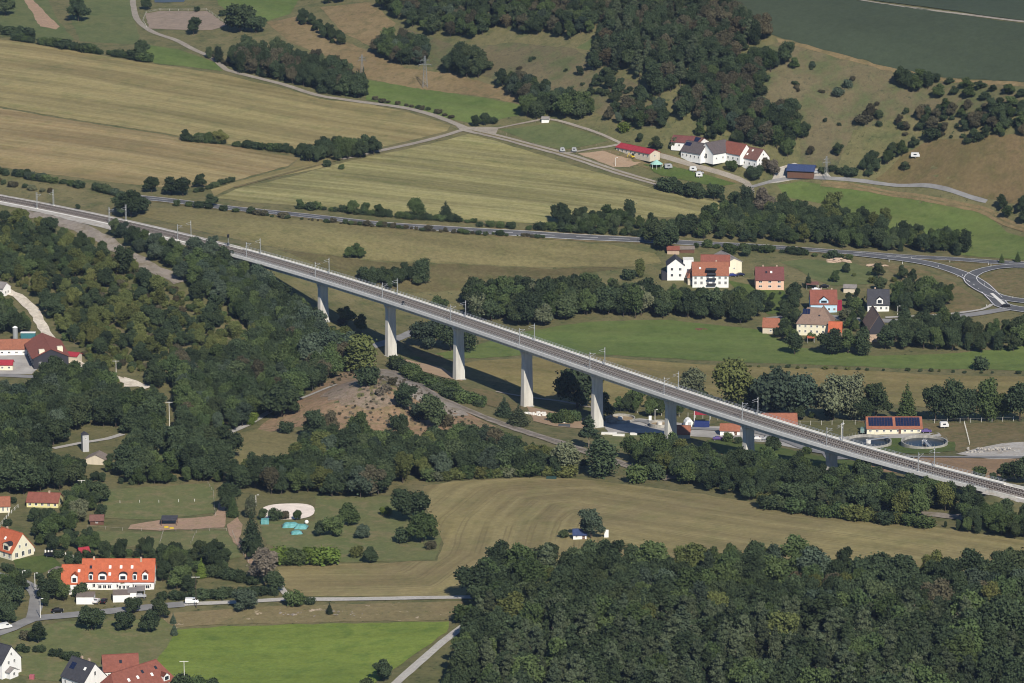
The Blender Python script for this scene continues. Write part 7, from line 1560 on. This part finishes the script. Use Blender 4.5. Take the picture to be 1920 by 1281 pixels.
fence([(85, 1036), (110, 1038), (128, 1042), (142, 1048)], 'curved white garden wall behind the trampoline', 1.2, 1.0, 3, WP, 'garden_wall', .2)
for k, (px, py) in enumerate([(1709, 486), (1781, 492), (1853, 497), (1858, 499), (1759, 502), (1796, 520), (1805, 519), (1832, 522), (1846, 535), (1667, 491), (1692, 495), (1899, 560), (1850, 575), (1740, 525)]):
    g = G(px, py); r_ = empty('delineator_post', g, 0, 'white roadside marker post beside the road junction', 'marker post', 'marker posts at the junction')
    MB().box(-.09, .09, -.06, .06, -.2, 1.15).obj('post_body', MT['white'], r_); MB().box(-.095, .095, -.065, .065, .8, .95).obj('black_band', MT['black'], r_)
# traffic island
S('traffic_island', [(1856, 552), (1862, 552), (1886, 572), (1880, 575)], MT['concrete_light'], off=.62, jit=0, cell=4)
# trampoline
g = G(95, 1043); r_ = empty('trampoline', g, 0, 'round black garden trampoline on the lawn', 'trampoline')
MB().cyl((0, 0), 2.2, .85, .9, 24).obj('jumping_mat', MT['black'], r_)
nn_ = 24; vs = [(q * math.cos(a), q * math.sin(a), z) for q, z in ((2.2, .93), (2.5, .93), (2.5, .85)) for a in [2 * math.pi * i / nn_ for i in range(nn_)]]
MB().add(vs, [(k * nn_ + i, k * nn_ + (i + 1) % nn_, (k + 1) * nn_ + (i + 1) % nn_, (k + 1) * nn_ + i) for k in range(2) for i in range(nn_)]).obj('frame_pad', CP['navy'], r_)
for k in range(6): a = k * math.pi / 3; MB().box(2.4 * math.cos(a) - .04, 2.4 * math.cos(a) + .04, 2.4 * math.sin(a) - .04, 2.4 * math.sin(a) + .04, -.2, .88).obj('leg', MT['steel'], r_)
# turquoise covers by the sand ring
TQ = plain('turquoise_sheet', (.09, .30, .27), .7, .25, .8, c2=(.16, .38, .40))
def tarp(px, py, w_, d_, h_, rot, lab):
    g = G(px, py); r_ = empty('tarpaulin_cover', g, R(rot), lab, 'tarpaulin', 'turquoise tarpaulin covers'); rng = random.Random(px)
    n = 9; vs = []; fs = []
    for j in range(n):
        for i in range(n):
            u, v = i / (n - 1) - .5, j / (n - 1) - .5
            z = h_ * (1 - (2 * abs(v)) ** 2.2) * (1 - (2 * abs(u)) ** 5) + rng.uniform(-.1, .1) + .05
            vs.append((u * w_, v * d_, z))
    for j in range(n - 1):
        for i in range(n - 1): a = j * n + i; fs.append((a, a + 1, a + 1 + n, a + n))
    MB().add(vs, fs).obj('sheet', TQ, r_)
    for sx in (-.5, .5): MB().box(sx * w_ - .25, sx * w_ + .25, -d_ * .3, d_ * .3, -.1, .25).obj('weight', MT['bark'], r_)
tarp(545, 987, 6.5, 5.5, 1.6, 3, 'large turquoise cover left of two below the sand ring'); tarp(565, 990, 5.0, 5.0, 1.5, -6, 'large turquoise cover right of two below the sand ring'); tarp(556, 1000, 4.5, 4.5, 1.0, 10, 'lower turquoise cover in front of the two large ones')
slabbox('turquoise_crate', 'turquoise box at the left below the sand ring', 'box', 497, 982, 3.0, 3.0, 1.8, TQ, 0)
g = G(575, 983); r_ = empty('water_tank', g, 0, 'white round tank beside the turquoise covers', 'tank')
mb = MB()
for k in range(6):
    a0, a1 = math.pi * k / 6 - math.pi / 2, math.pi * (k + 1) / 6 - math.pi / 2; mb.cyl((0, 0), max(.01, .8 * math.cos(a0)), .9 + .8 * math.sin(a0), .9 + .8 * math.sin(a1), 12, max(.01, .8 * math.cos(a1)), cap=False)
mb.obj('tank_shell', MT['white'], r_); MB().box(-.4, .4, -.4, .4, -.2, .2).obj('tank_foot', MT['steel_dark'], r_)
# stacks of stone slabs and logs
def heap(name, px, py, w_, d_, h_, n, m, lab, cat, size=.5, seed=1, long=1.0):
    g = G(px, py); r_ = empty(name, g, 0, lab, cat); rng = random.Random(seed); 
    for k in range(n):
        x, y = rng.uniform(-w_ / 2, w_ / 2), rng.uniform(-d_ / 2, d_ / 2); s_ = size * rng.uniform(.6, 1.3)
        z = h_ * max(0, 1 - (2 * abs(x) / w_) ** 2 - (2 * abs(y) / d_) ** 2) * rng.random()
        q = MB().add([(-s_ * long, -s_ * .6, 0), (s_ * long, -s_ * .5, 0), (s_ * long * .9, s_ * .6, 0), (-s_ * long, s_ * .55, 0), (-s_ * long * .7, -s_ * .4, s_ * .7), (s_ * long * .8, -s_ * .3, s_ * .6), (s_ * long * .6, s_ * .4, s_ * .8), (-s_ * long * .7, s_ * .4, s_ * .6)],
                 [(3, 2, 1, 0), (4, 5, 6, 7), (0, 1, 5, 4), (1, 2, 6, 5), (2, 3, 7, 6), (3, 0, 4, 7)]).obj('stone' if 'stone' in name or 'slab' in name else 'log', m, r_, (x, y, z - .05), rng.uniform(-.5, .5) if long > 1 else rng.uniform(0, 6))
heap('stone_heap', 1003, 778, 9, 7, 1.6, 40, MT['concrete_light'], 'pale heap of broken concrete below a pier beside the spruces', 'stone heap', .7, 3)
heap('stone_heap', 1045, 792, 8, 3, .8, 18, MT['concrete_light'], 'low row of pale stones before the green bush clump', 'stone heap', .6, 5)
heap('log_pile', 1572, 490, 11, 6, 1.8, 46, WM['stone'], 'pile of pinkish logs behind the village lawn', 'log pile', .55, 7, 2.2)
heap('log_pile', 1645, 498, 9, 4, 1.2, 26, WM['stone'], 'second long log pile near the road junction', 'log pile', .5, 9, 2.2)
heap('stone_heap', 1868, 846, 24, 9, 1.3, 90, FM['gravel'], 'pale gravel and rubble heap at the works edge', 'stone heap', .5, 11)
heap('stone_heap', 560, 1152, 14, 6, .3, 14, FM['bed'], 'pale stones scattered in the rough bank', 'stone heap', .5, 12)
heap('stone_heap', 655, 1150, 16, 6, .3, 14, FM['bed'], 'pale stones scattered at the middle of the rough bank', 'stone heap', .5, 13)
heap('log_pile', 1315, 652 - 34, 5, 3, .8, 14, WM['brownwood'], 'rusty brown woodpile at the edge of the green meadow', 'log pile', .45, 14, 2)
for k, (px, py, w_, lab) in enumerate([(1142, 815, 6.5, 'left of three pale slab stacks in the works yard'), (1160, 818, 5, 'middle of three pale slab stacks in the works yard'), (1188, 816, 3, 'small yellowish block stack in the works yard'), (1058, 800, 5, 'dark slab stack beside the works road')]):
    slabbox('slab_stack', lab, 'slab stack', px, py, w_, 1.8, .9, MT['concrete_light'] if k < 3 else MT['steel_dark'], -6)
g = G(1219, 785); r_ = empty('notice_board', (g.x, g.y, g.z), 0, 'white notice board beside the small round basin', 'sign')
g2 = G(1219, 792); r_.location = g2
MB().box(-.6, .6, -.05, .05, .9, 2.9).obj('board', MT['white'], r_)
for x in (-.45, .45): MB().box(x - .05, x + .05, -.04, .04, -.3, .897).obj('post', MT['steel'], r_)
# yellow play frame on the arena
g = G(1187, 296); r_ = empty('toy_excavator', g, R(30), 'yellow machine beside the crimson stable', 'excavator')
YP = plain('yellow_paint', (.55, .40, .03), .5, .1, 1)
MB().box(-1.2, 1.2, -.9, .9, .3, 1.2).obj('body', YP, r_); MB().box(-.2, .9, -.7, .7, 1.203, 2.4).obj('cab', GLASS, r_); MB().bar((-1, 0, 1.1), (-2.6, 0, 2.8), .18).obj('boom', YP, r_); MB().bar((-2.6, 0, 2.8), (-3.6, 0, 1.0), .15).obj('arm', YP, r_)
for sy in (-1, 1): MB().box(-1.3, 1.3, sy * .95 - .2, sy * .95 + .2, -.1, .45).obj('track', TYRE, r_)
# jumping poles in front of the shelter
for k, (px, py, c) in enumerate([(312, 990, 'yellow'), (322, 992, 'yellow')]):
    g = G(px, py); r_ = empty('feeding_trough', g, 0, ('left' if k == 0 else 'right') + ' yellow feeding trough in front of the horse shelter', 'trough')
    MB().box(-.8, .8, -.4, .4, 0, .2).box(-.8, .8, -.4, -.35, .2, .6).box(-.8, .8, .35, .4, .2, .6).box(-.8, -.75, -.35, .35, .2, .6).box(.75, .8, -.35, .35, .2, .6).obj('trough_body', YP, r_)
# bench and garden furniture
slabbox('log_bin', 'dark green long bin at the upper edge of the hay field', 'bin', 1034, 898, 4.0, 1.2, 1.0, plain('dark_green_paint', (.02, .05, .045), .6, .1, 1), -6)
slabbox('garden_table', 'small pink playhouse on the lawn beside the corner house', 'playhouse', 60, 1273, 1.6, 1.2, 1.5, plain('pink_paint', (.35, .10, .12), .6, .1, 1), -10)
